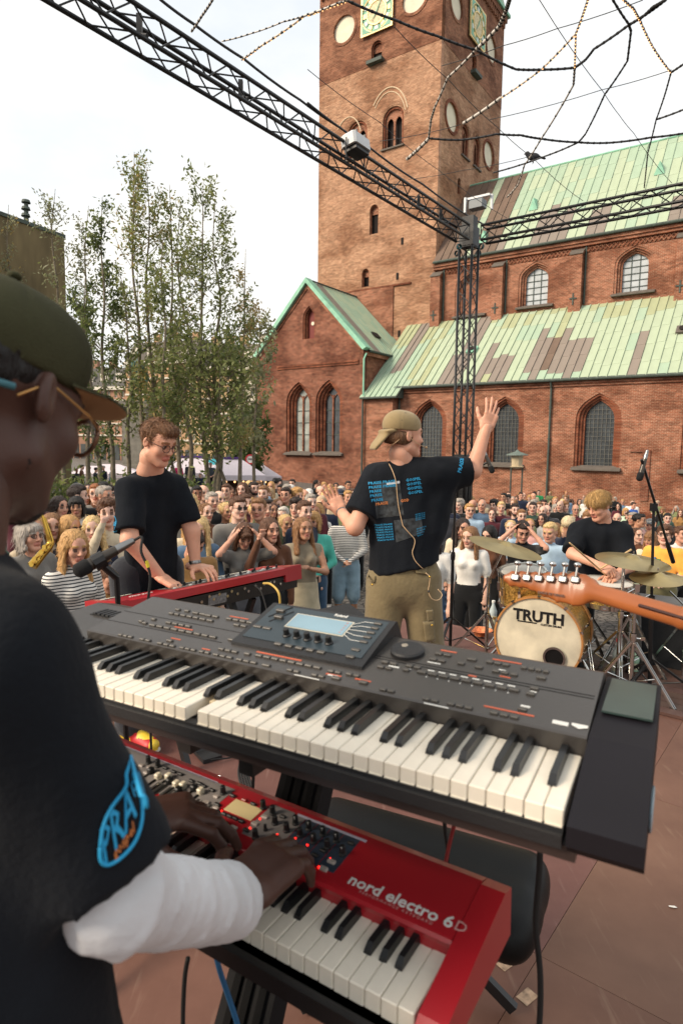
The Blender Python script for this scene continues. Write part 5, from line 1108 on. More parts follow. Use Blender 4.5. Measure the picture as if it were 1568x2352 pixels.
BT = [(-.881, .299, 1, .016), (-.855, .30, 1, .016), (-.828, .298, 2, .02), (-.792, .297, 2, .02), (-.735, .298, 4, .018), (-.88, .278, 2, .016), (-.846, .278, 3, .018), (-.79, .277, 2, .02), (-.70, .279, 3, .018), (-.896, .240, 1, .015), (-.915, .222, 1, .014), (-.9, .218, 1, .014), (-.85, .238, 4, .018), (-.875, .216, 9, .0205), (-.668, .219, 1, .016), (-.66, .238, 1, .016),
      (-.905, .156, 3, .014), (-.845, .157, 2, .016), (-.785, .172, 1, .018), (-.795, .156, 3, .016), (-.738, .157, 3, .014), (-.69, .158, 2, .014), (-.66, .180, 3, .016), (-.60, .182, 1, .016), (-.575, .184, 8, .018), (-.655, .158, 3, .016), (-.60, .158, 3, .016), (-.54, .158, 1, .02), (-.49, .159, 2, .014), (-.44, .160, 2, .014), (-.42, .182, 2, .014), (-.385, .184, 2, .014), (-.40, .164, 1, .02),
      (-.345, .244, 2, .016), (-.30, .246, 2, .015), (-.268, .306, 2, .016), (-.27, .283, 2, .016), (-.345, .226, 2, .015), (-.207, .306, 1, .02), (-.22, .286, 1, .015), (-.176, .308, 3, .014), (-.188, .284, 1, .016), (-.158, .281, 3, .015), (-.118, .309, 4, .012), (-.085, .286, 1, .018), (-.30, .232, 1, .014), (-.272, .234, 9, .0195), (-.088, .250, 1, .016), (-.09, .232, 1, .016), (-.235, .159, 2, .014), (-.195, .160, 3, .014), (-.128, .161, 3, .015), (-.092, .185, 1, .016), (-.31, .160, 2, .014), (-.35, .168, 1, .018)]
buttons(BT, 'button', WK, M_BTN)
def prints(lst, m, parent):
    for x, y, w, h in lst: mb = MB(); mb.box((x, y, pz(y)+.0004), (w, h, .0007), PAX); mb.build('panel_print', m, parent)
prints([(-.54, .197, .10, .004), (-.41, .173, .03, .004), (-.11, .175, .075, .0035), (-.255, .322, .03, .004), (-.15, .322, .05, .0035), (-.19, .254, .014, .004), (-.14, .270, .018, .003), (-.72, .312, .05, .003), (-.80, .228, .05, .003), (-.78, .184, .025, .003), (-.69, .17, .02, .003), (-.355, .176, .03, .004), (-.64, .310, .05, .003)], M_ORG, WK)
prints([(-.26+.0195*i, .246, .012, .003) for i in range(8)]+[(-.26+.0195*i, .224, .002, .002) for i in range(8)]+[(-.035, .172, .022, .009), (-.09, .196, .014, .0045), (-.325, .236, .02, .004), (-.3, .238, .012, .003), (-.265, .273, .024, .003), (-.215, .149, .04, .0025), (-.088, .241, .01, .003), (-.15, .290, .012, .003), (-.41, .171, .02, .003), (-.45, .150, .05, .002)], M_WHT, WK)
mb = MB(); q = -.009; mb.add([(q-.011, .172, pz(.172)+.001), (q, .166, pz(.166)+.001), (q+.011, .172, pz(.172)+.001), (q+.011, .178, pz(.178)+.001), (q-.011, .178, pz(.178)+.001)], [(0, 1, 2, 3, 4)]); mb.build('disposal_mark', M_WHT, WK)
mb = MB(); mb.lathe([(.031, 0), (.031, .006), (.028, .009), (.009, .0075), (.0, .007)], (-.323, .293, pz(.293)), PAX[2], 28); dl = mb.build('jog_dial', M_BLK, WK, smooth=False); mb = MB(); mb.lathe([(.007, 0), (.006, .001), (0, .001)], (-.333, .303, pz(.303)+.0075), PAX[2], 12); mb.build('finger_dimple', mat('dimple', '#8d8578', .3), dl)
# tilted display
MOD = WK
ml = math.atan(.30); MAX = ((1, 0, 0), (0, math.cos(ml), math.sin(ml)), (0, -math.sin(ml), math.cos(ml)))
def mzz(y): return .044+(y-.21)*.31
mb = MB(); mb.prism([(.205, .034), (.206, .043), (.352, .0885), (.358, .087), (.385, .045), (.385, .02)], -.658, -.372, f=lambda y, z, x: (x, y, z)); dm = mb.build('display_module', M_BLK, WK)
mb = MB(); mb.box((-.515, .287, mzz(.287)-.0005), (.262, .125, .003), MAX); mb.build('display_panel', M_TEAL, dm)
mb = MB(); mb.box((-.515, .302, mzz(.302)+.001), (.132, .052, .002), MAX); mb.build('display_bezel', mat('bezel', '#b9b4a4', .4), dm); mb = MB(); mb.box((-.515, .301, mzz(.301)+.0022), (.126, .046, .002), MAX); mb.build('lcd_screen', M_LCD, dm)
mb = MB()
for i in range(5): mb.box((-.46+.0, .285+i*.008, mzz(.285+i*.008)+.0036), (.004, .0012, .0004), MAX)
mb.build('screen_marks', M_ORG, dm)
text_on('maker_name', 'Roland', (-.487, .341, mzz(.341)+.0012), (1, 0, 0), MAX[1], M_WHT, dm, size=.0105, bold=.0002)
for i in range(5):
    x = -.558+i*.0235; mb = MB(); mb.lathe([(.0085, 0), (.0085, .003), (.0062, .005), (.0056, .0155), (.005, .0165), (0, .0165)], (x, .252, mzz(.252)), MAX[2], 14); kn = mb.build('knob', M_KNOB, dm); mb = MB(); mb.rbox((x, .222, mzz(.222)+.002), (.016, .007, .004), .001, MAX); mb.build('soft_button', M_BTN, dm)
    y = .334-i*.0155; mb = MB(); mb.rbox((-.402, y, mzz(y)+.002), (.016, .006, .004), .001, MAX); mb.build('page_button', M_BTN, dm)
    mb = MB(); mb.tube([(-.449, .32-i*.009, mzz(.32-i*.009)+.0015), (-.43, .334-i*.0155, mzz(.334-i*.0155)+.0015), (-.411, y, mzz(y)+.0015)], .0006, 4); mb.build('guide_line', M_WHT, dm)
for x, y in ((-.405, .246), (-.405, .225)): mb = MB(); mb.rbox((x, y, mzz(y)+.002), (.017, .007, .004), .001, MAX); mb.build('soft_button', M_BTN, dm)
for i, (y0, y1, yc) in enumerate(((.30, .345, .322), (.285, .33, .30))):
    mb = MB(); mb.tube([(-.635+i*.012, y0, mzz(y0)+.001), (-.605+i*.012, y1, mzz(y1)+.001)], .0018, 4); sl_ = mb.build('slider_slot', M_BLK2, dm); mb = MB(); mb.rbox((-.62+i*.01, yc, mzz(yc)+.004), (.02, .008, .007), .001, MAX); mb.build('slider_cap', M_BTN, dm)
for x in (-.635, -.612): mb = MB(); mb.rbox((x, .262, mzz(.262)+.002), (.02, .007, .004), .001, MAX); mb.build('soft_button', M_BTN, dm)

# ---------------------------------------------------------------- red stage keyboard below (61 keys)
NO = V3(.096, .697, .915); NEX = V3(.848, -.53, 0); NEY = V3(.53, .848, 0)
NK = frame_empty('electric_piano', NO, NEX, label='red electric stage keyboard with knobs on lower stand tier, played by foreground person', cat='keyboard')
def nloc(u, v, h0=.03, s=.1, y0=.15):
    z = .95
    for _ in range(12):
        p = atz(u, v, z); y = float(np.dot(p-NO, NEY)); z = .915+h0+(y-y0)*s
    return float(np.dot(p-NO, NEX)), y
def nz(y): return .03+(y-.15)*.1
lay_keys(NK, 36, 'C', wl=.135, wh=.026, water=True)
mb = MB(); mb.prism([(.105, .012), (.103, .0195), (.1055, .0248), (.111, .0261), (.225, .0375), (.245, .03), (.245, -.05), (.105, -.05)], -.905, .004, f=lambda y, z, x: (x, y, z)); mb.build('panel', M_REDL, NK)
mb = MB(); mb.prism([(-.012, -.045), (-.012, -.004), (.0, .006), (.10, .024), (.215, .039), (.245, .03), (.25, -.05)], .005, .042, f=lambda y, z, x: (x, y, z)); c_ = mb.build('end_cheek', M_REDL, NK)
mb = MB(); mb.prism([(-.012, -.045), (-.012, -.004), (.0, .006), (.10, .024), (.215, .039), (.245, .03), (.25, -.05)], -.94, -.905, f=lambda y, z, x: (x, y, z)); mb.build('end_cheek', M_REDL, NK)
mb = MB(); mb.box((-.43, .04, -.040), (.89, .13, .026)); mb.box((-.43, .002, -.043), (.89, .03, .032)); mb.build('chassis', M_BLK2, NK)
NAX = ((1, 0, 0), (0, .995, .0995), (0, -.0995, .995))
ntxt = text_on('model_name', 'nord electro 6', (-.088, .1305, nz(.1305)+.0004), (1, 0, 0), NAX[1], M_WHT, NK, size=.0285, bold=.0005, depth=.0003)
text_on('model_suffix', 'D', (.007, .1305, nz(.1305)+.0004), (1, 0, 0), NAX[1], mat('print_dim', '#b98a86', .6, var=0), NK, size=.024, depth=.0003)
text_on('model_subtitle', 'PERFORMANCE KEYBOARD', (-.088, .1165, nz(.1165)+.0004), (1, 0, 0), NAX[1], mat('print_dim', '#b98a86', .6, var=0), NK, size=.0065, spacing=1.6, depth=.0002)
def plate(x0, x1, y0, y1, m, name='control_field', up=.0006, skew=0.0):
    mb = MB(); mb.add([(x0+skew*0, y0, nz(y0)+up), (x1, y0, nz(y0)+up), (x1, y1, nz(y1)+up), (x0, y1, nz(y1)+up), (x0, y0, nz(y0)-.002), (x1, y0, nz(y0)-.002), (x1, y1, nz(y1)-.002), (x0, y1, nz(y1)-.002)], [(0, 1, 2, 3), (0, 4, 5, 1), (1, 5, 6, 2), (2, 6, 7, 3), (3, 7, 4, 0)]); return mb.build(name, m, NK)
plate(-.80, -.475, .135, .214, M_GREYP); plate(-.385, -.335, .128, .214, M_GREYP)
for i, (x0, x1) in enumerate(((-.336, -.310), (-.3085, -.285), (-.2835, -.259), (-.2575, -.232), (-.2305, -.20))): plate(x0, x1, .128, .210, mat('panel_navy', '#2f3a48', .4, var=.15, scale=40) if i > 0 else M_GREYP)
plate(-.33, -.19, .2105, .2155, mat('print_lilac', '#b9b4c4', .5, var=0), 'section_strip'); plate(-.80, -.52, .2105, .2155, mat('print_lilac', '#b9b4c4', .5, var=0), 'section_strip')
plate(-.455, -.392, .160, .193, mat('oled', '#c3b184', .3, var=.06, emit='#b8a070', estr=.12), 'small_screen', .001)
K6 = zoomed(850, 3100, .4464); K5 = zoomed(500, 2950, .4145)
def knob(x, y, r=.0052, h=.0165, stripe=False):
    z = nz(y); mb = MB(); mb.lathe([(r*1.25, 0), (r*1.2, .003), (r, .004), (r*.9, h-.001), (r*.75, h), (0, h)], (x, y, z), NAX[2], 14); o = mb.build('knob', M_KNOB, NK)
    if stripe: mb = MB(); mb.box((x+.001, y-r*.93, z+h*.55), (.0014, .0012, h*.85), NAX); mb.build('pointer', M_WHT, o)
for q, s in (((97, 170), 0), ((455, 300), 0), ((540, 350), 0), ((560, 440), 0), ((385, 565), 0), ((665, 505), 0), ((745, 440), 1), ((785, 550), 0), ((865, 490), 1), ((905, 605), 1), ((990, 540), 1), ((1030, 655), 0), ((1110, 595), 1), ((1165, 715), 1)): knob(*nloc(*K6(*q)), stripe=bool(s))
knob(*nloc(*K6(475, 500)), r=.003, h=.012)
for q in ((230, 250), (320, 285), (760, 760)): knob(*nloc(*K5(*q)))
def nbtn(x, y, m, w=.014, d=.008, h=.004): mb = MB(); mb.rbox((x, y, nz(y)+h/2), (w, d, h), .0012, NAX); mb.build('button', m, NK)
for q in ((475, 620), (600, 672), (725, 728), (860, 788), (1065, 785), (995, 848), (470, 385), (380, 445), (190, 480)): nbtn(*nloc(*K6(*q)), M_GBTN)
for q in ((560, 560), (690, 610), (805, 665), (920, 730), (990, 690), (630, 385), (300, 505), (180, 195), (365, 270), (50, 340), (105, 360), (155, 380), (205, 400), (260, 425), (65, 425), (115, 440), (1240, 625), (45, 275)): nbtn(*nloc(*K6(*q)), M_KNOB, .012, .006, .005)
for q in ((285, 235),): nbtn(*nloc(*K6(*q)), mat('btn_red', '#8d1a18', .4), .012, .006, .005)
for q in ((390, 305), (470, 340), (535, 365), (640, 430), (720, 455), (760, 480), (840, 520), (890, 660), (680, 690)): nbtn(*nloc(*K5(*q)), M_KNOB, .013, .006, .005)
for q in ((160, 280), (205, 350), (240, 300), (880, 580), (790, 635), (880, 690), (770, 640)): nbtn(*nloc(*K5(*q)), M_GBTN, .012, .007)
for q in ((338, 482), (425, 400), (580, 540), (742, 575), (850, 635), (542, 615), (668, 670), (712, 690), (952, 832), (1052, 757), (80, 330)):
    x, y = nloc(*K6(*q)); mb = MB(); mb.lathe([(.0016, 0), (.0016, .001), (0, .0014)], (x, y, nz(y)+.001), NAX[2], 8); mb.build('led', M_LED, NK)
for i, q in enumerate(((320, 400), (420, 402), (495, 475), (560, 488), (730, 545), (250, 345), (430, 445), (515, 535), (668, 512))):
    x, y = nloc(*K5(*q)); mb = MB(); mb.tube([(x, y-.045, nz(y-.04)+.002), (x, y+.004, nz(y)+.002)], .0022, 5); sl_ = mb.build('drawbar', M_CHR if i % 2 else M_KNOB, NK)
    mb = MB(); mb.rbox((x, y, nz(y)+.006), (.0115, .013, .012), .002, NAX); mb.build('drawbar_cap', mat('cap_ivory', '#cfc6b0', .4) if i < 5 else M_KNOB, sl_)
M_FAD = mat('fader_slot', '#3a3836', .5)
mb = MB()
for i in range(14): x = -.62+i*.0105; mb.box((x, .145, nz(.145)+.0012), (.0045, .028, .0012), NAX)
mb.build('drawbar_slots', M_FAD, NK)

# ---------------------------------------------------------------- tilted column stand carrying both
KS = empty('keyboard_stand', (0, 0, 0), label='black tilted column stand holding the two near keyboards', cat='stand')
pt, pb = at(716, 1750, 1.36), at(560, 2400, 1.02); d = nrm(pt-pb); ez = d; ex = nrm(V3(.879, -.476, 0)-d*np.dot(V3(.879, -.476, 0), d)); ey = np.cross(ez, ex)
pt = pt+d*.05; L = np.linalg.norm(pt-pb)+.25; c = (pt+pb)/2-d*.125
mb = MB(); mb.box(c, (.105, .06, L), (ex, ey, ez))
for s in (-.026, .0, .03): mb.box(c-ey*.031+ex*s, (.014, .012, L), (ex, ey, ez), m=1)
mb.build('column', [mat('column_matt', '#131315', .75, var=.15, spec=.15), mat('column_slot', '#0a0a0b', .8, spec=.1)], KS)
for o_, y0, z0 in ((V3(.268, .7066, 1.174), .1, -.09), (NO, .08, -.085)):
    for s in (-.5, -.64):
        a = o_+NEX*s+NEY*.02+V3(0, 0, z0); b = o_+NEX*s+NEY*.36+V3(0, 0, z0-.02); mb = MB(); mb.box((a+b)/2, (.03, .36, .022), (NEX, NEY, (0, 0, 1))); mb.build('arm', M_BLK2, KS)
mb = MB(); b0 = V3(pb[0], pb[1], .05)-d*0; b0 = pb-d*(pb[2]-.05)/d[2]; mb.box(b0+V3(0, 0, -.02), (.8, .07, .05), (NEX, NEY, (0, 0, 1))); mb.box(b0+NEY*.25+V3(0, 0, -.02), (.06, .6, .04), (NEX, NEY, (0, 0, 1))); mb.build('foot', M_BLK2, KS)

# ---------------------------------------------------------------- piano bench
BN = empty('piano_bench', (0, 0, 0), label='black padded piano bench with crossed legs behind the near keyboards', cat='bench')
bc = V3(.205, 1.63, .44); bx = nrm(V3(.75, -.36, 0)); by = V3(-bx[1], bx[0], 0)
pad = sdf_mesh([seg(bc-bx*.29+by*s*.13, bc+bx*.29+by*s*.13, (.05, .045), k=.12, w=(0, 0, 1)) for s in (-1, -.35, .35, 1)], .012)
pyobj('cushion', *pad[:2], mat('black_vinyl', '#121314', .42, var=.1, bump=.1, bscale=300, spec=.15), BN, True)
for s in (-1, 1):
    for t in (-1, 1): mb = MB(); a = bc+bx*.24*s*t+by*.12*s+V3(0, 0, -.05); b = bc-bx*.27*s*t+by*.13*s; b[2] = .02; mb.box((a+b)/2, (.03, .02, np.linalg.norm(a-b)), (nrm(np.cross(by, a-b)), by, nrm(a-b))); mb.build('leg', M_BLK2, BN)

# ---------------------------------------------------------------- pianist's red keyboard seen from behind
SO = V3(-1.189, 2.986, .84); SE = V3(.624, .781, 0); SG = V3(.781, -.624, 0)
SP = empty('stage_piano', SO, math.atan2(SE[1], SE[0]), label='red stage piano seen from behind with white keys towards the pianist', cat='keyboard')
# local x along the keyboard, local -y towards the camera side (its back)
A, B = key_meshes(.15, .02, True); notes = 'EFGABCD'
for i in range(43):
    x = 1.012-.0235*(i+.5); o = bpy.data.objects.new('white_key', A); COL.objects.link(o); o.parent = SP; o.location = (x, .0, 0); o.rotation_euler = (0, 0, math.pi)
    if notes[i % 7] in 'FGACD' and i > 0: o = bpy.data.objects.new('black_key', B); COL.objects.link(o); o.parent = SP; o.location = (x+.01175, -.048, .0005); o.rotation_euler = (0, 0, math.pi)
mb = MB(); mb.prism([(-.105, .010), (-.105, .022), (-.29, .055), (-.302, .05), (-.305, .012), (-.105, .0)], -.035, 1.15, f=lambda y, z, x: (x, y, z)); mb.build('panel', M_REDL, SP)
for x0, x1 in ((1.015, 1.15), (-.04, -.002)): mb = MB(); mb.prism([(.01, -.03), (.012, .004), (-.105, .022), (-.30, .056), (-.308, -.03)], x0, x1, f=lambda y, z, x: (x, y, z)); mb.build('end_cheek', M_REDL, SP)
mb = MB(); mb.box((.55, -.15, -.04), (1.16, .28, .08)); mb.build('chassis', M_BLK2, SP)
mb = MB()
r = random.Random(4)
for i in range(16): mb.lathe([(.008, 0), (.008, .006), (0, .006)], (.42+i*.04+r.uniform(-.01, .01), -.29, -.035+r.choice((0, .02))), (0, -1, 0), 10)
mb.build('sockets', M_CHR, SP)
mb = MB(); mb.box((.52, -.2915, -.04), (.12, .003, .05)); mb.build('rating_plate', mat('rating', '#6a6a6a', .5, var=.5, scale=90), SP)
r = random.Random(9)
for i in range(46):
    x = .30+(i % 23)*.0335; y = -.15-.055*(i//23)-r.uniform(0, .03); z = .02+(-.105-y)*.178
    if i % 3 == 0: mb = MB(); mb.lathe([(.007, 0), (.006, .02), (0, .02)], (x, y, z), n=10); mb.build('knob', M_KNOB, SP)
    else: mb = MB(); mb.rbox((x, y, z+.004), (.016, .012, .008), .002); mb.build('button', (M_GBTN, M_KNOB, M_WHT)[i % 3], SP)
mb = MB(); mb.add([(.27, -.12, .0262), (1.0, -.12, .0262), (1.0, -.26, .0512), (.27, -.26, .0512)], [(0, 1, 2, 3)]); mb.build('control_field', M_GREYP, SP)
text_on('model_name', 'nord stage', (.13, -.2, .0408), (-1, 0, 0), (0, -.985, .17), M_WHT, SP, size=.03)
PST = empty('piano_stand', (0, 0, 0), label='black cross-braced stand under the pianist\'s red keyboard', cat='stand')
for s in (.25, .8):
    for t in (-1, 1): a = SO+SE*s+SG*(.16+.1*t)+V3(0, 0, -.09); b = SO+SE*(s)+SG*(.16-.22*t); b[2] = .02; mb = MB(); mb.box((a+b)/2, (.03, .03, np.linalg.norm(a-b)), (SE, nrm(np.cross(nrm(a-b), SE)), nrm(a-b))); mb.build('leg', M_BLK2, PST)
# ================================================================== drum kit
def sparkle(name, c):
    m = bpy.data.materials.new(name); m.use_nodes = True; n, l = m.node_tree.nodes, m.node_tree.links; b = n['Principled BSDF']; b.inputs['Metallic'].default_value = .75; b.inputs['Roughness'].default_value = .3
    tc = n.new('ShaderNodeTexCoord'); v = n.new('ShaderNodeTexVoronoi'); v.inputs['Scale'].default_value = 130; l.new(tc.outputs['Object'], v.inputs['Vector'])
    s_ = n.new('ShaderNodeSeparateColor'); l.new(v.outputs['Color'], s_.inputs[0]); r = n.new('ShaderNodeValToRGB'); r.color_ramp.elements[0].color = (*[x*.45 for x in lin(c)], 1); r.color_ramp.elements[1].color = (*[min(1, x*1.5) for x in lin(c)], 1); l.new(s_.outputs[0], r.inputs[0]); l.new(r.outputs[0], b.inputs['Base Color'])
    bp = n.new('ShaderNodeBump'); bp.inputs['Strength'].default_value = .5; bp.inputs['Distance'].default_value = .003; l.new(s_.outputs[1], bp.inputs['Height']); l.new(bp.outputs[0], b.inputs['Normal']); return m
M_GOLD = sparkle('gold_sparkle', '#c29a52'); M_HOOP = mat('maple_hoop', '#b07a45', .4, var=.2, scale=6, coat=.2); M_CYM = mat('cymbal_bronze', '#a8966a', .34, metal=.85, var=.25, scale=5)
M_DHEAD = mat('drum_head', '#c9c0a8', .6, var=.22, scale=7, bump=.05); M_WHEAD = mat('coated_head', '#d0cdc4', .6, var=.08)
def lug_ring(mb, c, ax, r, L, n, off=0.0):
    ax = nrm(ax); a = V3(0, 0, 1) if abs(ax[2]) < .9 else V3(1, 0, 0); x = nrm(np.cross(ax, a)); y = np.cross(ax, x)
    for i in range(n):
        t = 2*math.pi*(i+.5)/n+off; d = x*math.cos(t)+y*math.sin(t); p = c+d*(r+.012); mb.tube([p-ax*L*.5, p+ax*L*.5], .004, 6); mb.box(p, (.018, .02, .06), (np.cross(ax, d), d, ax))
        for e in (-.5, .5): mb.box(p+ax*L*e, (.02, .022, .014), (np.cross(ax, d), d, ax))
def drum(name, c, ax, r, L, label, hoop_m, head_m, kick=False, group=None):
    """c = centre of the front (batter) head, ax = direction of the shell behind it"""
    o = empty(name, c, label=label, cat='drum'); ax = nrm(ax); Z = V3(0, 0, 0)
    mb = MB(); mb.lathe([(r, .01), (r, L-.01)], Z, ax, 48); auto_smooth(mb.build('shell', M_GOLD, o))
    hw = .035 if kick else .022
    for t, nm in ((0, 'hoop'), (L, 'rear_hoop')):
        s = 1 if t == 0 else -1; mb = MB(); mb.lathe([(r+.003, t+s*hw), (r+.014, t+s*hw), (r+.014, t-s*.012), (r+.002, t-s*.012), (r+.001, t+s*.006)], Z, ax, 48); auto_smooth(mb.build(nm, hoop_m, o))
    for t in (0, L):
        mb = MB(); mb.lathe([(0, t), (r+.003, t)], Z, ax, 48); mb.build('drum_head', head_m, o, smooth=True)
    mb = MB(); lug_ring(mb, ax*(L/2), ax, r, L+.01, 8 if not kick else 10); auto_smooth(mb.build('tension_lugs', M_CHR, o)); return o
KA = nrm(V3(.5, .866, 0)); KC = V3(1.347, 4.2, .30); KR = .284
BDm = drum('bass_drum', KC, KA, KR, .40, 'gold sparkle bass drum with cream head lettered TRUTH', M_HOOP, M_DHEAD, True)
kx = nrm(np.cross(KA, (0, 0, 1))); ky = V3(0, 0, 1); ko = -KA*.0025
text_on('lettering', 'TRUTH', ko+ky*.155-kx*.0, kx, ky, M_BLK2, BDm, size=.105, bold=.0035, depth=.001)
text_on('lettering', 'CUSTOM DRUMS', ko+ky*.108+kx*.085, kx, ky, M_BLK2, BDm, size=.018, bold=.0004, depth=.001)
mb = MB(); mb.box(ko+ky*.112-kx*.075, (.13, .002, .008), (kx, KA, ky)); mb.build('logo_rule', M_BLK2, BDm)
pc = kx*.118-ky*.105; mb = MB(); mb.lathe([(.060, -.016), (.074, -.016), (.076, -.008), (.072, .0)], pc, KA, 32); auto_smooth(mb.build('port_ring', M_CHR, BDm)); mb = MB(); mb.lathe([(0, -.004), (.064, -.004)], pc, KA, 24); mb.build('port_hole', mat('port_dark', '#0c0e10', .3, var=.4, scale=12), BDm)
for s in (-1, 1):
    mb = MB(); a = kx*s*(KR+.0)+KA*.09-ky*.12; mb.tube([a, a+kx*s*.13-KA*.06-ky*.17], .009, 8); mb.lathe([(.016, 0), (.014, .03)], a+kx*s*.13-KA*.06-ky*.172, (0, 0, 1), 8); mb.build('spur', M_CHR, BDm)
RT = at(1198, 1312, 4.45); drum('rack_tom', RT, (.1, .12, -1), .155, .24, 'gold sparkle tom half hidden behind the guitar headstock', M_CHR, M_WHEAD)
SN = at(1392, 1338, 4.55); drum('snare_drum', SN, (-.03, .05, -1), .178, .15, 'shallow gold sparkle snare drum in front of drummer', M_CHR, M_WHEAD)
def tripod(root, base, rad, h0, r=.008, m=None, ang=0.3, double=True):
    m = m or M_CHR
    for k in range(3):
        t = ang+k*2.094; d = V3(math.cos(t), math.sin(t), 0); foot = base+d*rad+V3(0, 0, .012); hub = base+V3(0, 0, h0)+d*.015; low = base+V3(0, 0, h0*.28)+d*.015; mid = hub+(foot-hub)*.55
        mb = MB(); w = np.cross(d, (0, 0, 1))
        for s in ((-.008, .008) if double else (0,)): mb.box((hub+foot)/2+w*s, (.004 if double else .018, .014, np.linalg.norm(hub-foot)), (w, nrm(np.cross(nrm(foot-hub), w)), nrm(foot-hub)))
        mb.tube([low, mid], .005, 6); lg = mb.build('leg', m, root); mb = MB(); mb.tube([foot+V3(0, 0, .012)-d*.03, foot+d*.012-V3(0, 0, .004)], .013, 8); mb.build('rubber_foot', M_RUB, lg)
def cym_stand(name, base, c, tilt, r, label, clabel, boom=None, ang=.3, h0=.36):
    st = empty(name, base, label=label, cat='stand'); Z = V3(0, 0, 0); tripod(st, Z, .30, h0, ang=ang)
    top = V3(*c)-V3(*base); col = V3(0, 0, top[2]) if boom is None else V3(0, 0, boom)
    mb = MB(); mb.tube([Z+V3(0, 0, .03), col*.55], .0135, 10); mb.tube([col*.5, col], .0105, 10); mb.lathe([(.02, 0), (.022, .02), (.02, .045)], col*.52, (0, 0, 1), 10); auto_smooth(mb.build('column', M_CHR, st))
    mb = MB(); mb.tube([col*.54, col*.54+V3(.045, -.02, 0)], .006, 6); mb.box(col*.54+V3(.05, -.022, 0), (.03, .008, .018)); mb.build('wing_screw', M_CHR, st)
    e = col
    if boom is not None: mb = MB(); mb.tube([col-nrm(top-col)*.14, top], .0075, 8); mb.box(col, (.03, .03, .05)); mb.build('boom', M_CHR, st)
    n_ = nrm(V3(*tilt)); mb = MB(); mb.tube([top-n_*.03, top+n_*.05], .005, 6); mb.lathe([(.013, .008), (.013, .018), (.006, .03)], top, n_, 10); mb.build('wing_nut', M_CHR, st)
    cy = empty('cymbal', c, label=clabel, cat='cymbal'); mb = MB(); prof = [(.006, .028), (.02, .027), (.036, .018), (.046, .008), (.06, .004), (r*.6, -.008), (r, -.02), (r, -.021), (r*.6, -.009), (.05, .0)]
    mb.lathe(prof, Z, n_, 48); auto_smooth(mb.build('bronze_disc', M_CYM, cy), 50); return st
CR = at(1161, 1252, 4.35); cym_stand('cymbal_stand', (1.10, 4.62, 0), CR, (.22, -.10, 1), .255, 'chrome cymbal stand left of bass drum', 'large thin cymbal tilted left above the bass drum', boom=.62, ang=.9)
RD = at(1452, 1283, 4.15); cym_stand('cymbal_stand', (RD[0]-.03, RD[1]+.06, 0), RD, (.05, -.10, 1), .235, 'chrome cymbal stand right of snare drum', 'ride cymbal in front of drummer\'s hands', ang=.2)
HH = at(1509, 1322, 3.95); cym_stand('cymbal_stand', (HH[0]-.12, HH[1]+.02, 0), HH, (-.06, -.12, 1), .165, 'low chrome stand behind right microphone stand', 'small dark cymbal low beside yellow t-shirt', boom=.72, ang=1.1)
for nm, b_, an in (('hardware_stand', at(1330, 1560, 4.5), .5), ('hardware_stand', at(1440, 1540, 4.4), 1.3), ('hardware_stand', at(1565, 1580, 4.3), .1)):
    st = empty(nm, (b_[0], b_[1], 0), label={.5: 'chrome snare stand beside bass drum', 1.3: 'chrome pedal stand below ride cymbal', .1: 'chrome tripod at far right of drums'}[an], cat='stand'); tripod(st, V3(0, 0, 0), .26, .42, ang=an); mb = MB(); mb.tube([(0, 0, .02), (0, 0, .62)], .012, 8)
    for k in range(6): mb.lathe([(.017, 0), (.019, .012), (.017, .024)], (0, 0, .1+k*.09), (0, 0, 1), 8)
    auto_smooth(mb.build('column', M_CHR, st)); mb = MB()
    for k in range(3): mb.tube([(0, 0, .5), (.13*math.cos(k*2.1+an), .13*math.sin(k*2.1+an), .6)], .006, 6)
    mb.build('basket', M_CHR, st)
# drummer's stool, hidden seat
ds = empty('drum_stool', (1.98, 5.0, 0), label='black round drum stool under the drummer', cat='stool'); tripod(ds, V3(0, 0, 0), .24, .3); mb = MB(); mb.lathe([(0, .40), (.15, .40), (.17, .43), (.165, .47), (.1, .49), (0, .49)], n=24); mb.build('seat', M_BLK, ds, smooth=True)

# ================================================================== microphones and stands
M_BSTAND = mat('stand_black', '#141416', .38, metal=.3, var=.1)
def mic(name, tip, tail, label, r=.019, foam=True):
    d = nrm(V3(*tail)-V3(*tip)); L = np.linalg.norm(V3(*tail)-V3(*tip)); o = empty(name, tip, label=label, cat='microphone'); Z = V3(0, 0, 0)
    mb = MB(); mb.lathe([(0, -.004), (r*.7, 0), (r*1.15, L*.06), (r*1.2, L*.3), (r*1.0, L*.36)], Z, d, 20); auto_smooth(mb.build('foam_windscreen', mat('foam_black', '#0e0e10', .95, var=.2, bump=.5, bscale=400), o), 60)
    mb = MB(); mb.lathe([(r*.9, L*.36), (r*.95, L*.42), (r*.8, L*.85), (r*.75, L)], Z, d, 18); mb.lathe([(r*1.0, L*.36), (r*1.02, L*.40), (r*.95, L*.42)], Z, d, 18); auto_smooth(mb.build('body', mat('mic_body', '#47423d', .35, metal=.6), o))
    mb = MB(); mb.lathe([(r*.72, L), (r*.72, L+.02), (r*.5, L+.055), (.004, L+.06)], Z, d, 12); auto_smooth(mb.build('connector', M_STEEL, o)); return o
def cable(name, pts, r, m, label, cat='cable'):
    mb = MB(); mb.tube(bez(pts, 7), r, 7); o = mb.build(name, m, smooth=True, label=label, cat=cat); return o
m1a, m1b = at(172, 1316, 1.78), at(268, 1263, 1.84)
mic('microphone', m1a, m1b, 'black foam microphone on boom left, in front of pianist')
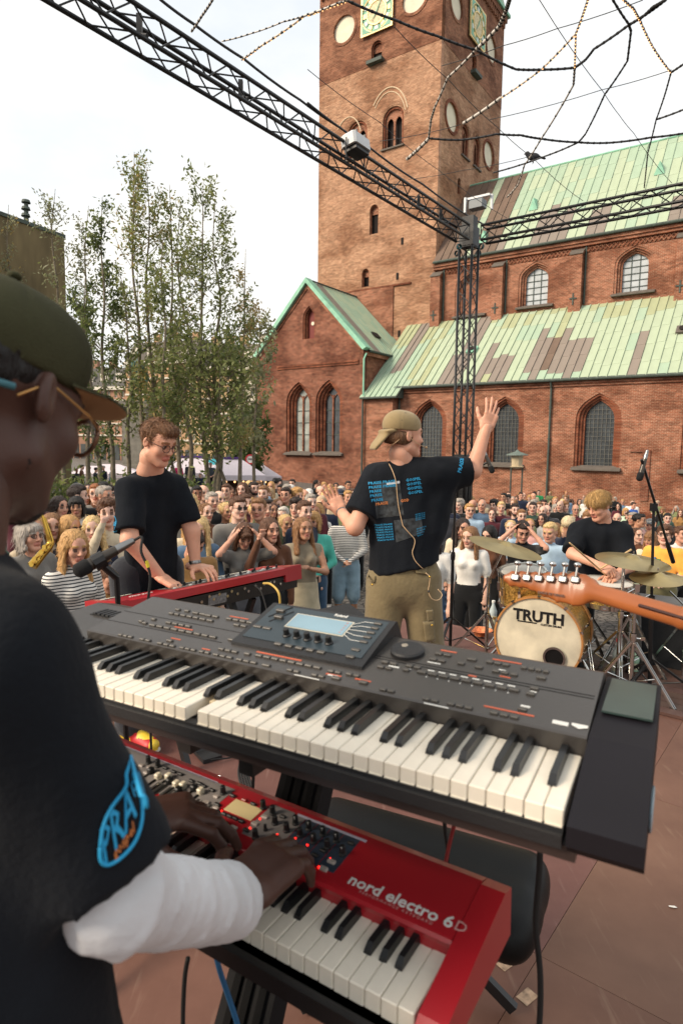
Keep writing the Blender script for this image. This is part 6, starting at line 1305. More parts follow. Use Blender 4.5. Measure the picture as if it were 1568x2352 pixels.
ms = empty('microphone_stand', (0, 0, 0), label='black microphone stand at left between foreground keyboardist and pianist', cat='microphone stand'); k_ = at(268, 1325, 1.85); mb = MB(); mb.tube([k_, V3(k_[0]+.02, k_[1]+.06, 0.02)], .0085, 8); mb.build('column', M_BSTAND, ms); mb = MB(); mb.tube([k_+V3(0, 0, .0), (m1a*.4+m1b*.6)+V3(0, 0, -.012)], .012, 8); mb.tube([(m1a*.55+m1b*.45)+V3(0, 0, -.004), (m1a*.3+m1b*.7)+V3(0, 0, -.004)], .025, 10); mb.build('clip', M_BLK2, ms); tripod(ms, V3(k_[0]+.02, k_[1]+.06, 0), .28, .2, m=M_BSTAND, double=False)
cd = m1b+(m1b-m1a)/np.linalg.norm(m1b-m1a)*.05; cable('microphone_cable', [cd, cd+V3(.03, 0, .012), at(325, 1268, 1.85), at(345, 1320, 1.85), at(340, 1400, 1.85), at(343, 1560, 1.9), at(350, 1800, 2.0)], .0042, M_RUB, 'black microphone cable looping down before pianist')
mb = MB(); q = [at(336, 1288, 1.85), at(341, 1303, 1.85)]; mb.tube(q, .0056, 8); mb.build('cable_tape', mat('tape_yellow', '#cdbb2e', .6), label='yellow tape wrapped round the microphone cable', cat='tape')
st = empty('microphone_stand', (.878, 4.895, 0), label='tall black microphone stand just right of singer', cat='microphone stand'); tp = at(1047, 1100, 4.85)-V3(.878, 4.895, 0); e_ = at(1118, 1062, 4.7)-V3(.878, 4.895, 0); mb = MB(); mb.tube([(0, 0, .02), (0, 0, tp[2]*.55)], .0125, 10); mb.tube([(0, 0, tp[2]*.5), tp], .009, 8); mb.lathe([(.017, 0), (.019, .03), (.017, .06)], (0, 0, tp[2]*.53), n=10); mb.build('column', M_BSTAND, st); mb = MB(); mb.tube([tp+(tp-e_)*.5, e_], .008, 8); mb.build('boom', M_BSTAND, st); tripod(st, V3(0, 0, 0), .3, .25, m=M_BSTAND, double=False, ang=.0)
mic('microphone', at(1131, 1086, 4.68), at(1115, 1046, 4.7), 'black microphone hanging under singer\'s raised forearm', r=.017)
bs = atz(1490, 1590, 0); st = empty('microphone_stand', bs, label='black boom microphone stand at right beside drummer', cat='microphone stand'); B0 = V3(*bs); tp = at(1500, 1165, bs[1])-B0; e1, e2 = at(1472, 1056, bs[1]-.1)-B0, at(1545, 1292, bs[1]+.15)-B0
mb = MB(); mb.tube([(0, 0, .02), tp*.5], .0135, 10); mb.tube([tp*.45, tp], .0095, 8); mb.lathe([(.018, 0), (.02, .03), (.018, .06)], tp*.48, n=10); mb.build('column', M_BSTAND, st); mb = MB(); mb.tube([e2, e2+(e1-e2)*.2], .014, 8); mb.tube([e2, e1], .0085, 8); mb.box(tp, (.035, .035, .05)); mb.build('boom', M_BSTAND, st); tripod(st, V3(0, 0, 0), .34, .22, m=M_BSTAND, double=False, ang=-.5)
mic('microphone', at(1466, 1104, bs[1]-.1), at(1480, 1054, bs[1]-.08), 'black microphone hanging at right against church wall', r=.017)

# ================================================================== guitar neck reaching in from the right
GT = empty('electric_guitar', (0, 0, 0), label='back of an amber guitar headstock and neck reaching in from right', cat='guitar')
M_AMB = mat('amber_maple', '#925228', .38, var=.2, scale=5, coat=.12, spec=.5, stretch=(1, 1, 6)); M_SKUNK = mat('walnut_stripe', '#3a1d12', .4)
G0, G1, G2 = at(1203, 1334, 1.44), at(1350, 1356, 1.36), at(1568, 1420, 1.12); G3 = G2+(G2-G1)*1.6
gd = nrm(G2-G1); gn = nrm(-(G1-ORG)); gn = nrm(gn-gd*np.dot(gn, gd)); gu = np.cross(gn, gd); gu = gu if gu[2] > 0 else -gu      # gn: back of neck, towards camera
hd = nrm(G0-G1); hn = nrm(gn-hd*np.dot(gn, hd)); hu = np.cross(hn, hd); hu = hu if hu[2] > 0 else -hu
pr = [seg(G1, G2, (.019, .0115), (.0195, .0125), 0, .006, gu), seg(G2, G3, (.0195, .0125), (.024, .013), 0, .006, gu)]
out = [(-.004, .022, -.022), (.012, .032, -.030), (.03, .033, -.038), (.06, .030, -.036), (.09, .027, -.028), (.12, .024, -.018), (.15, .021, -.016), (.172, .018, -.017), (.185, .010, -.010)]
for i in range(len(out)-1):
    (t0, a0_, b0_), (t1, a1_, b1_) = out[i], out[i+1]; c0 = G1+hd*t0+hu*(a0_+b0_)/2; c1 = G1+hd*t1+hu*(a1_+b1_)/2; pr.append(seg(c0, c1, ((a0_-b0_)/2, .0075), ((a1_-b1_)/2, .0075), 0, .004, hu))
pr.append(seg(G1-hd*.012, G1+hd*.02, (.02, .011), (.02, .008), 0, .012, hu)); g = sdf_mesh(pr, .003); pyobj('neck', g[0], g[1], M_AMB, GT, True)
mb = MB(); a = G1+gd*.16+gn*.0125; mb.tube([a, a+gd*.45+gn*.0], .0036, 6); mb.build('walnut_stripe', M_SKUNK, GT)
for i in range(6):
    c = G1+hd*(.028+i*.0265)+hu*(.017-.0028*i)+hn*.012; mb = MB(); mb.rbox(c, (.0185, .0145, .010), .002, (hd, hu, hn)); tn = mb.build('tuner', M_STEEL, GT)
    mb = MB(); mb.tube([c+hu*.006, c+hu*.030], .0028, 6); mb.build('tuner_shaft', M_STEEL, tn); b_ = sdf_mesh([ell(c+hu*.034, (.0085, .0085, .0060), R=np.stack([hd, hn, hu]))], .002); pyobj('tuner_button', b_[0], b_[1], M_CHR, tn, True)
bd = G3+(G3-G2)*.25; g = sdf_mesh([seg(bd-gu*.09, bd+gu*.07, (.05, .02), k=.05, w=gd), ell(bd+gd*.2, (.17, .17, .022), R=np.stack([gd, gu, gn]), k=.06), seg(G3, bd, (.03, .015), k=.02, w=gu)], .008); pyobj('body', g[0], g[1], M_AMB, GT, True)
text_on('headstock_print', 'MADE BY HAND', G1+hd*.075-hu*.022+hn*.0088, -hd, hu, M_SKUNK, GT, size=.008)

# ================================================================== small things on the stage
cn = atz(497, 1845, 0); CA = empty('drink_can', cn, label='green and yellow drink can standing on the stage floor', cat='can'); mb = MB(); mb.lathe([(.024, 0), (.033, .008), (.033, .105), (.027, .115)], n=24); auto_smooth(mb.build('can_body', mat('can_green', '#1e7a3c', .3, metal=.5, var=.5, scale=35), CA)); mb = MB(); mb.lathe([(.027, .115), (.027, .118), (.024, .114), (0, .114)], n=24); mb.lathe([(.008, .115), (0, .115)], (.006, -.008, 0), n=10, m=1); mb.build('can_lid', [M_CHR, M_BLK2], CA)
for t, zz in (('BOXE', .07), ('DREAM', .05)): text_on('can_print', t, V3(-.3*.0335, -.0335, zz)*1.0, (.96, -.28, 0), (0, 0, 1), mat('can_yellow', '#d8c63a', .4), CA, size=.022, bold=.001)
pd = atz(468, 1728, 0); PD = empty('foot_pedal', (pd[0], pd[1], 0), .6, label='black foot pedal with red mark on stage floor beside sneaker', cat='pedal'); mb = MB(); mb.box((0, 0, .012), (.1, .24, .02)); mb.build('base_plate', M_BLK, PD); mb = MB(); mb.add([(-.05, -.02, .022), (.05, -.02, .022), (.05, .1, .022), (-.05, .1, .022), (-.036, .0, .06), (.036, .0, .06), (.036, .07, .06), (-.036, .07, .06)], [(0, 1, 5, 4), (1, 2, 6, 5), (2, 3, 7, 6), (3, 0, 4, 7), (4, 5, 6, 7)]); hs = mb.build('housing', M_BLK, PD); mb = MB(); mb.box((0, .045, .061), (.03, .015, .002)); mb.build('pedal_mark', mat('mark_red', '#9a2a2a', .5), hs)
mb = MB(); q = atz(540, 1882, 0); mb.box((q[0], q[1], .003), (.05, .022, .002), ((.8, .5, 0), (-.5, .8, 0), (0, 0, 1))); mb.build('paper_scrap', mat('scrap_blue', '#7fb4bd', .8), label='pale blue scrap of paper beside the drink can', cat='paper')
q = atz(1543, 2085, 0); mb = MB(); mb.add([(q[0]-.012, q[1], .004), (q[0]+.004, q[1]-.008, .006), (q[0]+.016, q[1]-.003, .003), (q[0]+.010, q[1]+.005, .004), (q[0]-.010, q[1]+.008, .003)], [(0, 1, 2, 3, 4)]); mb.build('paper_scrap', mat('scrap_white', '#d8d4cc', .8), label='small white scrap of paper on floor at right', cat='paper')
for (u, v, w_) in ((1160, 2215, .05), (1210, 2290, .055)):
    q = atz(u, v, 0); mb = MB(); mb.box((q[0], q[1], .0015), (w_, w_*.7, .001), ((.8, .6, 0), (-.6, .8, 0), (0, 0, 1))); mb.build('tape_residue', mat('residue', '#a98d74', .9, var=.4, scale=60), label='pale square of worn tape residue on red floor'+(' nearest the keyboard' if v < 2250 else ' lower down'), cat='tape')
cable('power_cable', [at(1240, 1915, .98), at(1238, 2000, .98), at(1230, 2120, .98), at(1240, 2240, .98), at(1238, 2352, .98), at(1225, 2500, .98)], .0052, M_RUB, 'black cable hanging down from the upper keyboard at right')
cable('red_cable', [at(1056, 1850, 1.15), at(1040, 1905, 1.15), at(1022, 1985, 1.14), at(1018, 2030, 1.13)], .004, mat('cable_red', '#7e1d20', .5), 'dark red cable hanging between the two keyboards')
cable('signal_cable', [at(1018, 1850, 1.17), at(1022, 1910, 1.17), at(1028, 1960, 1.16), at(1024, 2030, 1.15)], .004, M_RUB, 'black cable beside the dark red one between keyboards')
cable('blue_cable', [at(495, 2190, .95), at(505, 2230, .95), at(525, 2290, .96), at(545, 2352, .97), at(560, 2420, .98)], .0045, mat('cable_blue', '#1d5a86', .5), 'blue cable hanging below lower red keyboard')
cable('signal_cable', [at(432, 2200, .95), at(424, 2250, .95), at(420, 2352, .95), at(424, 2450, .95)], .004, M_RUB, 'thin black cable hanging left of the blue cable')
cable('pedal_cable', [atz(485, 1745, .03), atz(530, 1740, .012), atz(560, 1728, .012), atz(600, 1745, .012), atz(640, 1735, .012)], .004, M_RUB, 'black cable running from foot pedal across floor')
for i in range(5): cable('cable_bundle', [at(560+i*2, 1728, 2.4), at(548+i*5, 1770, 2.35), at(556+i*6, 1810, 2.25), at(572+i*5, 1850, 2.2)], .0045, M_RUB, 'loose black cable in bundle hanging behind upper keyboard: '+('leftmost', 'second', 'middle', 'fourth', 'rightmost')[i]+' strand')
cable('signal_cable', [at(583, 1735, 1.5), at(582, 1780, 1.5), at(578, 1860, 1.5)], .0042, M_RUB, 'straight black cable hanging right of the cable bundle')
cable('instrument_cable', [at(605, 1340, 3.2), at(622, 1342, 3.15), at(640, 1362, 3.1), at(643, 1400, 3.1), at(640, 1450, 3.1)], .006, mat('cable_yellow', '#b99a4a', .5), 'yellow cable plugged into back of red stage piano')
cable('instrument_cable', [at(585, 1345, 3.25), at(600, 1360, 3.2), at(612, 1400, 3.15), at(618, 1440, 3.1)], .004, M_RUB, 'thin black cable beside the yellow cable at stage piano')
def bottle(u, v, d, capc, label, liquid='#a9b4b0', h=.23, r=.034, z=None):
    p = at(u, v, d); z = 0 if z is None else z; o = empty('water_bottle', (p[0], p[1], z), label=label, cat='bottle'); mb = MB(); mb.lathe([(0, 0), (r*.9, 0), (r, .01), (r, h*.45), (r*.93, h*.5), (r, h*.55), (r*.98, h*.68), (r*.4, h*.9), (r*.36, h)], n=18); auto_smooth(mb.build('bottle_body', mat('pet_'+liquid, liquid, .15, var=.1, spec=.6), o)); mb = MB(); mb.lathe([(r*.45, h), (r*.45, h+.018), (0, h+.018)], n=14); mb.build('bottle_cap', mat('cap_'+capc, capc, .5), o); mb = MB(); mb.lathe([(r*1.02, h*.2), (r*1.02, h*.5)], n=18); mb.build('bottle_label', mat('bottle_label', '#c9c6a8', .6, var=.3, scale=60), o)
bottle(1416, 1530, 4.3, '#b3222a', 'clear water bottle with red cap among the drum stands', h=.26); bottle(1453, 1560, 4.4, '#2f9a4a', 'green topped bottle lying low beside the red capped bottle', '#9fc2a8', h=.16); bottle(1132, 1400, 5.5, '#d9d9d4', 'water bottle with white cap left of bass drum', '#b4c2c4', z=.0)
bottle(857, 1440, 4.4, '#2a2a2a', 'bottle with silver top standing behind singer\'s leg', '#8f9696')
mb = MB(); q = at(1104, 1440, 5.2); mb.lathe([(0, 0), (.05, 0), (.06, .02), (.1, .05), (.09, .05), (.05, .01)], (q[0], q[1], .02), n=20); auto_smooth(mb.build('snack_bowl', mat('snack', '#c9774a', .6, var=.5, scale=40), label='orange and white snack bowl on stage edge by cymbal stand', cat='bowl'))
# floor monitor at the stage edge and flight case
mo = empty('floor_monitor', at(740, 1440, 4.7)*V3(1, 1, 0), .7, label='black wedge floor monitor at the stage edge behind display', cat='speaker'); mb = MB(); mb.prism([(-.2, .0), (.2, 0), (.2, .18), (.02, .36), (-.2, .3)], -.28, .28, f=lambda y, z, x: (x, y, z)); mb.build('cabinet', M_BLK, mo); mb = MB(); mb.prism([(.205, .03), (.21, .18), (.04, .35), (.03, .34)], -.25, .25, f=lambda y, z, x: (x, y, z)); mb.build('grille', M_RUB, mo)
fc = at(1545, 1560, 4.7); mo = empty('flight_case', (fc[0], fc[1], 0), -.5, label='black cloth covered case at right behind drum hardware', cat='case'); mb = MB(); mb.rbox((0, 0, .2), (.7, .5, .4), .02); mb.build('body', mat('case_cloth', '#15171a', .8, var=.2, bump=.3), mo); mb = MB(); mb.rbox((0, 0, .42), (.6, .42, .05), .01); mb.build('folded_cloth', cloth('#2a2b2c'), mo)
# saxophone held in the crowd
SX = empty('saxophone', (0, 0, 0), label='gold saxophone rising among the crowd at left edge', cat='saxophone'); sd = 3.6; M_BRASS = mat('brass', '#c9a24a', .22, metal=.95, var=.15)
n0, n1, n2, n3 = at(101, 1190, sd), at(112, 1225, sd), at(116, 1250, sd), at(75, 1300, sd-.1); mb = MB(); mb.tube(bez([n0, n1, n2, (n2+n3)/2, n3], 6), list(np.linspace(.012, .03, 25)), 12); auto_smooth(mb.build('tube', M_BRASS, SX), 60)
for i in range(12): p = n2+(n3-n2)*(i/11.)+V3(.012*(i % 2), -.03, .006*(i % 3)); mb = MB(); mb.lathe([(0, .006), (.012, .006), (.013, 0)], p, (0, -1, .2), 10); mb.tube([p, p+V3(.03, -.006, .02)], .003, 5); mb.build('key_cup', M_BRASS, SX)
mb = MB(); mb.tube([n0, n0+V3(-.02, .0, .03), n0+V3(-.05, .0, .03)], .009, 8); mb.build('neck', M_BRASS, SX)
# ================================================================== lighting rig: box trusses, pillar, string lights
M_TRUS = mat('truss_black', '#101215', .45, metal=.2, var=.15)
def truss(root, a, b, w=.27, rc=.025, rb=.0095, bay=.5, up=(0, 0, 1), pref='chord', roll=0.0):
    a, b = V3(*a), V3(*b); d = nrm(b-a); L = np.linalg.norm(b-a); x = nrm(np.cross(d, up)); y = np.cross(x, d); x, y = x*math.cos(roll)+y*math.sin(roll), y*math.cos(roll)-x*math.sin(roll)
    C = [(x*sx+y*sy)*w/2 for sx, sy in ((-1, -1), (1, -1), (1, 1), (-1, 1))]
    for c in C: mb = MB(); mb.tube([a+c, b+c], rc, 10); mb.build('chord', M_TRUS, root, smooth=True)
    n = max(1, int(L/bay)); s = L/n
    for k in range(4):
        c0, c1 = C[k], C[(k+1) % 4]
        for i in range(n):
            p, q, r = a+d*s*i, a+d*s*(i+.5), a+d*s*(i+1); mb = MB(); mb.tube([p+c0, q+c1], rb, 5, cap=False); mb.tube([q+c1, r+c0], rb, 5, cap=False); mb.build('brace', M_TRUS, root)
        for e in (a, b): mb = MB(); mb.tube([e+c0, e+c1], rb*1.3, 5); mb.build('end_frame', M_TRUS, root)
TC = V3(2.44, 12.9, 5.7); TL = nrm(atz(205, 0, 5.7)-V3(2.44, 12.9, 5.7)); TR = nrm(V3(.81, -.59, 0))
tl = empty('box_truss', (0, 0, 0), label='long black box truss crossing the sky from upper left to the pillar', cat='truss', group='lighting rig trusses'); truss(tl, TC+TL*.3, TC+TL*16.5, bay=.62)
tr_ = empty('box_truss', (0, 0, 0), label='black box truss running right from pillar in front of church roof', cat='truss', group='lighting rig trusses'); truss(tr_, TC+TR*.3, TC+TR*9.5, bay=.62)
gz = ground_z(2.44, 12.9); pl = empty('truss_pillar', (TC[0], TC[1], gz), label='black lattice truss pillar standing in the crowd', cat='truss', group='lighting rig trusses'); truss(pl, (0, 0, .05), (0, 0, TC[2]-gz-.2), bay=.55, up=(-.622, -.783, 0), rc=.026)
mb = MB(); mb.box((0, 0, .02), (.7, .7, .04)); mb.build('base_plate', M_TRUS, pl)
mb = MB(); mb.box((0, 0, TC[2]-gz), (.29, .29, .36), (TL, TR, (0, 0, 1)))
mb2 = MB(); mb2.box((.0, 0, TC[2]-gz+.28), (.2, .24, .2), (TL, TR, (0, 0, 1))); mb2.build('hoist', M_BLK, pl)
for k in range(4):
    t = k*math.pi/2+.7; mbr = MB(); mbr.lathe([(.05, -.03), (.06, 0), (.05, .03)], (.3*math.cos(t), .3*math.sin(t), TC[2]-gz-.24), (math.cos(t+1.57), math.sin(t+1.57), 0), 12); mbr.build('sleeve_roller', mat('roller_teal', '#1d4a50', .5), pl)
mb.build('sleeve_block', M_TRUS, pl)
mb = MB(); h = TC[2]-gz-4.35
for k in range(18): a = V3(.17*random.uniform(-1, 1), .17*random.uniform(-1, 1), 0); mb.tube(bez([a+V3(0, 0, h), a*1.1+V3(0, 0, h-1.0), a*.9+V3(0, 0, h-2.2), a*1.2+V3(0, 0, .2)], 4), .02, 6)
mb.build('cable_snake', M_RUB, pl); mb = MB(); mb.box((0, 0, h*.5+.1), (.3, .3, h), (TL, TR, (0, 0, 1))); mb.build('black_wrap', mat('black_bag', '#111112', .35, var=.4, scale=14, bump=1.0, bscale=9), pl)
M_WLAMP = mat('lamp_white', '#c9ccce', .5, var=.05)
def flood(name, p, ax, size, label):
    o = empty(name, p, label=label, cat='floodlight'); mb = MB(); mb.rbox((0, 0, 0), size, .03, ax); mb.build('housing', M_WLAMP, o); mb = MB(); mb.box(V3(*ax[2])*(-size[2]/2-.03), (size[0]*.8, size[1]*.8, .06), ax); mb.build('lens', M_BLK2, o); mb = MB(); q = V3(*ax[0])*size[0]*.56; mb.tube([q, q-V3(0, 0, .25), -q-V3(0, 0, .25), -q], .012, 6); mb.build('yoke', M_BLK2, o)
    for s in (-1, 1): mb = MB(); mb.box(V3(*ax[0])*s*size[0]*.25+V3(*ax[2])*(size[2]/2), (size[0]*.06, size[1]*.9, .05), ax); mb.build('cooling_fin', M_BLK2, o)
f1 = TC+TL*4.15+V3(0, 0, .16); flood('floodlight', f1+TR*.2, (TL, nrm(np.cross((0, .3, 1), TL)), nrm(np.cross(TL, nrm(np.cross((0, .3, 1), TL))))), (.40, .26, .18), 'white boxy floodlight clamped on long truss before bell tower')
f2 = TC+V3(.02, 0, .72); o = empty('floodlight', f2, label='white bracketed floodlight on top of the truss pillar', cat='floodlight'); mb = MB(); mb.box((.1, -.1, .0), (.5, .05, .04), (TR, TL, (0, 0, 1))); mb.box((-.12, 0, -.12), (.04, .05, .28), (TR, TL, (0, 0, 1))); mb.box((.35, -.2, -.12), (.04, .05, .28), (TR, TL, (0, 0, 1))); mb.build('bracket', M_WLAMP, o); mb = MB(); mb.rbox((.1, -.1, -.14), (.3, .2, .16), .02, (TR, TL, (0, 0, 1))); mb.build('housing', mat('lamp_grey', '#6d7478', .5), o)
for i, s in enumerate((1.2, 2.0, 6.2, 7.6)): mb = MB(); p = TC+TL*s+V3(0, 0, .05); mb.box(p, (.05, .05, .22)); mb.tube([p+V3(0, 0, -.08), p+TR*.12+V3(0, 0, -.13)], .02, 8); o = mb.build('truss_clamp', M_BLK2, label='small black clamp on long truss, '+('nearest pillar', 'second from pillar', 'second from picture edge', 'nearest picture edge')[i], cat='clamp')
# cables and light strings of the overhead net
ZN = 6.15; U2 = zoomed(1230, 0, .957); U1 = zoomed(0, 0, .8705)
M_ROPE = mat('net_rope', '#2a2b2e', .6, var=.1); M_PALE = mat('light_tube', '#c3bdb4', .5, var=.1); M_WARM = mat('warm_bulb', '#ffd9a0', .4, var=0, emit='#ffb878', estr=1.4)
def net(pts, r, m, label, z=ZN, lights=False, zf=U2, knots=True, fine=5):
    P = [atz(*zf(*q), z) for q in pts]; Q = []
    for i in range(len(P)-1):
        L = np.linalg.norm(P[i+1]-P[i])
        for t in np.linspace(0, 1, fine, endpoint=False): Q.append(P[i]+(P[i+1]-P[i])*t+V3(0, 0, -.03*L*4*t*(1-t)*.5))
    Q.append(P[-1]); o = empty('light_string' if lights else 'net_cable', Q[0], label=label, cat='string light' if lights else 'cable'); B0 = V3(*Q[0])
    mb = MB(); mb.tube([q-B0 for q in Q], r, 6); mb.build('cable_core', m, o, smooth=True)
    if knots:
        mb = MB()
        for i in range(len(Q)-1):
            L = np.linalg.norm(Q[i+1]-Q[i]); n = max(1, int(L/.9))
            for k in range(n): p = Q[i]+(Q[i+1]-Q[i])*((k+.5)/n)-B0; d = nrm(Q[i+1]-Q[i]); mb.tube([p-d*.012, p+d*.012], r*1.2, 6)
        tg = mb.build('cable_ties', M_RUB, o); tg['kind'] = 'stuff'
    if lights:
        mb = MB()
        for i in range(len(Q)-1):
            L = np.linalg.norm(Q[i+1]-Q[i]); n = max(1, int(L/.055))
            for k in range(n): p = Q[i]+(Q[i+1]-Q[i])*((k+.5)/n)-B0+V3(0, 0, -r*1.2); mb.add([p+V3(.008, 0, 0), p+V3(-.005, .007, 0), p+V3(-.005, -.007, 0), p+V3(0, 0, .009), p+V3(0, 0, -.009)], [(0, 1, 3), (1, 2, 3), (2, 0, 3), (1, 0, 4), (2, 1, 4), (0, 2, 4)])
        b = mb.build('bulbs', M_WARM, o); b['kind'] = 'stuff'
    return o
net([(0, 65), (90, 28), (165, 2)], .011, M_PALE, 'lit warm light string at top left of bell tower', lights=True)
net([(165, 2), (370, 85), (540, 150), (705, 210), (870, 290), (975, 291), (1115, 283), (1160, 250), (1195, 205), (1340, 105), (1420, 55), (1500, -5)], .013, M_ROPE, 'thick dark cable swooping across bell tower and sky')
net([(415, 665), (505, 580)], .024, M_PALE, 'short pale tube light in front of tower belfry windows')
net([(505, 580), (515, 500), (530, 450), (585, 325), (705, 205)], .014, M_PALE, 'pale cable rising along the tower corner')
net([(705, 205), (800, 110), (830, 40), (845, -10)], .02, M_PALE, 'pale tube cable across the tower\'s right face')
net([(505, 578), (640, 585), (790, 560), (890, 565), (975, 580), (1130, 595), (1260, 597), (1430, 575), (1600, 552)], .014, M_ROPE, 'dark horizontal cable running right from tower across sky')
net([(650, 515), (805, 410)], .02, M_PALE, 'pale unlit tube beside the tower\'s lower roundel'); net([(805, 410), (975, 290), (1120, 140), (1150, 60), (1172, -8)], .011, M_PALE, 'long lit warm light string rising to top of sky', lights=True)
net([(1120, 140), (1115, 283)], .010, M_PALE, 'short vertical lit light string in middle of sky', lights=True); net([(1115, 283), (1110, 355), (975, 580), (905, 690), (880, 770), (832, 825)], .013, M_PALE, 'pale cable hanging down towards nave roof')
net([(1270, -8), (1340, 100), (1350, 130), (1335, 255), (1240, 395), (1160, 560), (1130, 595), (1000, 650), (775, 722)], .012, M_ROPE, 'dark cable curving down right sky to tower')
net([(1312, -8), (1360, 35), (1385, 80), (1440, 195), (1517, 303)], .011, M_PALE, 'lit warm light string at upper right sky', lights=True); net([(1517, 303), (1600, 245)], .012, M_ROPE, 'short cable from lit string to right edge')
net([(1517, 303), (1490, 400), (1455, 500), (1420, 640), (1405, 785)], .010, M_ROPE, 'cable hanging down before green roof at right'); net([(1455, 500), (1600, 445)], .012, M_ROPE, 'short dark cable at right edge below lit string')
net([(1385, 82), (1440, 30), (1500, -5)], .012, M_ROPE, 'short cable at top right corner')
for i, (pts, lb) in enumerate((([(965, -5), (1235, 385), (1300, 480), (1360, 555), (1520, 765)], 'thin wire slanting down right sky to truss'), ([(0, 290), (300, 510), (545, 710), (830, 910)], 'thin wire slanting across tower belfry to truss'), ([(360, 110), (585, 330), (790, 530), (940, 660), (1150, 840)], 'thin wire slanting from tower clock to right truss'), ([(560, 275), (820, 190), (1040, 120), (1400, 0)], 'thin wire rising right across upper sky'), ([(760, 500), (1230, 375), (1520, 292)], 'thin wire across middle sky'), ([(420, 750), (650, 712), (925, 655)], 'thin wire from truss across tower base to bird'), ([(300, 590), (500, 555), (640, 520)], 'thin wire before belfry windows'))):
    net(pts, .0045, M_ROPE, lb, knots=False)
net([(735, -4), (890, 110), (1120, 270), (1380, 460), (1568, 590)], .016, M_ROPE, 'heavy black cable stretched above the long truss', z=6.35, zf=U1, knots=False); net([(0, 430), (250, 610), (480, 770), (735, 938)], .016, M_ROPE, 'heavy black cable continuing above truss to pillar', z=6.35, knots=False)
net([(880, 145), (930, 70), (980, -5)], .012, M_PALE, 'short pale cable at top beside truss', zf=U1); net([(1110, 275), (1200, 210), (1400, 72), (1568, 8)], .011, M_PALE, 'lit warm light string left of the tower', zf=U1, lights=True); net([(1020, 190), (1150, 155), (1300, 100), (1400, 72)], .007, M_PALE, 'thin pale cable left of tower', zf=U1)
bp_ = at(*U2(942, 655), 11.0); br = empty('bird', bp_, label='small dark bird perched on net wires in right sky', cat='bird'); g = sdf_mesh([ell((0, 0, 0), (.11, .055, .06), k=.03), ell((-.1, 0, .045), .038, k=.03), seg((.08, 0, -.0), (.2, 0, -.03), (.03, .012), (.035, .008), k=.02), seg((-.13, 0, .045), (-.165, 0, .035), .012, .004, k=.01)], .008); pyobj('body', g[0], g[1], mat('feather', '#25262a', .8), br, True); mb = MB()
for s in (-.02, .02): mb.tube([(0, s, -.05), (0, s, -.11)], .005, 5)
mb.build('legs', M_RUB, br)
# ================================================================== the four musicians
def fold(amp, seed, axis=None, f=16, amp2=0.0, f2=45):
    """soft cloth folds as a displacement of the implicit surface"""
    def d(P, m):
        v = amp*.8*noise3(P*np.array([1, 1, .55]), f, seed)+amp*noise3(P*np.array([1, 1, .2]), f*1.7, seed+2)
        if amp2: v = v+amp2*noise3(P, f2, seed+5)
        if axis is not None:
            a, dr = axis; t = (P-np.asarray(a))@nrm(dr); v = v+amp*.8*np.sin(t*95+2.5*noise3(P, 14, seed+1))
        return v.astype(np.float32)
    return d
def geo_obj(name, g, mats, parent=None, **k): return pyobj(name, g[0], g[1], mats, parent, True, g[2], **k)
def face_R(f, pitch=0.0, roll=0.0): return basis(V3(f[0], f[1], 0))@rot('X', pitch)@rot('Y', roll)
def hair_on(parent, prims, R, c, m, res=.0036, amp=.003, f=46, disp=None, name='hair', n=0, ln=(.02, .05), **k):
    g = sdf_mesh(prims, res, disp=disp or strand(amp, f))
    if n: g = join_geo(g, hair_ribbons(g, n, 5, ln, .0009, .005, **k))
    return geo_obj(name, xf(g, R, c), m, parent)
def bvh_of(o):
    me = o.data; return BVHTree.FromPolygons([v.co.copy() for v in me.vertices], [tuple(p.vertices) for p in me.polygons])
def drape(bvh, pts, dirn, off=.003):
    d = Vector(dirn).normalized(); out = []
    for p in pts:
        h = bvh.ray_cast(Vector(p)-d*1.0, d); q = h[0] if h[0] is not None else Vector(p); out.append(np.array(q-d*off))
    return np.array(out)
def print_text(bvh, txt, P0, P1, up, dirn, ht, m, parent, name='print', bold=0.0):
    """lettering laid onto cloth between P0 and P1"""
    v, f = text_geo(txt, 1.0, 0, bold=bold, align='LEFT', res=1); w = max(v[:, 0].max(), 1e-3); x = V3(*P1)-V3(*P0)
    pts = V3(*P0)+(v[:, :1]/w)*x+v[:, 1:2]*ht*nrm(up); return pyobj(name, drape(bvh, pts, dirn), f, m, parent)
def print_patch(bvh, c4, n, dirn, m, parent, name='print', off=.002):
    c4 = [V3(*c) for c in c4]; P = [(c4[0]*(1-s)+c4[1]*s)*(1-t)+(c4[3]*(1-s)+c4[2]*s)*t for t in np.linspace(0, 1, n) for s in np.linspace(0, 1, n)]
    return pyobj(name, drape(bvh, P, dirn, off), [(j*n+i, j*n+i+1, (j+1)*n+i+1, (j+1)*n+i) for j in range(n-1) for i in range(n-1)], m, parent, True)
def print_line(bvh, pts, dirn, r, m, parent, name='print', off=.003, n=5):
    Q = drape(bvh, bez(pts, n), dirn, off); mb = MB(); mb.tube(Q, r, 5); return mb.build(name, m, parent, smooth=True)
M_TEE = mat('tee_black', '#171a1f', .95, var=.25, scale=5, bump=.2, bscale=120, sheen=.03, spec=.12); M_CYAN = mat('print_cyan', '#1c93c4', .7, var=.08); M_PORG = mat('print_ochre', '#c8763a', .7, var=.05)
M_SKL = skin('fair', '#cf9a80'); M_SKD = skin('deep', '#4a3129'); M_TROUS = mat('khaki_cargo', '#6f6245', .85, var=.14, scale=7, bump=.3, bscale=60, sheen=.15)
HM = lambda h, lip='#a85f54': [None, mat('lip_'+lip, lip, .5, var=.05), M_EYE, M_IRIS, hairm(h), hairm(h)]
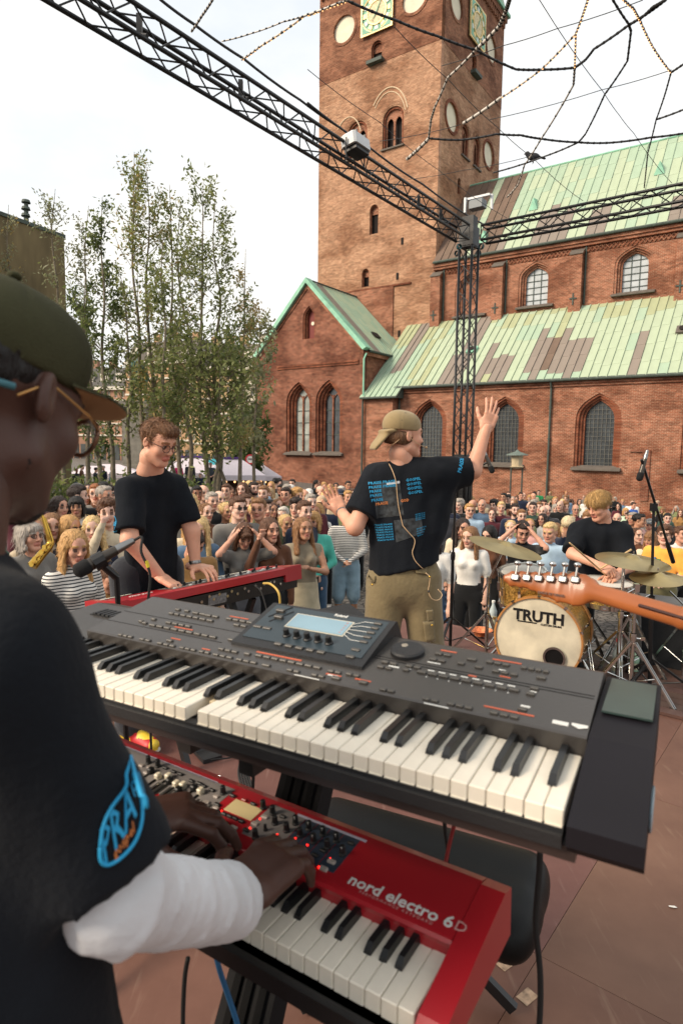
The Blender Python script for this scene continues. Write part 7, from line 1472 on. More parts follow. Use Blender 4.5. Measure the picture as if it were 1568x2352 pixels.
def head_on(c, R, skm, hair_hex, lip='#b8705f', s=1.0, res=.0038, **k):
    g = xf(sdf_mesh(head_prims(**k), res), R, c, s); ms = HM(hair_hex, lip); ms[0] = skm; return g, ms

# ---------------------------------------------------------------- foreground keyboardist
FF, FR = V3(.53, .848, 0), V3(.848, -.53, 0)
hc = V3(-.398, .731, 1.648); HR = face_R(nrm(V3(.27, .963, 0)), -.32)
fg = empty('person', (-.42, .64, 0), label='person in olive flat-brim cap and black t-shirt over white sleeves, playing near keyboards', cat='person')
def off(g): return (g[0]-V3(-.42, .64, 0), g[1], g[2])
hg, hm_ = head_on(hc, HR, M_SKD, '#120e0c', '#5a3a34', male=True, beard=False, wide=1.04); hm_[5] = mat('stubble', '#221713', .9, var=.5, scale=120, bump=.6, bscale=500)
shR, elR, wrR = V3(-.318, .560, 1.395), V3(-.222, .600, 1.155), V3(-.142, .795, .985); shL, elL, wrL = V3(-.565, .735, 1.405), V3(-.56, .82, 1.12), V3(-.335, .955, .985)
bp = [seg(hc+HR@V3(0, -.03, -.1), V3(-.42, .63, 1.44), .058, .066, 0, .03), seg(wrR-nrm(wrR-elR)*.06, wrR, .028, .027, 0), seg(elL, wrL, .042, .028, 0), seg(V3(-.50, .69, .93), V3(-.50, .70, .48), .095, .075, 1, .03), seg(V3(-.50, .70, .48), V3(-.50, .66, .1), .075, .065, 1), seg(V3(-.33, .59, .93), V3(-.33, .61, .48), .1, .08, 1, .03), seg(V3(-.33, .61, .48), V3(-.33, .57, .1), .08, .068, 1)]
for q in (V3(-.5, .66, .05), V3(-.33, .57, .05)): bp.append(seg(q-FF*.05, q+FF*.19, (.05, .045), (.045, .035), 2, .02, FR))
bg = sdf_mesh(bp, .011)
def Rm(y, z): y = nrm(y); x = nrm(np.cross(y, z)); return np.stack([x, y, np.cross(x, y)], 1)
hrg = xf(hand_geo((.55, .52, .52, .55), (1.0, .3), .10, .0035, mirror=True, fat=1.14), Rm(FF*1.0+FR*.06+V3(0, 0, .10), V3(-.05, -.1, 1)), wrR+V3(0, 0, .008), 1.04)
hlg = xf(hand_geo((.5, .42, .5, .55), (.8, .3), .10, .0035, mirror=False, fat=1.14), Rm(FF*.7+FR*.75+V3(0, 0, .05), V3(0, 0, 1)), wrL+V3(.0, .0, .012), 1.04)
V, Q, fm = join_geo(bg, (hg[0], hg[1], np.where(hg[2] == 0, 0, hg[2]+2)), (hrg[0], hrg[1], hrg[2]), (hlg[0], hlg[1], hlg[2]))
geo_obj('body', off((V, Q, fm)), [M_SKD, M_BLK, M_RUB]+hm_[1:], fg)
tp_ = [seg(V3(-.46, .65, 1.36), V3(-.405, .625, .80), (.18, .13), (.205, .165), 0, .05, FR), seg(V3(-.335, .575, 1.395), V3(-.56, .735, 1.395), .074, m=0, k=.06), seg(V3(-.435, .645, 1.385), V3(-.43, .65, 1.445), .08, .066, 0, .03),
       seg(shR, shR+(elR-shR)*.86, (.070, .074), (.066, .080), 0, .045, FF, flat=2), seg(shL, shL+(elL-shL)*.9, .082, .08, 0, .04, flat=2)]
fsh = geo_obj('t_shirt', off(sdf_mesh(tp_, .0085, disp=fold(.0065, 21, f=13, amp2=.0015))), M_TEE, fg)
d = nrm(wrR-elR); ws = [seg(shR+(elR-shR)*.6, elR+V3(0, -.004, -.004), .044, .046, 0, .03), seg(elR+V3(0, -.015, -.012), wrR-d*.012, (.046, .050), (.046, .056), 0, .03, V3(0, 0, 1), flat=2), seg(elL, wrL-nrm(wrL-elL)*.02, .05, .045, 0, .03, flat=2)]
def creases(P, m):
    t = (P-elR)@d; a = np.arctan2((P-elR)@V3(0, 0, 1), (P-elR)@nrm(np.cross(d, (0, 0, 1)))); n1 = noise3(P, 26, 3); w = np.sin(t*62+a*1.1+2.2*n1); w2 = np.sin(t*118-a*1.7+3*noise3(P, 40, 9))
    return (-.0062*np.maximum(0, 1-np.abs(w)*1.3)**1.5*(.5+.5*n1)-.0022*np.maximum(0, 1-np.abs(w2)*2)+.004*noise3(P, 20, 4)).astype(np.float32)
geo_obj('white_sleeves', off(sdf_mesh(ws, .0045, disp=creases, smooth=3)), mat('cotton_white', '#c2c4c8', .85, var=.06, scale=10, bump=.15, bscale=90, sheen=.2), fg)
hair_on(fg, hair_prims('short'), HR, hc-V3(-.42, .64, 0), hairm('#0f0b0a'), amp=.0, disp=curl(.0025, 260))
geo_obj('beard', off(xf(sdf_mesh([ell((0, .064, -.108), (.026, .024, .020), k=.025), seg((-.054, .0, -.068), (-.016, .06, -.104), .0222, .0192, k=.03), seg((.054, .0, -.068), (.016, .06, -.104), .0222, .0192, k=.03), cut((0, 0, -.062), (0, -.3, 1), .006), ell((0, .095, -.068), (.026, .022, .016), k=.004, sub=True)], .0034, disp=curl(.0015, 300)), HR, hc)), mat('stubble', '#221713', .9, var=.5, scale=120, bump=.6, bscale=500), fg)
# cap: six-panel crown, flat brim olive above and tan below
M_OLV = mat('cap_olive', '#3a3a28', .9, var=.2, scale=10, bump=.35, bscale=420, sheen=.0, spec=.15); M_TAN = mat('cap_tan', '#96724c', .85, var=.08, bump=.2, bscale=300)
def panel_seam(P, m):
    ph = np.arctan2(P[:, 0], P[:, 1]+.012); s = np.abs(((ph+math.pi/6) % (math.pi/3))-math.pi/6)*.09; return (.0022*np.exp(-(s/.0022)**2)).astype(np.float32)
cg = sdf_mesh([ell((0, -.014, .050), (.0895, .108, .084), k=.01), ell((0, .028, .070), (.077, .062, .058), k=.03), cut((0, 0, .022), (0, .03, -1), .004)], .0035, disp=panel_seam); cap = geo_obj('cap', off(xf(cg, HR, hc)), M_OLV, fg)
bb = MB(); nx, ny = 19, 8; T = []; Bt = []
for j in range(ny):
    for i in range(nx):
        a = (i/(nx-1)-.5)*2*1.30; r0 = V3(.088*math.sin(a), -.008+.104*math.cos(a), 0); o_ = .104*math.cos(a*.86)**.6; t = j/(ny-1); y = r0+V3(.35*math.sin(a)*o_*.25, 1, 0)*o_*t; z = .024-.7*y[0]**2*t+.24*o_*t; T.append((y[0], y[1], z+.004)); Bt.append((y[0], y[1], z))
F_ = [(j*nx+i, j*nx+i+1, (j+1)*nx+i+1, (j+1)*nx+i) for j in range(ny-1) for i in range(nx-1)]; n_ = nx*ny
bb.add(T+Bt, F_, 0); bb.add([], []); bb.f += [tuple(n_+k for k in reversed(q)) for q in F_]; bb.m += [1]*len(F_)
rim = [i for i in range(0)]; e_ = [(ny-1)*nx+i for i in range(nx)]; sd1 = [j*nx for j in range(ny)]; sd2 = [j*nx+nx-1 for j in range(ny)]
for L_ in (e_, sd1, sd2):
    for a, b in zip(L_[:-1], L_[1:]): bb.f.append((a, b, n_+b, n_+a)); bb.m.append(0)
me = bpy.data.meshes.new('brim'); vv = np.array(bb.v)@HR.T+hc-V3(-.42, .64, 0); me.from_pydata([tuple(p) for p in vv], [], bb.f); me.polygons.foreach_set('material_index', bb.m); me.update(); link_mesh('brim', me, [M_OLV, M_TAN], cap, True)
b_ = sdf_mesh([ell((0, -.01, .15), (.009, .009, .005))], .0025); geo_obj('cap_button', off(xf(b_, HR, hc)), M_OLV, cap)
# gold wire spectacles
M_GWIRE = mat('gold_wire', '#b98d58', .3, metal=.9, var=.05); M_TORT = mat('tortoise', '#6a4630', .3, var=.6, scale=60); M_LENS = mat('lens', '#c9b7ae', .05, var=0, spec=.7)
gl = empty('glasses_anchor'); bpy.data.objects.remove(gl)
mb = MB()
for s in (-1, 1):
    c = V3(s*.034, .118, -.006); ring = [c+V3(.026*math.cos(a), -.010*abs(math.cos(a))*(1 if s*math.cos(a) > 0 else 0), .0235*math.sin(a)) for a in np.linspace(0, 2*math.pi, 21)]; mb.tube(ring, .0034, 6, m=1, cap=False)
    mb.tube([c+V3(s*.027, -.010, .006), V3(s*.074, .07, .006), V3(s*.082, .0, .012), V3(s*.084, -.03, .0), V3(s*.083, -.052, -.018)], .0016 if s > 0 else .0014, 6)
mb.tube([V3(-.008, .12, .0), V3(0, .124, .004), V3(.008, .12, .0)], .0016, 6); g = (np.array(mb.v), mb.f, mb.m); P = g[0]@HR.T+hc-V3(-.42, .64, 0); pyobj('glasses', P, g[1], [M_GWIRE, M_TORT], fg, True, g[2])
mb = MB(); mb.tube([V3(-.06, -.11, -.015), V3(.02, -.125, -.02), V3(.062, -.09, -.012), V3(.08, -.055, -.01)], .004, 6); P = np.array(mb.v)@HR.T+hc-V3(-.42, .64, 0); pyobj('glasses_strap', P, mb.f, mat('strap_teal', '#3f7480', .6), fg, True)
# sleeve emblem
lc = shR+(elR-shR)*.78; od = nrm(ORG-lc); od = nrm(V3(od[0], od[1], od[2]*.25)); bv = bvh_of(fsh); o0 = V3(-.42, .64, 0)
def sl(u, v, dd=.5): return at(u, v, dd)-o0
print_text(bv, 'PRA', sl(236, 1985), sl(322, 1895), V3(0, 0, 1)-.2*FR, -od, .046, M_CYAN, fsh, bold=.012)
print_text(bv, 'ISE', sl(318, 1885), sl(332, 1840), V3(0, 0, 1)-.5*FR, -od, .018, M_CYAN, fsh, bold=.02)
print_text(bv, 'gospel', sl(266, 2002), sl(318, 1955), V3(0, 0, 1)-.2*FR, -od, .014, M_PORG, fsh, bold=.01)
print_line(bv, [sl(*q) for q in ((232, 1975), (240, 1930), (262, 1895), (300, 1865), (303, 1840), (320, 1825), (334, 1832), (338, 1870), (342, 1940), (322, 1985), (285, 2012), (250, 2020), (234, 2005), (232, 1975))], -od, .0018, M_CYAN, fsh)

# ---------------------------------------------------------------- pianist
PF = nrm(V3(.781, -.624, 0)); PRt = V3(-.624, -.781, 0); P0 = V3(-1.02, 3.32, 0)
pn = empty('person', P0, label='pianist with short reddish hair, round glasses and black t-shirt, looking down', cat='person')
def offp(g): return (g[0]-P0, g[1], g[2])
ph = V3(-.925, 3.195, 1.605); PHR = face_R(nrm(V3(.86, -.5, 0)), -.33)*.88
hg, hm_ = head_on(ph, PHR, M_SKL, '#8a5a38', male=True)
neck = V3(-.985, 3.28, 1.42); sR, sL = neck+PRt*.138+V3(0, 0, -.05), neck-PRt*.138+V3(0, 0, -.05); eR, eL = V3(-1.035, 3.065, 1.125), V3(-.80, 3.36, 1.13); wR, wL = V3(-.905, 3.135, .925), V3(-.775, 3.33, .945)
bp = [seg(ph+PHR@V3(0, -.03, -.1), neck, .056, .066, 0, .03), seg(sR, eR, .05, .042, 0), seg(eR, wR, .044, .028, 0), seg(sL, eL, .05, .042, 0), seg(eL, wL, .042, .027, 0)]
for s, kx_ in ((1, V3(-1.10, 3.23, 0)), (-1, V3(-.96, 3.41, 0))):
    h = kx_+V3(0, 0, .92); bp += [seg(h, kx_+V3(0, 0, .48)+PF*.03, .1, .085, 1, .03), seg(kx_+V3(0, 0, .48)+PF*.03, kx_+V3(0, 0, .12), .085, .09, 1, .02), seg(kx_+V3(0, 0, .055)-PF*.03, kx_+V3(0, 0, .045)+PF*.17, (.047, .048), (.045, .034), 2, .02, PRt), seg(kx_+V3(0, 0, .016)-PF*.05, kx_+V3(0, 0, .016)+PF*.19, (.05, .014), (.048, .014), 3, .004, PRt), seg(kx_+V3(0, 0, .066)+PF*.10, kx_+V3(0, 0, .052)+PF*.19, (.03, .03), (.028, .02), 4, .008, PRt), ell(kx_+V3(0, 0, .06)+PF*.03+PRt*.042*1, (.04, .02, .026), 4, .006)]
bg = sdf_mesh(bp, .009)
h1 = xf(hand_geo((.45, .38, .38, .42), (.85, .3), .12, .0035, mirror=True), Rm(nrm(wR-eR)*.6+PF*.6+V3(0, 0, .12), V3(0, 0, 1)), wR+V3(0, 0, .004)); h2 = xf(hand_geo((.4, .4, .42, .45), (.85, .3), .10, .003), Rm(PF*.9+V3(0, .0, .02), V3(0, 0, 1)), wL)
V, Q, fm = join_geo(bg, (hg[0], hg[1], np.where(hg[2] == 0, 0, hg[2]+4)), h1, h2)
geo_obj('body', offp((V, Q, fm)), [M_SKL, cloth('#24262c'), mat('shoe_red', '#b3262a', .5), mat('shoe_sole', '#d0ccc2', .6), mat('shoe_yellow', '#d8b93a', .5)]+hm_[1:], pn)
tc_ = V3(-1.02, 3.31, 0); tp_ = [seg(neck+V3(-.01, .01, -.05), tc_+V3(0, 0, .84), (.138, .095), (.162, .12), 0, .05, PRt, flat=2), seg(sR, neck+V3(0, 0, -.03), .052, .06, m=0, k=.05), seg(neck+V3(0, 0, -.03), sL, .06, .052, m=0, k=.05), seg(neck+V3(0, 0, -.05), neck+V3(.005, -.005, .008), .075, .068, 0, .03), seg(sR, sR+(eR-sR)*.82, .058, .074, 0, .05, flat=2), seg(sL, sL+(eL-sL)*.8, .058, .072, 0, .05, flat=2)]
psh = geo_obj('t_shirt', offp(sdf_mesh(tp_, .009, disp=fold(.010, 4, f=14, amp2=.002))), M_TEE, pn)
hp_ = [ell((0, -.02, .044), (.083, .104, .088), k=.02), ell((.0, .045, .092), (.062, .05, .03), k=.02), ell((0, .075, .083), (.05, .025, .022), k=.02), ell((0, .13, -.05), (.074, .07, .115), k=.012, sub=True), cut((0, 0, -.045), (0, -.35, -1)), ell((.088, .01, -.02), (.022, .026, .05), k=.006, sub=True), ell((-.088, .01, -.02), (.022, .026, .05), k=.006, sub=True)]
hair_on(pn, hp_, PHR, ph-P0, hairm('#7a5539'), disp=lambda P, m: (.004*noise3(P*np.array([1, 1, 1.]), 90, 2)+.0025*np.sin(P[:, 0]*260+P[:, 1]*140+5*np.sin(P[:, 1]*40))).astype(np.float32), n=5000, ln=(.012, .04), flow=(.25, .55, -.5), curlf=.5)
mb = MB()
for s in (-1, 1):
    c = V3(s*.033, .108, -.003); mb.tube([c+V3(.024*math.cos(a), -.006*abs(math.cos(a))*(1 if s*math.cos(a) > 0 else 0), .022*math.sin(a)) for a in np.linspace(0, 2*math.pi, 21)], .0022, 6, cap=False); mb.tube([c+V3(s*.024, -.006, .006), V3(s*.074, .06, .008), V3(s*.083, -.01, .012)], .002, 6)
mb.tube([V3(-.009, .11, .002), V3(.009, .11, .002)], .0018, 6); pyobj('glasses', np.array(mb.v)@PHR.T+ph-P0, mb.f, mat('horn', '#4a2f22', .35), pn, True)
wc = wL-nrm(wL-eL)*.025; mb = MB(); wd_ = nrm(wL-eL); mb.lathe([(.030, -.009), (.032, 0), (.030, .009)], wc-P0, wd_, 20); b1 = mb.build('watch_strap', M_STEEL, pn, smooth=True); mb = MB(); wx = nrm(np.cross(wd_, PRt)); mb.rbox(wc-P0+nrm(np.cross(wx, wd_)*.2+wx)*.030, (.026, .03, .008), .003, (np.cross(wx, wd_), wd_, wx)); mb.build('watch_face', M_CHR, b1)
bv = bvh_of(psh); vd = nrm(V3(.3, 1, -.05)); pa = lambda u, v: at(u, v, 3.05)-P0
print_text(bv, 'PRAISE', pa(243, 1208), pa(271, 1202), V3(0, 0, 1), vd, .028, M_CYAN, psh, bold=.02); print_line(bv, [pa(*q) for q in ((248, 1220), (262, 1222), (271, 1212), (270, 1198), (255, 1187), (244, 1190))], vd, .0014, M_CYAN, psh)

# ---------------------------------------------------------------- singer, seen from behind
S0 = V3(.335, 3.30, 0); sg = empty('person', S0, label='singer from behind with backwards khaki cap, printed black t-shirt, one arm raised', cat='person')
def offs(g): return (g[0]-S0, g[1], g[2])
sf = nrm(V3(.92, .36, 0)); sh_ = V3(.318, 3.275, 1.655); SHR = face_R(sf, .04, .0)*.9
hg, hm_ = head_on(sh_, SHR, M_SKL, '#7a5536', male=True, mouth=.009, beard=False)
nk = V3(.325, 3.30, 1.47); aR, aL = V3(.475, 3.29, 1.455), V3(.185, 3.31, 1.425); eR, eL = V3(.70, 3.39, 1.475), V3(.07, 3.22, 1.185); wR, wL = V3(.772, 3.43, 1.705), V3(-.005, 3.41, 1.245)
bp = [seg(sh_+SHR@V3(0, -.03, -.1), nk, .058, .068, 0, .03), seg(aR, eR, .052, .043, 0), seg(eR, wR, .045, .029, 0), seg(aL, eL, .052, .044, 0), seg(eL, wL, .044, .029, 0)]
for s, hx, kx_, fx in ((-1, .245, V3(.215, 3.27, .50), V3(.19, 3.28, .08)), (1, .425, V3(.465, 3.29, .50), V3(.49, 3.30, .08))):
    bp += [seg(V3(hx, 3.30, .90), kx_, (.105, .115), (.093, .1), 1, .03, (1, 0, 0)), seg(kx_, fx+V3(0, 0, .05), .095, .085, 1, .03), seg(fx+V3(0, -.03, -.03), fx+V3(0, .17, -.035), (.048, .045), (.045, .035), 2, .02, (1, 0, 0))]
bp += [seg(V3(.335, 3.30, .86), V3(.335, 3.30, 1.02), (.165, .125), (.155, .115), 1, .04, (1, 0, 0))]
bg = sdf_mesh(bp, .009, disp=lambda P, m: np.where(m == 1, .007*noise3(P*np.array([1, 1, .6]), 17, 11)+.002*noise3(P, 60, 3), 0).astype(np.float32))
h1 = xf(hand_geo((.16, .12, .14, .2), (.75, .2), .16, .0035, mirror=True, fat=1.05), Rm(nrm(wR-eR)+V3(.12, 0, .3), V3(.25, -1, .12)), wR, .9); h2 = xf(hand_geo((.22, .18, .2, .24), (.7, .2), .10, .0035, mirror=False, fat=1.05), Rm(V3(-.45, .25, .8), V3(-.3, 1, .1)), wL, .88)
V, Q, fm = join_geo(bg, (hg[0], hg[1], np.where(hg[2] == 0, 0, hg[2]+2)), h1, h2)
geo_obj('body', offs((V, Q, fm)), [M_SKL, M_TROUS, M_SHOE[0]]+hm_[1:], sg)
tp_ = [seg(nk+V3(.005, 0, -.05), V3(.335, 3.30, .96), (.185, .115), (.19, .138), 0, .05, (1, 0, 0)), seg(aR, aL, .07, m=0, k=.06), seg(nk+V3(0, 0, -.05), nk+V3(0, 0, .012), .078, .07, 0, .03), seg(aR, aR+(eR-aR)*.86, .082, .082, 0, .05, flat=2), seg(aL, aL+(eL-aL)*.74, .082, .088, 0, .045, flat=2), seg(aR+(eR-aR)*.3, V3(.46, 3.30, 1.18), .07, .09, 0, .06), cut(V3(.335, 3.3, .965), V3(.2, 0, -1), .006)]
ssh = geo_obj('t_shirt', offs(sdf_mesh(tp_, .0085, disp=fold(.009, 31, f=15, amp2=.002))), M_TEE, sg)
sp_ = [ell((0, -.012, .055), (.0885, .112, .088), k=.01), ell((0, -.05, .07), (.08, .07, .07), k=.03), cut((0, 0, .028), (0, -.10, -1), .004)]
M_KCAP = mat('cap_khaki', '#8d7a55', .88, var=.12, scale=12, bump=.3, bscale=420, sheen=.2)
scap = geo_obj('cap', offs(xf(sdf_mesh(sp_, .0036, disp=panel_seam), SHR, sh_)), M_KCAP, sg)
bl = [seg((-.06, -.10, .03), (.06, -.10, .03), (.03, .005), k=.01, w=(0, 1, 0)), seg((-.05, -.14, -.005), (.05, -.14, -.005), (.045, .005), k=.03, w=(0, 1, .9)), seg((-.035, -.165, -.035), (.035, -.165, -.035), (.03, .005), k=.03, w=(0, .7, 1))]
geo_obj('brim', offs(xf(sdf_mesh(bl, .0036), SHR, sh_)), M_KCAP, scap)
for x, y, z in ((.055, -.02, .125), (.08, -.055, .085), (.03, -.095, .115)): b_ = sdf_mesh([ell((x, y, z), .005)], .0018); geo_obj('eyelet', offs(xf(b_, SHR, sh_)), M_BLK2, scap)
hp_ = [ell((0, -.03, -.005), (.0815, .098, .075), k=.02), cut((0, 0, .035), (0, .1, 1)), ell((0, .1, -.03), (.09, .115, .14), k=.01, sub=True), cut((0, 0, -.055), (0, -.2, -1)), ell((.088, .005, -.01), (.02, .03, .05), k=.006, sub=True)]
hair_on(sg, hp_, SHR, sh_-S0, hairm('#6a4a30'), amp=.001, f=80, n=2500, ln=(.006, .014))
M_TANW = mat('wire_tan', '#c2a27c', .5, var=.05); mb = MB(); mb.tube([V3(.082, -.02, .02), V3(.088, .0, -.02), V3(.078, .05, -.05), V3(.055, .1, -.068), V3(.04, .118, -.07)], .0018, 6); mb.tube([V3(.082, -.02, .02), V3(.07, -.08, -.03), V3(.02, -.12, -.07)], .0018, 6); b_ = sdf_mesh([ell((.036, .122, -.07), .0075)], .002); hw = pyobj('headset', np.array(mb.v)@SHR.T+sh_-S0, mb.f, M_TANW, sg, True); geo_obj('headset_mic', offs(xf(b_, SHR, sh_)), M_TANW, hw)
bv = bvh_of(ssh); vd = V3(0, 1, 0); Z6, Z7 = zoomed(1300, 1550, .4783), zoomed(1380, 2050, .3316); q6 = lambda x, y: at(*Z6(x, y), 3.2)-S0; q7 = lambda x, y: at(*Z7(x, y), 3.2)-S0; UPV = V3(-.12, 0, 1)
M_PHOTO = mat('print_photo', '#2b2f32', .85, var=.95, scale=38); print_patch(bv, [q6(395, 800), q6(620, 775), q6(655, 1065), q6(430, 1095)][::-1], 9, vd, M_PHOTO, ssh, off=.0015); print_patch(bv, [q6(572, 1108), q6(800, 1080), q6(815, 1210), q6(590, 1290)][::-1], 8, vd, M_PHOTO, ssh, off=.0015); print_patch(bv, [q6(512, 798), q6(620, 780), q6(622, 800), q6(514, 816)][::-1], 5, vd, mat('print_pale', '#b9bfc4', .8), ssh, off=.0026)
for t, a, b in (('PRAISE PRAISE', (360, 805), (590, 782)), ('PRAISE PRAISE', (364, 840), (590, 816)), ('PRAISE', (370, 874), (470, 862)), ('PRAISE', (375, 908), (476, 896)), ('PRAISE', (385, 945), (483, 935)), ('GOSPEL', (672, 777), (797, 760)), ('GOSPEL', (677, 812), (803, 795)), ('GOSPEL', (682, 847), (808, 831)), ('GOSPEL', (688, 884), (813, 866))): print_text(bv, t, q6(*a), q6(*b), UPV, vd, .0192, M_CYAN, ssh, bold=.015)
print_text(bv, 'PRAISE', q6(420, 978), q6(524, 964), UPV, vd, .020, M_PORG, ssh, bold=.015); print_text(bv, 'GOD', q6(627, 948), q6(696, 938), UPV, vd, .020, M_PORG, ssh, bold=.015)
for i in range(7): y = 160+i*30; print_text(bv, 'PRAISE', q7(355+i*6, y), q7(452+i*5, y-12), UPV, vd, .0118, M_CYAN, ssh); print_text(bv, 'PRAISE', q7(462+i*5, y-12), q7(565+i*3, y-26), UPV, vd, .0118, M_CYAN, ssh)
for i in range(4): print_text(bv, 'RESURRECTION', q7(838+i*1, 20+i*22), q7(957, 2+i*21), UPV, vd, .0092, M_CYAN, ssh); print_text(bv, 'RESURRECTION', q7(852+i*3, 195+i*27), q7(968-i*12, 165+i*30), UPV, vd, .0092, M_CYAN, ssh)
ax_ = [q6(*q) for q in ((518, 605), (560, 690), (590, 790), (600, 900), (612, 1000), (640, 1130))]+[q7(*q) for q in ((700, 165), (775, 250), (830, 320), (820, 400), (800, 470), (830, 560), (890, 630), (930, 668))]
print_line(bv, ax_, vd, .0022, M_TANW, sg, 'earpiece_cable', off=.004, n=4)
mb = MB(); mb.tube(bez([q7(930, 668)+V3(0, -.13, 0), q7(975, 712)+V3(0, -.135, 0), q7(970, 800)+V3(0, -.135, 0), q7(960, 880)+V3(0, -.135, 0), q7(1000, 965)+V3(0, -.135, 0), q7(1080, 988)+V3(0, -.12, 0), q7(1132, 940)+V3(0, -.1, 0), q7(1085, 878)+V3(0, -.09, 0)], 6), .002, 6); mb.build('loose_cable', M_TANW, sg, smooth=True)
mb = MB(); q = q7(962, 878)+V3(0, -.138, 0); mb.lathe([(0, -.006), (.006, -.003), (.006, .003), (0, .006)], q, (0, 1, 0), 10); mb.build('cable_slider', M_BLK2, sg, smooth=True)
bb_ = BVHTree.FromPolygons([Vector(v) for v in offs((V, Q, fm))[0]], [tuple(int(i) for i in q) for q in Q])
def pocket(c4, name): 
    o = print_patch(bb_, [q7(*q) for q in c4][::-1], 7, vd, M_TROUS, sg, name, off=.012); m = o.modifiers.new('thick', 'SOLIDIFY'); m.thickness = .01; return o
pocket([(835, 680), (985, 655), (985, 740), (850, 715)], 'pocket_flap'); pocket([(970, 1175), (1060, 1170), (1060, 1300), (995, 1305)], 'pocket_flap'); pocket([(930, 1310), (1070, 1300), (1085, 1540), (960, 1560)], 'cargo_pocket'); pocket([(275, 775), (360, 770), (350, 850), (280, 845)], 'belt_tab')
for u_, v_ in ((975, 712), (1003, 1272), (312, 800)): b_ = sdf_mesh([ell(q7(u_, v_)+V3(0, -.135, 0), .006)], .002); geo_obj('brass_button', b_, M_BRASS, sg)
wc = wL-nrm(wL-eL)*.02; mb = MB(); mb.lathe([(.031, -.008), (.033, 0), (.031, .008)], wc-S0, nrm(wL-eL), 18); mb.build('watch', M_STEEL, sg, smooth=True)
vl = nrm(V3(0, 1, 0)); sl3 = lambda u, v: at(u, v, 3.3)-S0
print_text(bv, 'PRAISE', sl3(1050, 1085), sl3(1062, 1052), V3(-1, 0, .3), vl, .03, M_CYAN, ssh, bold=.02)

# ---------------------------------------------------------------- drummer
D0 = V3(2.0, 4.98, 0); dr = empty('person', D0, label='blond drummer with bowl-cut hair and loose black top holding drumsticks', cat='person')
def offd(g): return (g[0]-D0, g[1], g[2])
df = nrm(V3(-.88, -.48, 0)); dh = V3(1.985, 4.86, 1.165); DHR = face_R(df, -.34, .0)*.88; hg, hm_ = head_on(dh, DHR, M_SKL, '#b08a55', male=True)
nk = V3(2.03, 4.93, .99); aR, aL = V3(1.885, 4.99, .945), V3(2.19, 4.88, .95); eR, eL = V3(1.775, 4.80, .79), V3(2.19, 4.76, .70); wR, wL = V3(1.905, 4.60, .745), V3(2.03, 4.62, .665)
bp = [seg(dh+DHR@V3(0, -.03, -.1), nk, .054, .062, 0, .03), seg(aR, eR, .046, .04, 0), seg(eR, wR, .042, .028, 0), seg(aL, eL, .046, .04, 0), seg(eL, wL, .042, .028, 0), seg(V3(1.92, 5.0, .5), V3(1.76, 4.62, .5), .09, .075, 1, .03), seg(V3(1.76, 4.62, .5), V3(1.74, 4.55, .1), .072, .06, 1), seg(V3(2.1, 4.97, .5), V3(2.14, 4.58, .5), .09, .075, 1, .03), seg(V3(2.14, 4.58, .5), V3(2.16, 4.53, .1), .072, .06, 1), seg(V3(1.74, 4.6, .06), V3(1.72, 4.4, .05), .045, .035, 2), seg(V3(2.16, 4.58, .06), V3(2.17, 4.38, .05), .045, .035, 2), seg(V3(1.92, 5.02, .54), V3(2.1, 4.98, .54), .11, m=1, k=.03)]
bg = sdf_mesh(bp, .011); h1 = xf(hand_geo((.9, .95, 1.0, 1.05), (.7, .5), .03, .0032, mirror=True), Rm(V3(.55, -.6, -.25), V3(-.3, -.3, 1)), wR); h2 = xf(hand_geo((.9, .95, 1.0, 1.05), (.7, .5), .03, .0032), Rm(V3(-.6, -.6, -.1), V3(0, -.3, 1)), wL)
V, Q, fm = join_geo(bg, (hg[0], hg[1], np.where(hg[2] == 0, 0, hg[2]+2)), h1, h2); geo_obj('body', offd((V, Q, fm)), [M_SKL, cloth('#4d463e'), M_RUB]+hm_[1:], dr)
tp_ = [seg(nk+V3(.0, .02, -.04), V3(2.02, 5.02, .55), (.165, .11), (.185, .145), 0, .05, nrm(aL-aR)), seg(aR, aL, .066, m=0, k=.06), seg(nk+V3(0, 0, -.06), nk+V3(-.005, -.005, -.012), .085, .08, 0, .03), seg(aR, aR+(eR-aR)*.86, .068, .078, 0, .05, flat=2), seg(aL, aL+(eL-aL)*.86, .068, .080, 0, .05, flat=2)]
geo_obj('loose_top', offd(sdf_mesh(tp_, .010, disp=fold(.010, 17, f=14, amp2=.002))), M_TEE, dr)
hp_ = [ell((0, -.018, .045), (.089, .112, .088), k=.02), ell((0, .03, .062), (.080, .075, .062), k=.03), ell((0, .078, .056), (.060, .024, .026), k=.02), ell((0, .135, -.055), (.080, .078, .105), k=.012, sub=True), cut((0, 0, -.04), (0, -.1, -1)), ell((.09, .015, -.03), (.024, .03, .035), k=.006, sub=True), ell((-.09, .015, -.03), (.024, .03, .035), k=.006, sub=True)]
hair_on(dr, hp_, DHR, dh-D0, hairm('#b58f58'), amp=.003, f=60, n=4500, ln=(.025, .06), flow=(0, .5, -.9), curlf=.15)
for a, b, lb in ((at(1306, 1246, 4.42), at(1392, 1322, 4.56), 'wooden drumstick in drummer\'s left hand pointing up left'), (at(1378, 1306, 4.53), at(1449, 1262, 4.5), 'wooden drumstick in drummer\'s right hand above cymbal')):
    mb = MB(); mb.tube([a, a+(b-a)*.03, a+(b-a)*.1, b], [.003, .006, .0065, .0072], 8); mb.build('drumstick', mat('hickory', '#c9a878', .5, var=.1), label=lb, cat='drumstick', smooth=True)

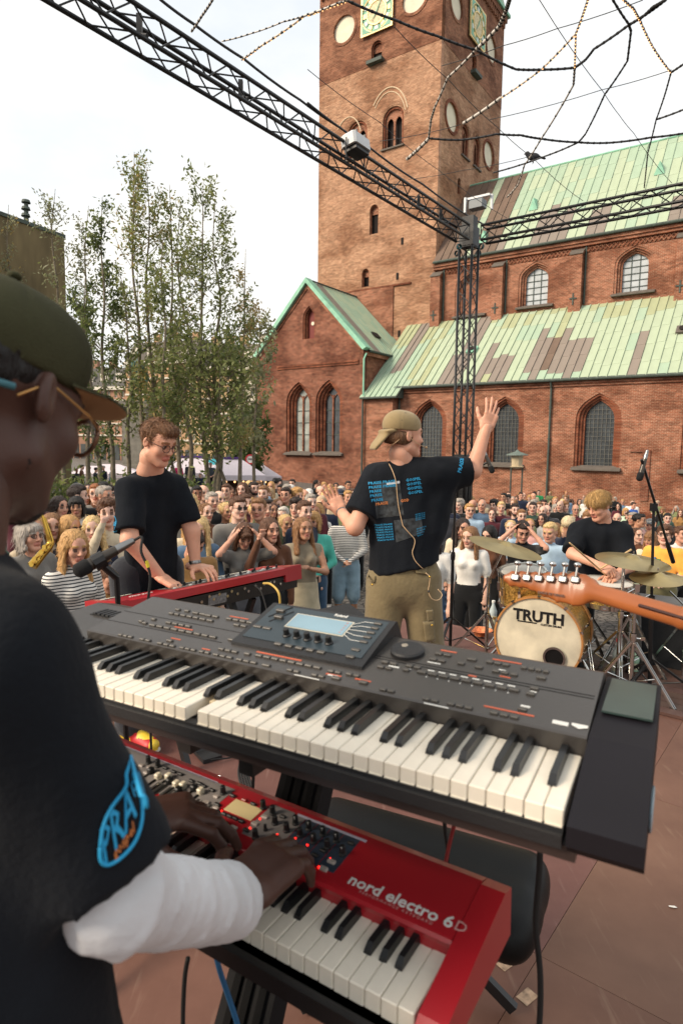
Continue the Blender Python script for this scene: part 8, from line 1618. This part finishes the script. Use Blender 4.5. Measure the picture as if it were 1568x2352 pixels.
# prints and straps on a few of them
def person_by(txt): return next(o for o, lab, u, v in CROWD if txt in o['label'])
yo = person_by('yellow t-shirt'); mb = MB()
for k, (x, z, w, h, m_) in enumerate(((.07, 1.245, .10, .022, 0), (.07, 1.268, .10, .022, 1), (.04, 1.292, .04, .03, 2), (.09, 1.30, .035, .05, 3))):
    mb = MB(); mb.box((x, .118-.006*k, z), (w, .03, h)); mb.build('shirt_print', (M_BLK2, mat('print_red', '#b8323a', .8), mat('print_green', '#3f8a4a', .8), mat('print_blue', '#3f6f9a', .8))[m_], yo)
wo = person_by('white sweater'); mb = MB(); mb.box((.05, .14, 1.25), (.10, .03, .09)); mb.build('pink_print', mat('print_pink', '#c94a86', .8, var=.5, scale=40), wo)
go = person_by('grey baseball cap'); text_on('cap_emblem', 'NY', (0, .122, 1.69), (-1, 0, 0), (0, -.25, 1), M_WHT, go, size=.05, depth=.002)
so = person_by('white vest with red strap'); mb = MB(); mb.tube([(-.1, .06, 1.45), (-.09, .13, 1.3), (-.06, .14, 1.15)], .012, 5); mb.build('red_strap', mat('strap_red', '#a8242c', .8), so)
bo = person_by('black wrap dress with'); mb = MB(); mb.tube([(.12, .04, 1.44), (.05, .15, 1.3), (-.06, .16, 1.15), (-.15, .09, 1.0)], .014, 5); mb.build('bag_strap', mat('strap_dark', '#2a2d33', .8), bo)
# ================================================================== left background: trees, buildings, statue, tents
def leaf_mat(name, c1, c2):
    m = bpy.data.materials.new(name); m.use_nodes = True; n, l = m.node_tree.nodes, m.node_tree.links; b = n['Principled BSDF']; b.inputs['Roughness'].default_value = .6
    tc = n.new('ShaderNodeTexCoord'); no = n.new('ShaderNodeTexNoise'); no.inputs['Scale'].default_value = 1.1; no.inputs['Detail'].default_value = 8; l.new(tc.outputs['Object'], no.inputs['Vector'])
    r = n.new('ShaderNodeValToRGB'); r.color_ramp.elements[0].position = .38; r.color_ramp.elements[1].position = .62; r.color_ramp.elements[0].color = (*lin(c1), 1); r.color_ramp.elements[1].color = (*lin(c2), 1); l.new(no.outputs['Fac'], r.inputs[0]); l.new(r.outputs[0], b.inputs['Base Color'])
    t = n.new('ShaderNodeBsdfTranslucent'); l.new(r.outputs[0], t.inputs['Color']); mx = n.new('ShaderNodeMixShader'); mx.inputs[0].default_value = .5; l.new(b.outputs[0], mx.inputs[1]); l.new(t.outputs[0], mx.inputs[2]); l.new(mx.outputs[0], n['Material Output'].inputs['Surface']); return m
L_GRN = leaf_mat('leaf_green', '#66703f', '#8f955c'); L_DRK = leaf_mat('leaf_dark', '#48572f', '#6c7845'); L_SUN = leaf_mat('leaf_sunlit', '#8d7b4a', '#b09a62'); L_PAL = leaf_mat('leaf_pale', '#7c8062', '#9a9a78')  # the golden leaf colour stands for warm sunlight on the crowns
M_BARK = mat('bark', '#6a6152', .9, var=.35, scale=6, bump=.4)
def leaves(P, size, rng):
    n = len(P); a = rng.normal(size=(n, 3)); a /= np.linalg.norm(a, axis=1)[:, None]; b = np.cross(a, rng.normal(size=(n, 3))); b /= np.linalg.norm(b, axis=1)[:, None]; s = size*rng.uniform(.6, 1.25, (n, 1))
    V = np.stack([P-a*s, P+b*s*.42, P+a*s, P-b*s*.42], 1).reshape(-1, 3); return V, np.arange(n*4).reshape(n, 4)
def tree(u, vtop, d, label, rad, mats, n_leaf=2600, seed=0, base_frac=.22, lean=0.0, stems=1, size=.13, name='young_tree', shape=1.0, zb=None):
    rng = np.random.default_rng(seed); top = at(u, vtop, d); gz_ = ground_z(top[0], top[1]) if zb is None else zb; H = top[2]-gz_; o = empty(name, (top[0], top[1], gz_), label=label, cat='tree', group='young trees left of church'); mb = MB(); tips = []
    for s in range(stems):
        sx = (s-(stems-1)/2)*.35; T = [V3(sx*.4, 0, 0)]+[V3(sx+(lean+sx*.35)*t+rng.normal(0, .10), rng.normal(0, .12), H*t*(1-.05*s)) for t in np.linspace(.2, 1, 6)]; C = bez(T, 4); R = np.linspace(.065+.003*H, .008, len(C)); mb.tube(C, list(R), 7)
        for i in range(int(22*shape+10)):
            t = rng.uniform(base_frac, .97); k = int(t*(len(C)-1)); p = C[k]; an = rng.uniform(0, 6.28); ln = rad*.72*(.35+.75*math.sin(math.pi*min(1, (t-base_frac)/(1-base_frac)*.85+.12)))*rng.uniform(.6, 1.1); e = p+V3(math.cos(an)*ln, math.sin(an)*ln, ln*rng.uniform(.7, 1.5)); m_ = (p+e)/2+V3(math.cos(an)*ln*.12, math.sin(an)*ln*.12, -.05*ln); mb.tube([p, m_, e], [.022*(1-t*.6), .014, .005], 4, cap=False); tips.append((p, m_, e))
    mb.build('trunk', M_BARK, o, smooth=True); P = []
    n_leaf = int(n_leaf*1.1); per = max(1, n_leaf//len(tips))
    for p, m_, e in tips:
        t = rng.beta(2.0, 1.2, per)[:, None]; q = np.where(t < .5, p+(m_-p)*t*2, m_+(e-m_)*(t*2-1)); cl = rng.normal(0, 1, (per, 3))*np.array([.16, .16, .24])*(.45+rad*.25); P.append(q+cl)
    P = np.concatenate(P); P = P[P[:, 2] > H*base_frac*.55]; V, F = leaves(P, size, rng); fm = np.where(rng.random(len(F)) < .8, 0, 1); c = pyobj('crown', V, F, list(mats), o, False, fm); c['kind'] = 'stuff'; return o
TR = [(30, 470, 27, 'thin sparse tree at far left above the moss covered wall', .9, (L_PAL, L_SUN), 900), (128, 430, 25, 'pale sparse tree at corner of the moss covered wall', 1.1, (L_PAL, L_GRN), 1300), (185, 470, 26, 'slim sparse tree just right of the moss covered wall', 1.0, (L_PAL, L_DRK), 1500), (243, 452, 22, 'slim dark leaved tree with clustered foliage', .8, (L_DRK, L_GRN), 1900),
      (318, 348, 24, 'tallest sunlit golden topped tree left of church', 1.5, (L_GRN, L_SUN), 3600), (362, 540, 21, 'small slender tree in front of the sunlit golden topped one', .9, (L_GRN, L_DRK), 1500), (415, 425, 25, 'tall tree with leaning stems left of dense crowned tree', 1.3, (L_GRN, L_SUN), 2400), (482, 410, 23, 'dense crowned tree nearest the church', 1.5, (L_GRN, L_DRK), 4200),
      (548, 570, 26, 'thin sunlit golden tipped tree beside chapel roof', .9, (L_SUN, L_GRN), 1100), (212, 640, 20, 'short tree with bare lower trunk right of cap', .9, (L_DRK, L_GRN), 1300), (285, 620, 22, 'short tree between cap and bronze statue', .9, (L_GRN, L_DRK), 1300)]
for i, (u, v, d, lb, rd, ms_, nl) in enumerate(TR): tree(u, v, d, lb, rd, ms_, nl, seed=40+i, stems=2 if rd > 1.2 else 1, lean=.2*((i % 3)-1), size=.075 if i < 3 else .085)
tree(500, 800, 22, 'low spreading tree in front of the chapel corner', 2.2, (L_GRN, L_DRK), 2600, seed=77, base_frac=.3, stems=2, size=.11, shape=1.4); tree(585, 700, 30, 'thin drooping branches beside the chapel gable', 1.4, (L_PAL, L_GRN), 1500, seed=78); tree(568, 965, 42, 'dark evergreen beside chapel wall', 2.0, (L_DRK, L_DRK), 2600, seed=79, base_frac=.05, size=.2)
tree(395, 870, 26, 'low bushy tree behind the pianist\'s head', 1.5, (L_GRN, L_DRK), 1800, seed=81, base_frac=.25, size=.1)
# hedge behind the crowd at left
h0 = at(215, 1112, 19.5); gz_ = ground_z(h0[0], h0[1]); rng = np.random.default_rng(5); n = 5200; P = np.stack([rng.uniform(-4.4, 3.6, n), rng.normal(0, .35, n), np.abs(rng.normal(.55, .3, n))], 1); V, F = leaves(P, .1, rng); hd_ = empty('hedge', (h0[0], h0[1], gz_), label='low green hedge behind the crowd at left', cat='hedge'); c = pyobj('foliage', V, F, [L_DRK, L_GRN], hd_, False, (rng.random(n) < .4).astype(int)); c['kind'] = 'stuff'; mb = MB()
for k in range(14): mb.tube([(-4.2+k*.58, 0, 0), (-4.1+k*.58, .1, .9)], .02, 5)
mb.build('stems', M_BARK, hd_)
# moss covered wall at far left
def face_building(name, a_uv, b_uv, da, db, depth, label, cat='building'):
    A, B = at(*a_uv, da), at(*b_uv, db); gz_ = min(ground_z(A[0], A[1]), ground_z(B[0], B[1]))-1; X = V3(B[0]-A[0], B[1]-A[1], 0); W = np.linalg.norm(X); o = empty(name, (A[0], A[1], gz_), math.atan2(X[1], X[0]), label=label, cat=cat); return o, W, A[2]-gz_, B[2]-gz_
M_MOSS = mat('moss_cladding', '#6f6246', .95, var=.35, scale=1.6, stretch=(1, 1, .22), bump=.4, bscale=6)
o, W, ha, hb = face_building('moss_wall', (-260, 430), (147, 524), 24, 31, 8, 'brown moss covered windowless wall at far left behind cap', 'building')
mb = MB(); mb.box((W/2, 3, (ha+hb)/4), (W, 6, (ha+hb)/2)); mb.build('wall', M_MOSS, o); mb = MB(); mb.box((W/2, 3, (ha+hb)/2+.08), (W+.1, 6.1, .16)); mb.build('coping', M_GUT, o); mb = MB()
for k in range(3): mb.tube([(W*.78+k*.02, .4, (ha+hb)/2), (W*.78+k*.02, .4, (ha+hb)/2+.5+k*.3)], .09, 8); mb.lathe([(.2, 0), (.16, .12), (0, .16)], (W*.78+k*.02, .4, (ha+hb)/2+.5+k*.3), n=12)
mb.build('roof_vents', M_GUT, o)
def apartments(a, b, da, db, nx, nz, wall, label, roofc, frame_c='#cfc9bb', gable=False):
    o, W, ha, hb = face_building('apartment_house', a, b, da, db, 10, label); H = (ha+hb)/2; wins = []; cw_, ch = W/nx, (H-4.5)/nz; holes = []
    for i in range(nx):
        for j in range(nz): x, z = cw_*(i+.5), 4.5+ch*(j+.5); w, h = cw_*.42, ch*.56; holes.append([(x-w/2, z-h/2), (x+w/2, z-h/2), (x+w/2, z+h/2), (x-w/2, z+h/2)]); wins.append((x, z, w, h))
    poly_plate('wall', [(0, 0), (W, 0), (W, H), (0, H)], holes, .4, wall, o, frame=lambda p, q, c: (p, c+.2, q)); mb = MB(); mb.box((W/2, 5, H/2), (W-.2, 9.2, H-.3)); mb.build('core', M_BLACKH, o); M_F = mat('win_frame_'+frame_c, frame_c, .6); M_P = mat('win_pane', '#59666c', .15, var=.3, scale=.6, spec=.8)
    for x, z, w, h in wins:
        mb = MB(); t = w*.09
        for bx_ in ((x-w/2+t/2, z, t, h), (x+w/2-t/2, z, t, h), (x, z, t, h), (x, z+h*.18, w, t), (x, z-h/2+t/2, w, t), (x, z+h/2-t/2, w, t)): mb.box((bx_[0], .16, bx_[1]), (bx_[2], .12, bx_[3]))
        wo = mb.build('window', M_F, o); mb = MB(); mb.box((x, .24, z), (w, .04, h)); mb.build('pane', M_P, wo)
    for j in range(1, nz+1): mb = MB(); mb.box((W/2, -.08, 4.5+ch*(j-1)), (W, .2, .22)); mb.build('string_course', M_F, o)
    mb = MB(); mb.box((W/2, -.15, H), (W+.2, .5, .45)); mb.build('cornice', M_F, o); mb = MB(); mb.prism([(-.3, H+.2), (2.2, H+3.2), (7.5, H+3.2), (10, H+.2)], 0, W, f=lambda y, z, x: (x, y, z)); rf = mb.build('roof', mat('roof_'+roofc, roofc, .8, var=.2), o)
    for k in range(3): mb = MB(); mb.box((W*(.2+.3*k), 4.5, H+3.9), (1.0, .7, 1.6)); mb.build('chimney', wall, rf)
    for k in range(nx//2): x = W*(k+.5)/(nx//2); mb = MB(); mb.box((x, 1.2, H+1.4), (1.3, 1.6, 1.6)); mb.build('dormer', M_F, rf)
    mb = MB()
    for k in range(nx): mb.box((cw_*(k+.5), -.02, 1.8), (cw_*.7, .1, 2.8))
    mb.build('shop_fronts', mat('shop_dark', '#3a3f40', .4, var=.5, scale=.7), o); return o
B_OCH = mat('ochre_brick', '#a98868', .9, var=.2, scale=.5); B_RED2 = mat('pink_brick', '#9a7560', .9, var=.2, scale=.5); W_REN = mat('white_render', '#bdb6a4', .9, var=.08, scale=.4); B_YEL = mat('cream_render', '#b59a72', .9, var=.15, scale=.4)
apartments((150, 905), (290, 880), 95, 92, 9, 4, B_RED2, 'far brick apartment house behind trees nearest the cap', '#4c4a48'); apartments((288, 838), (440, 828), 90, 86, 8, 5, B_OCH, 'far ochre apartment house with rows of white windows behind statue', '#55504a'); apartments((436, 850), (548, 842), 82, 80, 7, 5, B_YEL, 'far tan apartment house behind the low spreading tree', '#4a4a48'); apartments((545, 845), (640, 848), 76, 74, 4, 5, W_REN, 'far white rendered house beside the chapel', '#6a645c')
# bronze horseman on a plinth
c = at(322, 960, 48); gz_ = ground_z(c[0], c[1]); zt = at(322, 795, 48)[2]; S_ = (zt-gz_); st = empty('statue', (c[0], c[1], gz_), label='green bronze horseman statue on stone plinth behind the trees', cat='statue'); ph_ = S_-4.2; mb = MB(); mb.box((0, 0, ph_*.08), (2.6, 3.6, ph_*.16)); mb.box((0, 0, ph_*.55), (1.8, 2.8, ph_*.8)); mb.box((0, 0, ph_*.97), (2.1, 3.1, ph_*.08)); mb.build('plinth', mat('granite', '#7a766c', .8, var=.2, scale=4), st)
B_ = V3(0, 0, ph_); hp = [seg(B_+V3(0, -.8, 1.75), B_+V3(0, .8, 1.7), (.42, .48), (.4, .45), k=.2), seg(B_+V3(0, -.9, 1.95), B_+V3(0, -1.35, 2.75), .3, .2, k=.15), seg(B_+V3(0, -1.35, 2.75), B_+V3(0, -1.75, 2.5), .19, .12, k=.1), seg(B_+V3(0, .95, 1.8), B_+V3(0, 1.3, .9), .12, .05, k=.1)]
for x, y in ((-.25, -.7), (.25, -.75), (-.25, .75), (.25, .7)): hp += [seg(B_+V3(x, y, 1.5), B_+V3(x, y-.1, .8), .17, .1, k=.1), seg(B_+V3(x, y-.1, .8), B_+V3(x, y, .05), .1, .09, k=.06)]
hp += [seg(B_+V3(0, 0, 2.1), B_+V3(0, -.05, 2.95), (.28, .22), (.36, .24), k=.15, w=(1, 0, 0)), ell(B_+V3(0, -.05, 3.55), (.19, .22, .26), k=.08), seg(B_+V3(0, -.05, 3.0), B_+V3(0, -.05, 3.4), .12, k=.1), seg(B_+V3(-.35, 0, 2.9), B_+V3(-.6, -.25, 2.35), .13, .1, k=.1), seg(B_+V3(.35, 0, 2.9), B_+V3(.65, -.1, 2.4), .13, .1, k=.1), seg(B_+V3(-.3, 0, 2.1), B_+V3(-.5, -.3, 1.2), .18, .12, k=.1), seg(B_+V3(.3, 0, 2.1), B_+V3(.5, -.3, 1.2), .18, .12, k=.1), seg(B_+V3(0, .2, 2.95), B_+V3(0, .8, 1.9), (.4, .1), (.6, .12), k=.15, w=(1, 0, 0)), seg(B_+V3(0, -.05, 3.75), B_+V3(0, -.05, 4.1), .14, .05, k=.05)]
g = sdf_mesh(hp, .07); pyobj('bronze_figure', g[0], g[1], mat('bronze_green', '#3f5f55', .7, var=.3, scale=2), st, True)
# market tents
M_CANV = mat('tent_canvas', '#cfc5cc', .8, var=.05); M_PURP = mat('tent_purple', '#54347c', .8); M_TURQ = mat('tent_turquoise', '#2f8f9c', .8); M_STALL = mat('stall_wood', '#4a2f22', .8, var=.4, scale=3)
def tent(u, vt, ve, d, w, dep, label, canvas, trim=None):
    p = at(u, vt, d); e = at(u, ve, d)[2]; gz_ = e-2.3; o = empty('market_tent', (p[0], p[1], gz_), .25, label=label, cat='tent'); h = p[2]-gz_; eh = 2.3; x, y = w/2, dep/2; mb = MB(); mb.add([(-x, -y, eh), (x, -y, eh), (x, y, eh), (-x, y, eh), (-x*.25, 0, h), (x*.25, 0, h)], [(0, 1, 5, 4), (1, 2, 5), (2, 3, 4, 5), (3, 0, 4)]); mb.add([(-x, -y, eh), (x, -y, eh), (x, -y, eh-.3), (-x, -y, eh-.3)], [(0, 1, 2, 3)]); mb.add([(x, -y, eh), (x, y, eh), (x, y, eh-.3), (x, -y, eh-.3)], [(0, 1, 2, 3)]); mb.build('canopy', canvas, o)
    if trim: mb = MB(); mb.box((0, 0, h+.03), (w*.3, .3, .1)); mb.build('purple_trim', trim, o)
    for sx in (-1, 1):
        for sy in (-1, 1): mb = MB(); mb.tube([(sx*x*.95, sy*y*.95, -1.5), (sx*x*.95, sy*y*.95, eh)], .05, 6); mb.build('pole', M_WHT, o)
    mb = MB(); mb.box((0, .3, .5), (w*.85, dep*.6, 1.4)); mb.build('counter', M_STALL, o); mb = MB(); mb.box((0, y*.9, 1.2), (w*.9, .1, 2.0)); mb.build('back_wall', M_STALL, o)
    for k in range(7): mb = MB(); b = sdf_mesh([ell((-x*.85+k*x*.28, -y*.98, eh-.38), .07)], .03); pyobj('lamp_bulb', b[0], b[1], M_WARM, o, True)
tent(535, 1053, 1089, 38, 3.6, 3.0, 'white market tent with purple trim beside chapel corner', M_CANV, M_PURP); tent(440, 1050, 1084, 40, 4.2, 3.0, 'white market tent with purple trim right of pianist\'s chin', M_CANV, M_PURP); tent(505, 1054, 1076, 46, 4.0, 3.0, 'turquoise awning between the two white tents', M_TURQ); tent(590, 1066, 1092, 44, 3.0, 3.0, 'small white and blue tent at chapel corner', M_CANV, M_TURQ); tent(255, 1066, 1086, 42, 4.0, 3.0, 'white tent under trees left of pianist', M_CANV); tent(215, 1070, 1088, 44, 3.4, 3.0, 'smaller white tent at far left under trees', M_CANV)
p = at(545, 1056, 43); gz_ = p[2]-2.6; o = empty('banner_flag', (p[0], p[1], gz_), label='red and white vertical banner flag above tents', cat='flag'); zt = at(545, 1008, 43)[2]-gz_; mb = MB(); mb.tube([(0, 0, 0), (0, 0, zt+.1)], .035, 6); mb.build('pole', M_WHT, o)
for k, m_ in ((0, mat('flag_red', '#a02a32', .8)), (1, M_WHT), (2, mat('flag_red', '#a02a32', .8))): mb = MB(); x = .06+k*.17; mb.box((x+.08, .02*math.sin(k*2), zt-.85), (.17, .03, 1.7)); mb.build('cloth_strip', m_, o)
p = at(575, 1055, 40); gz_ = p[2]-2.6; o = empty('traffic_sign', (p[0], p[1], gz_), label='round red rimmed traffic sign before chapel corner', cat='sign'); mb = MB(); mb.tube([(0, 0.03, -.5), (0, .03, 2.9)], .035, 6); mb.build('post', M_STEEL, o); mb = MB(); mb.lathe([(0, .0), (.30, 0), (.30, .03)], (0, -.02, 2.6), (0, -1, 0), 24); mb.build('disc', M_WHT, o); mb = MB(); mb.lathe([(.23, .032), (.32, .032), (.32, .0)], (0, -.02, 2.6), (0, -1, 0), 24); mb.build('rim', mat('sign_red', '#a8232c', .5), o); mb = MB(); mb.box((0, -.06, 2.62), (.26, .02, .07)); mb.build('sign_mark', M_BLK2, o)
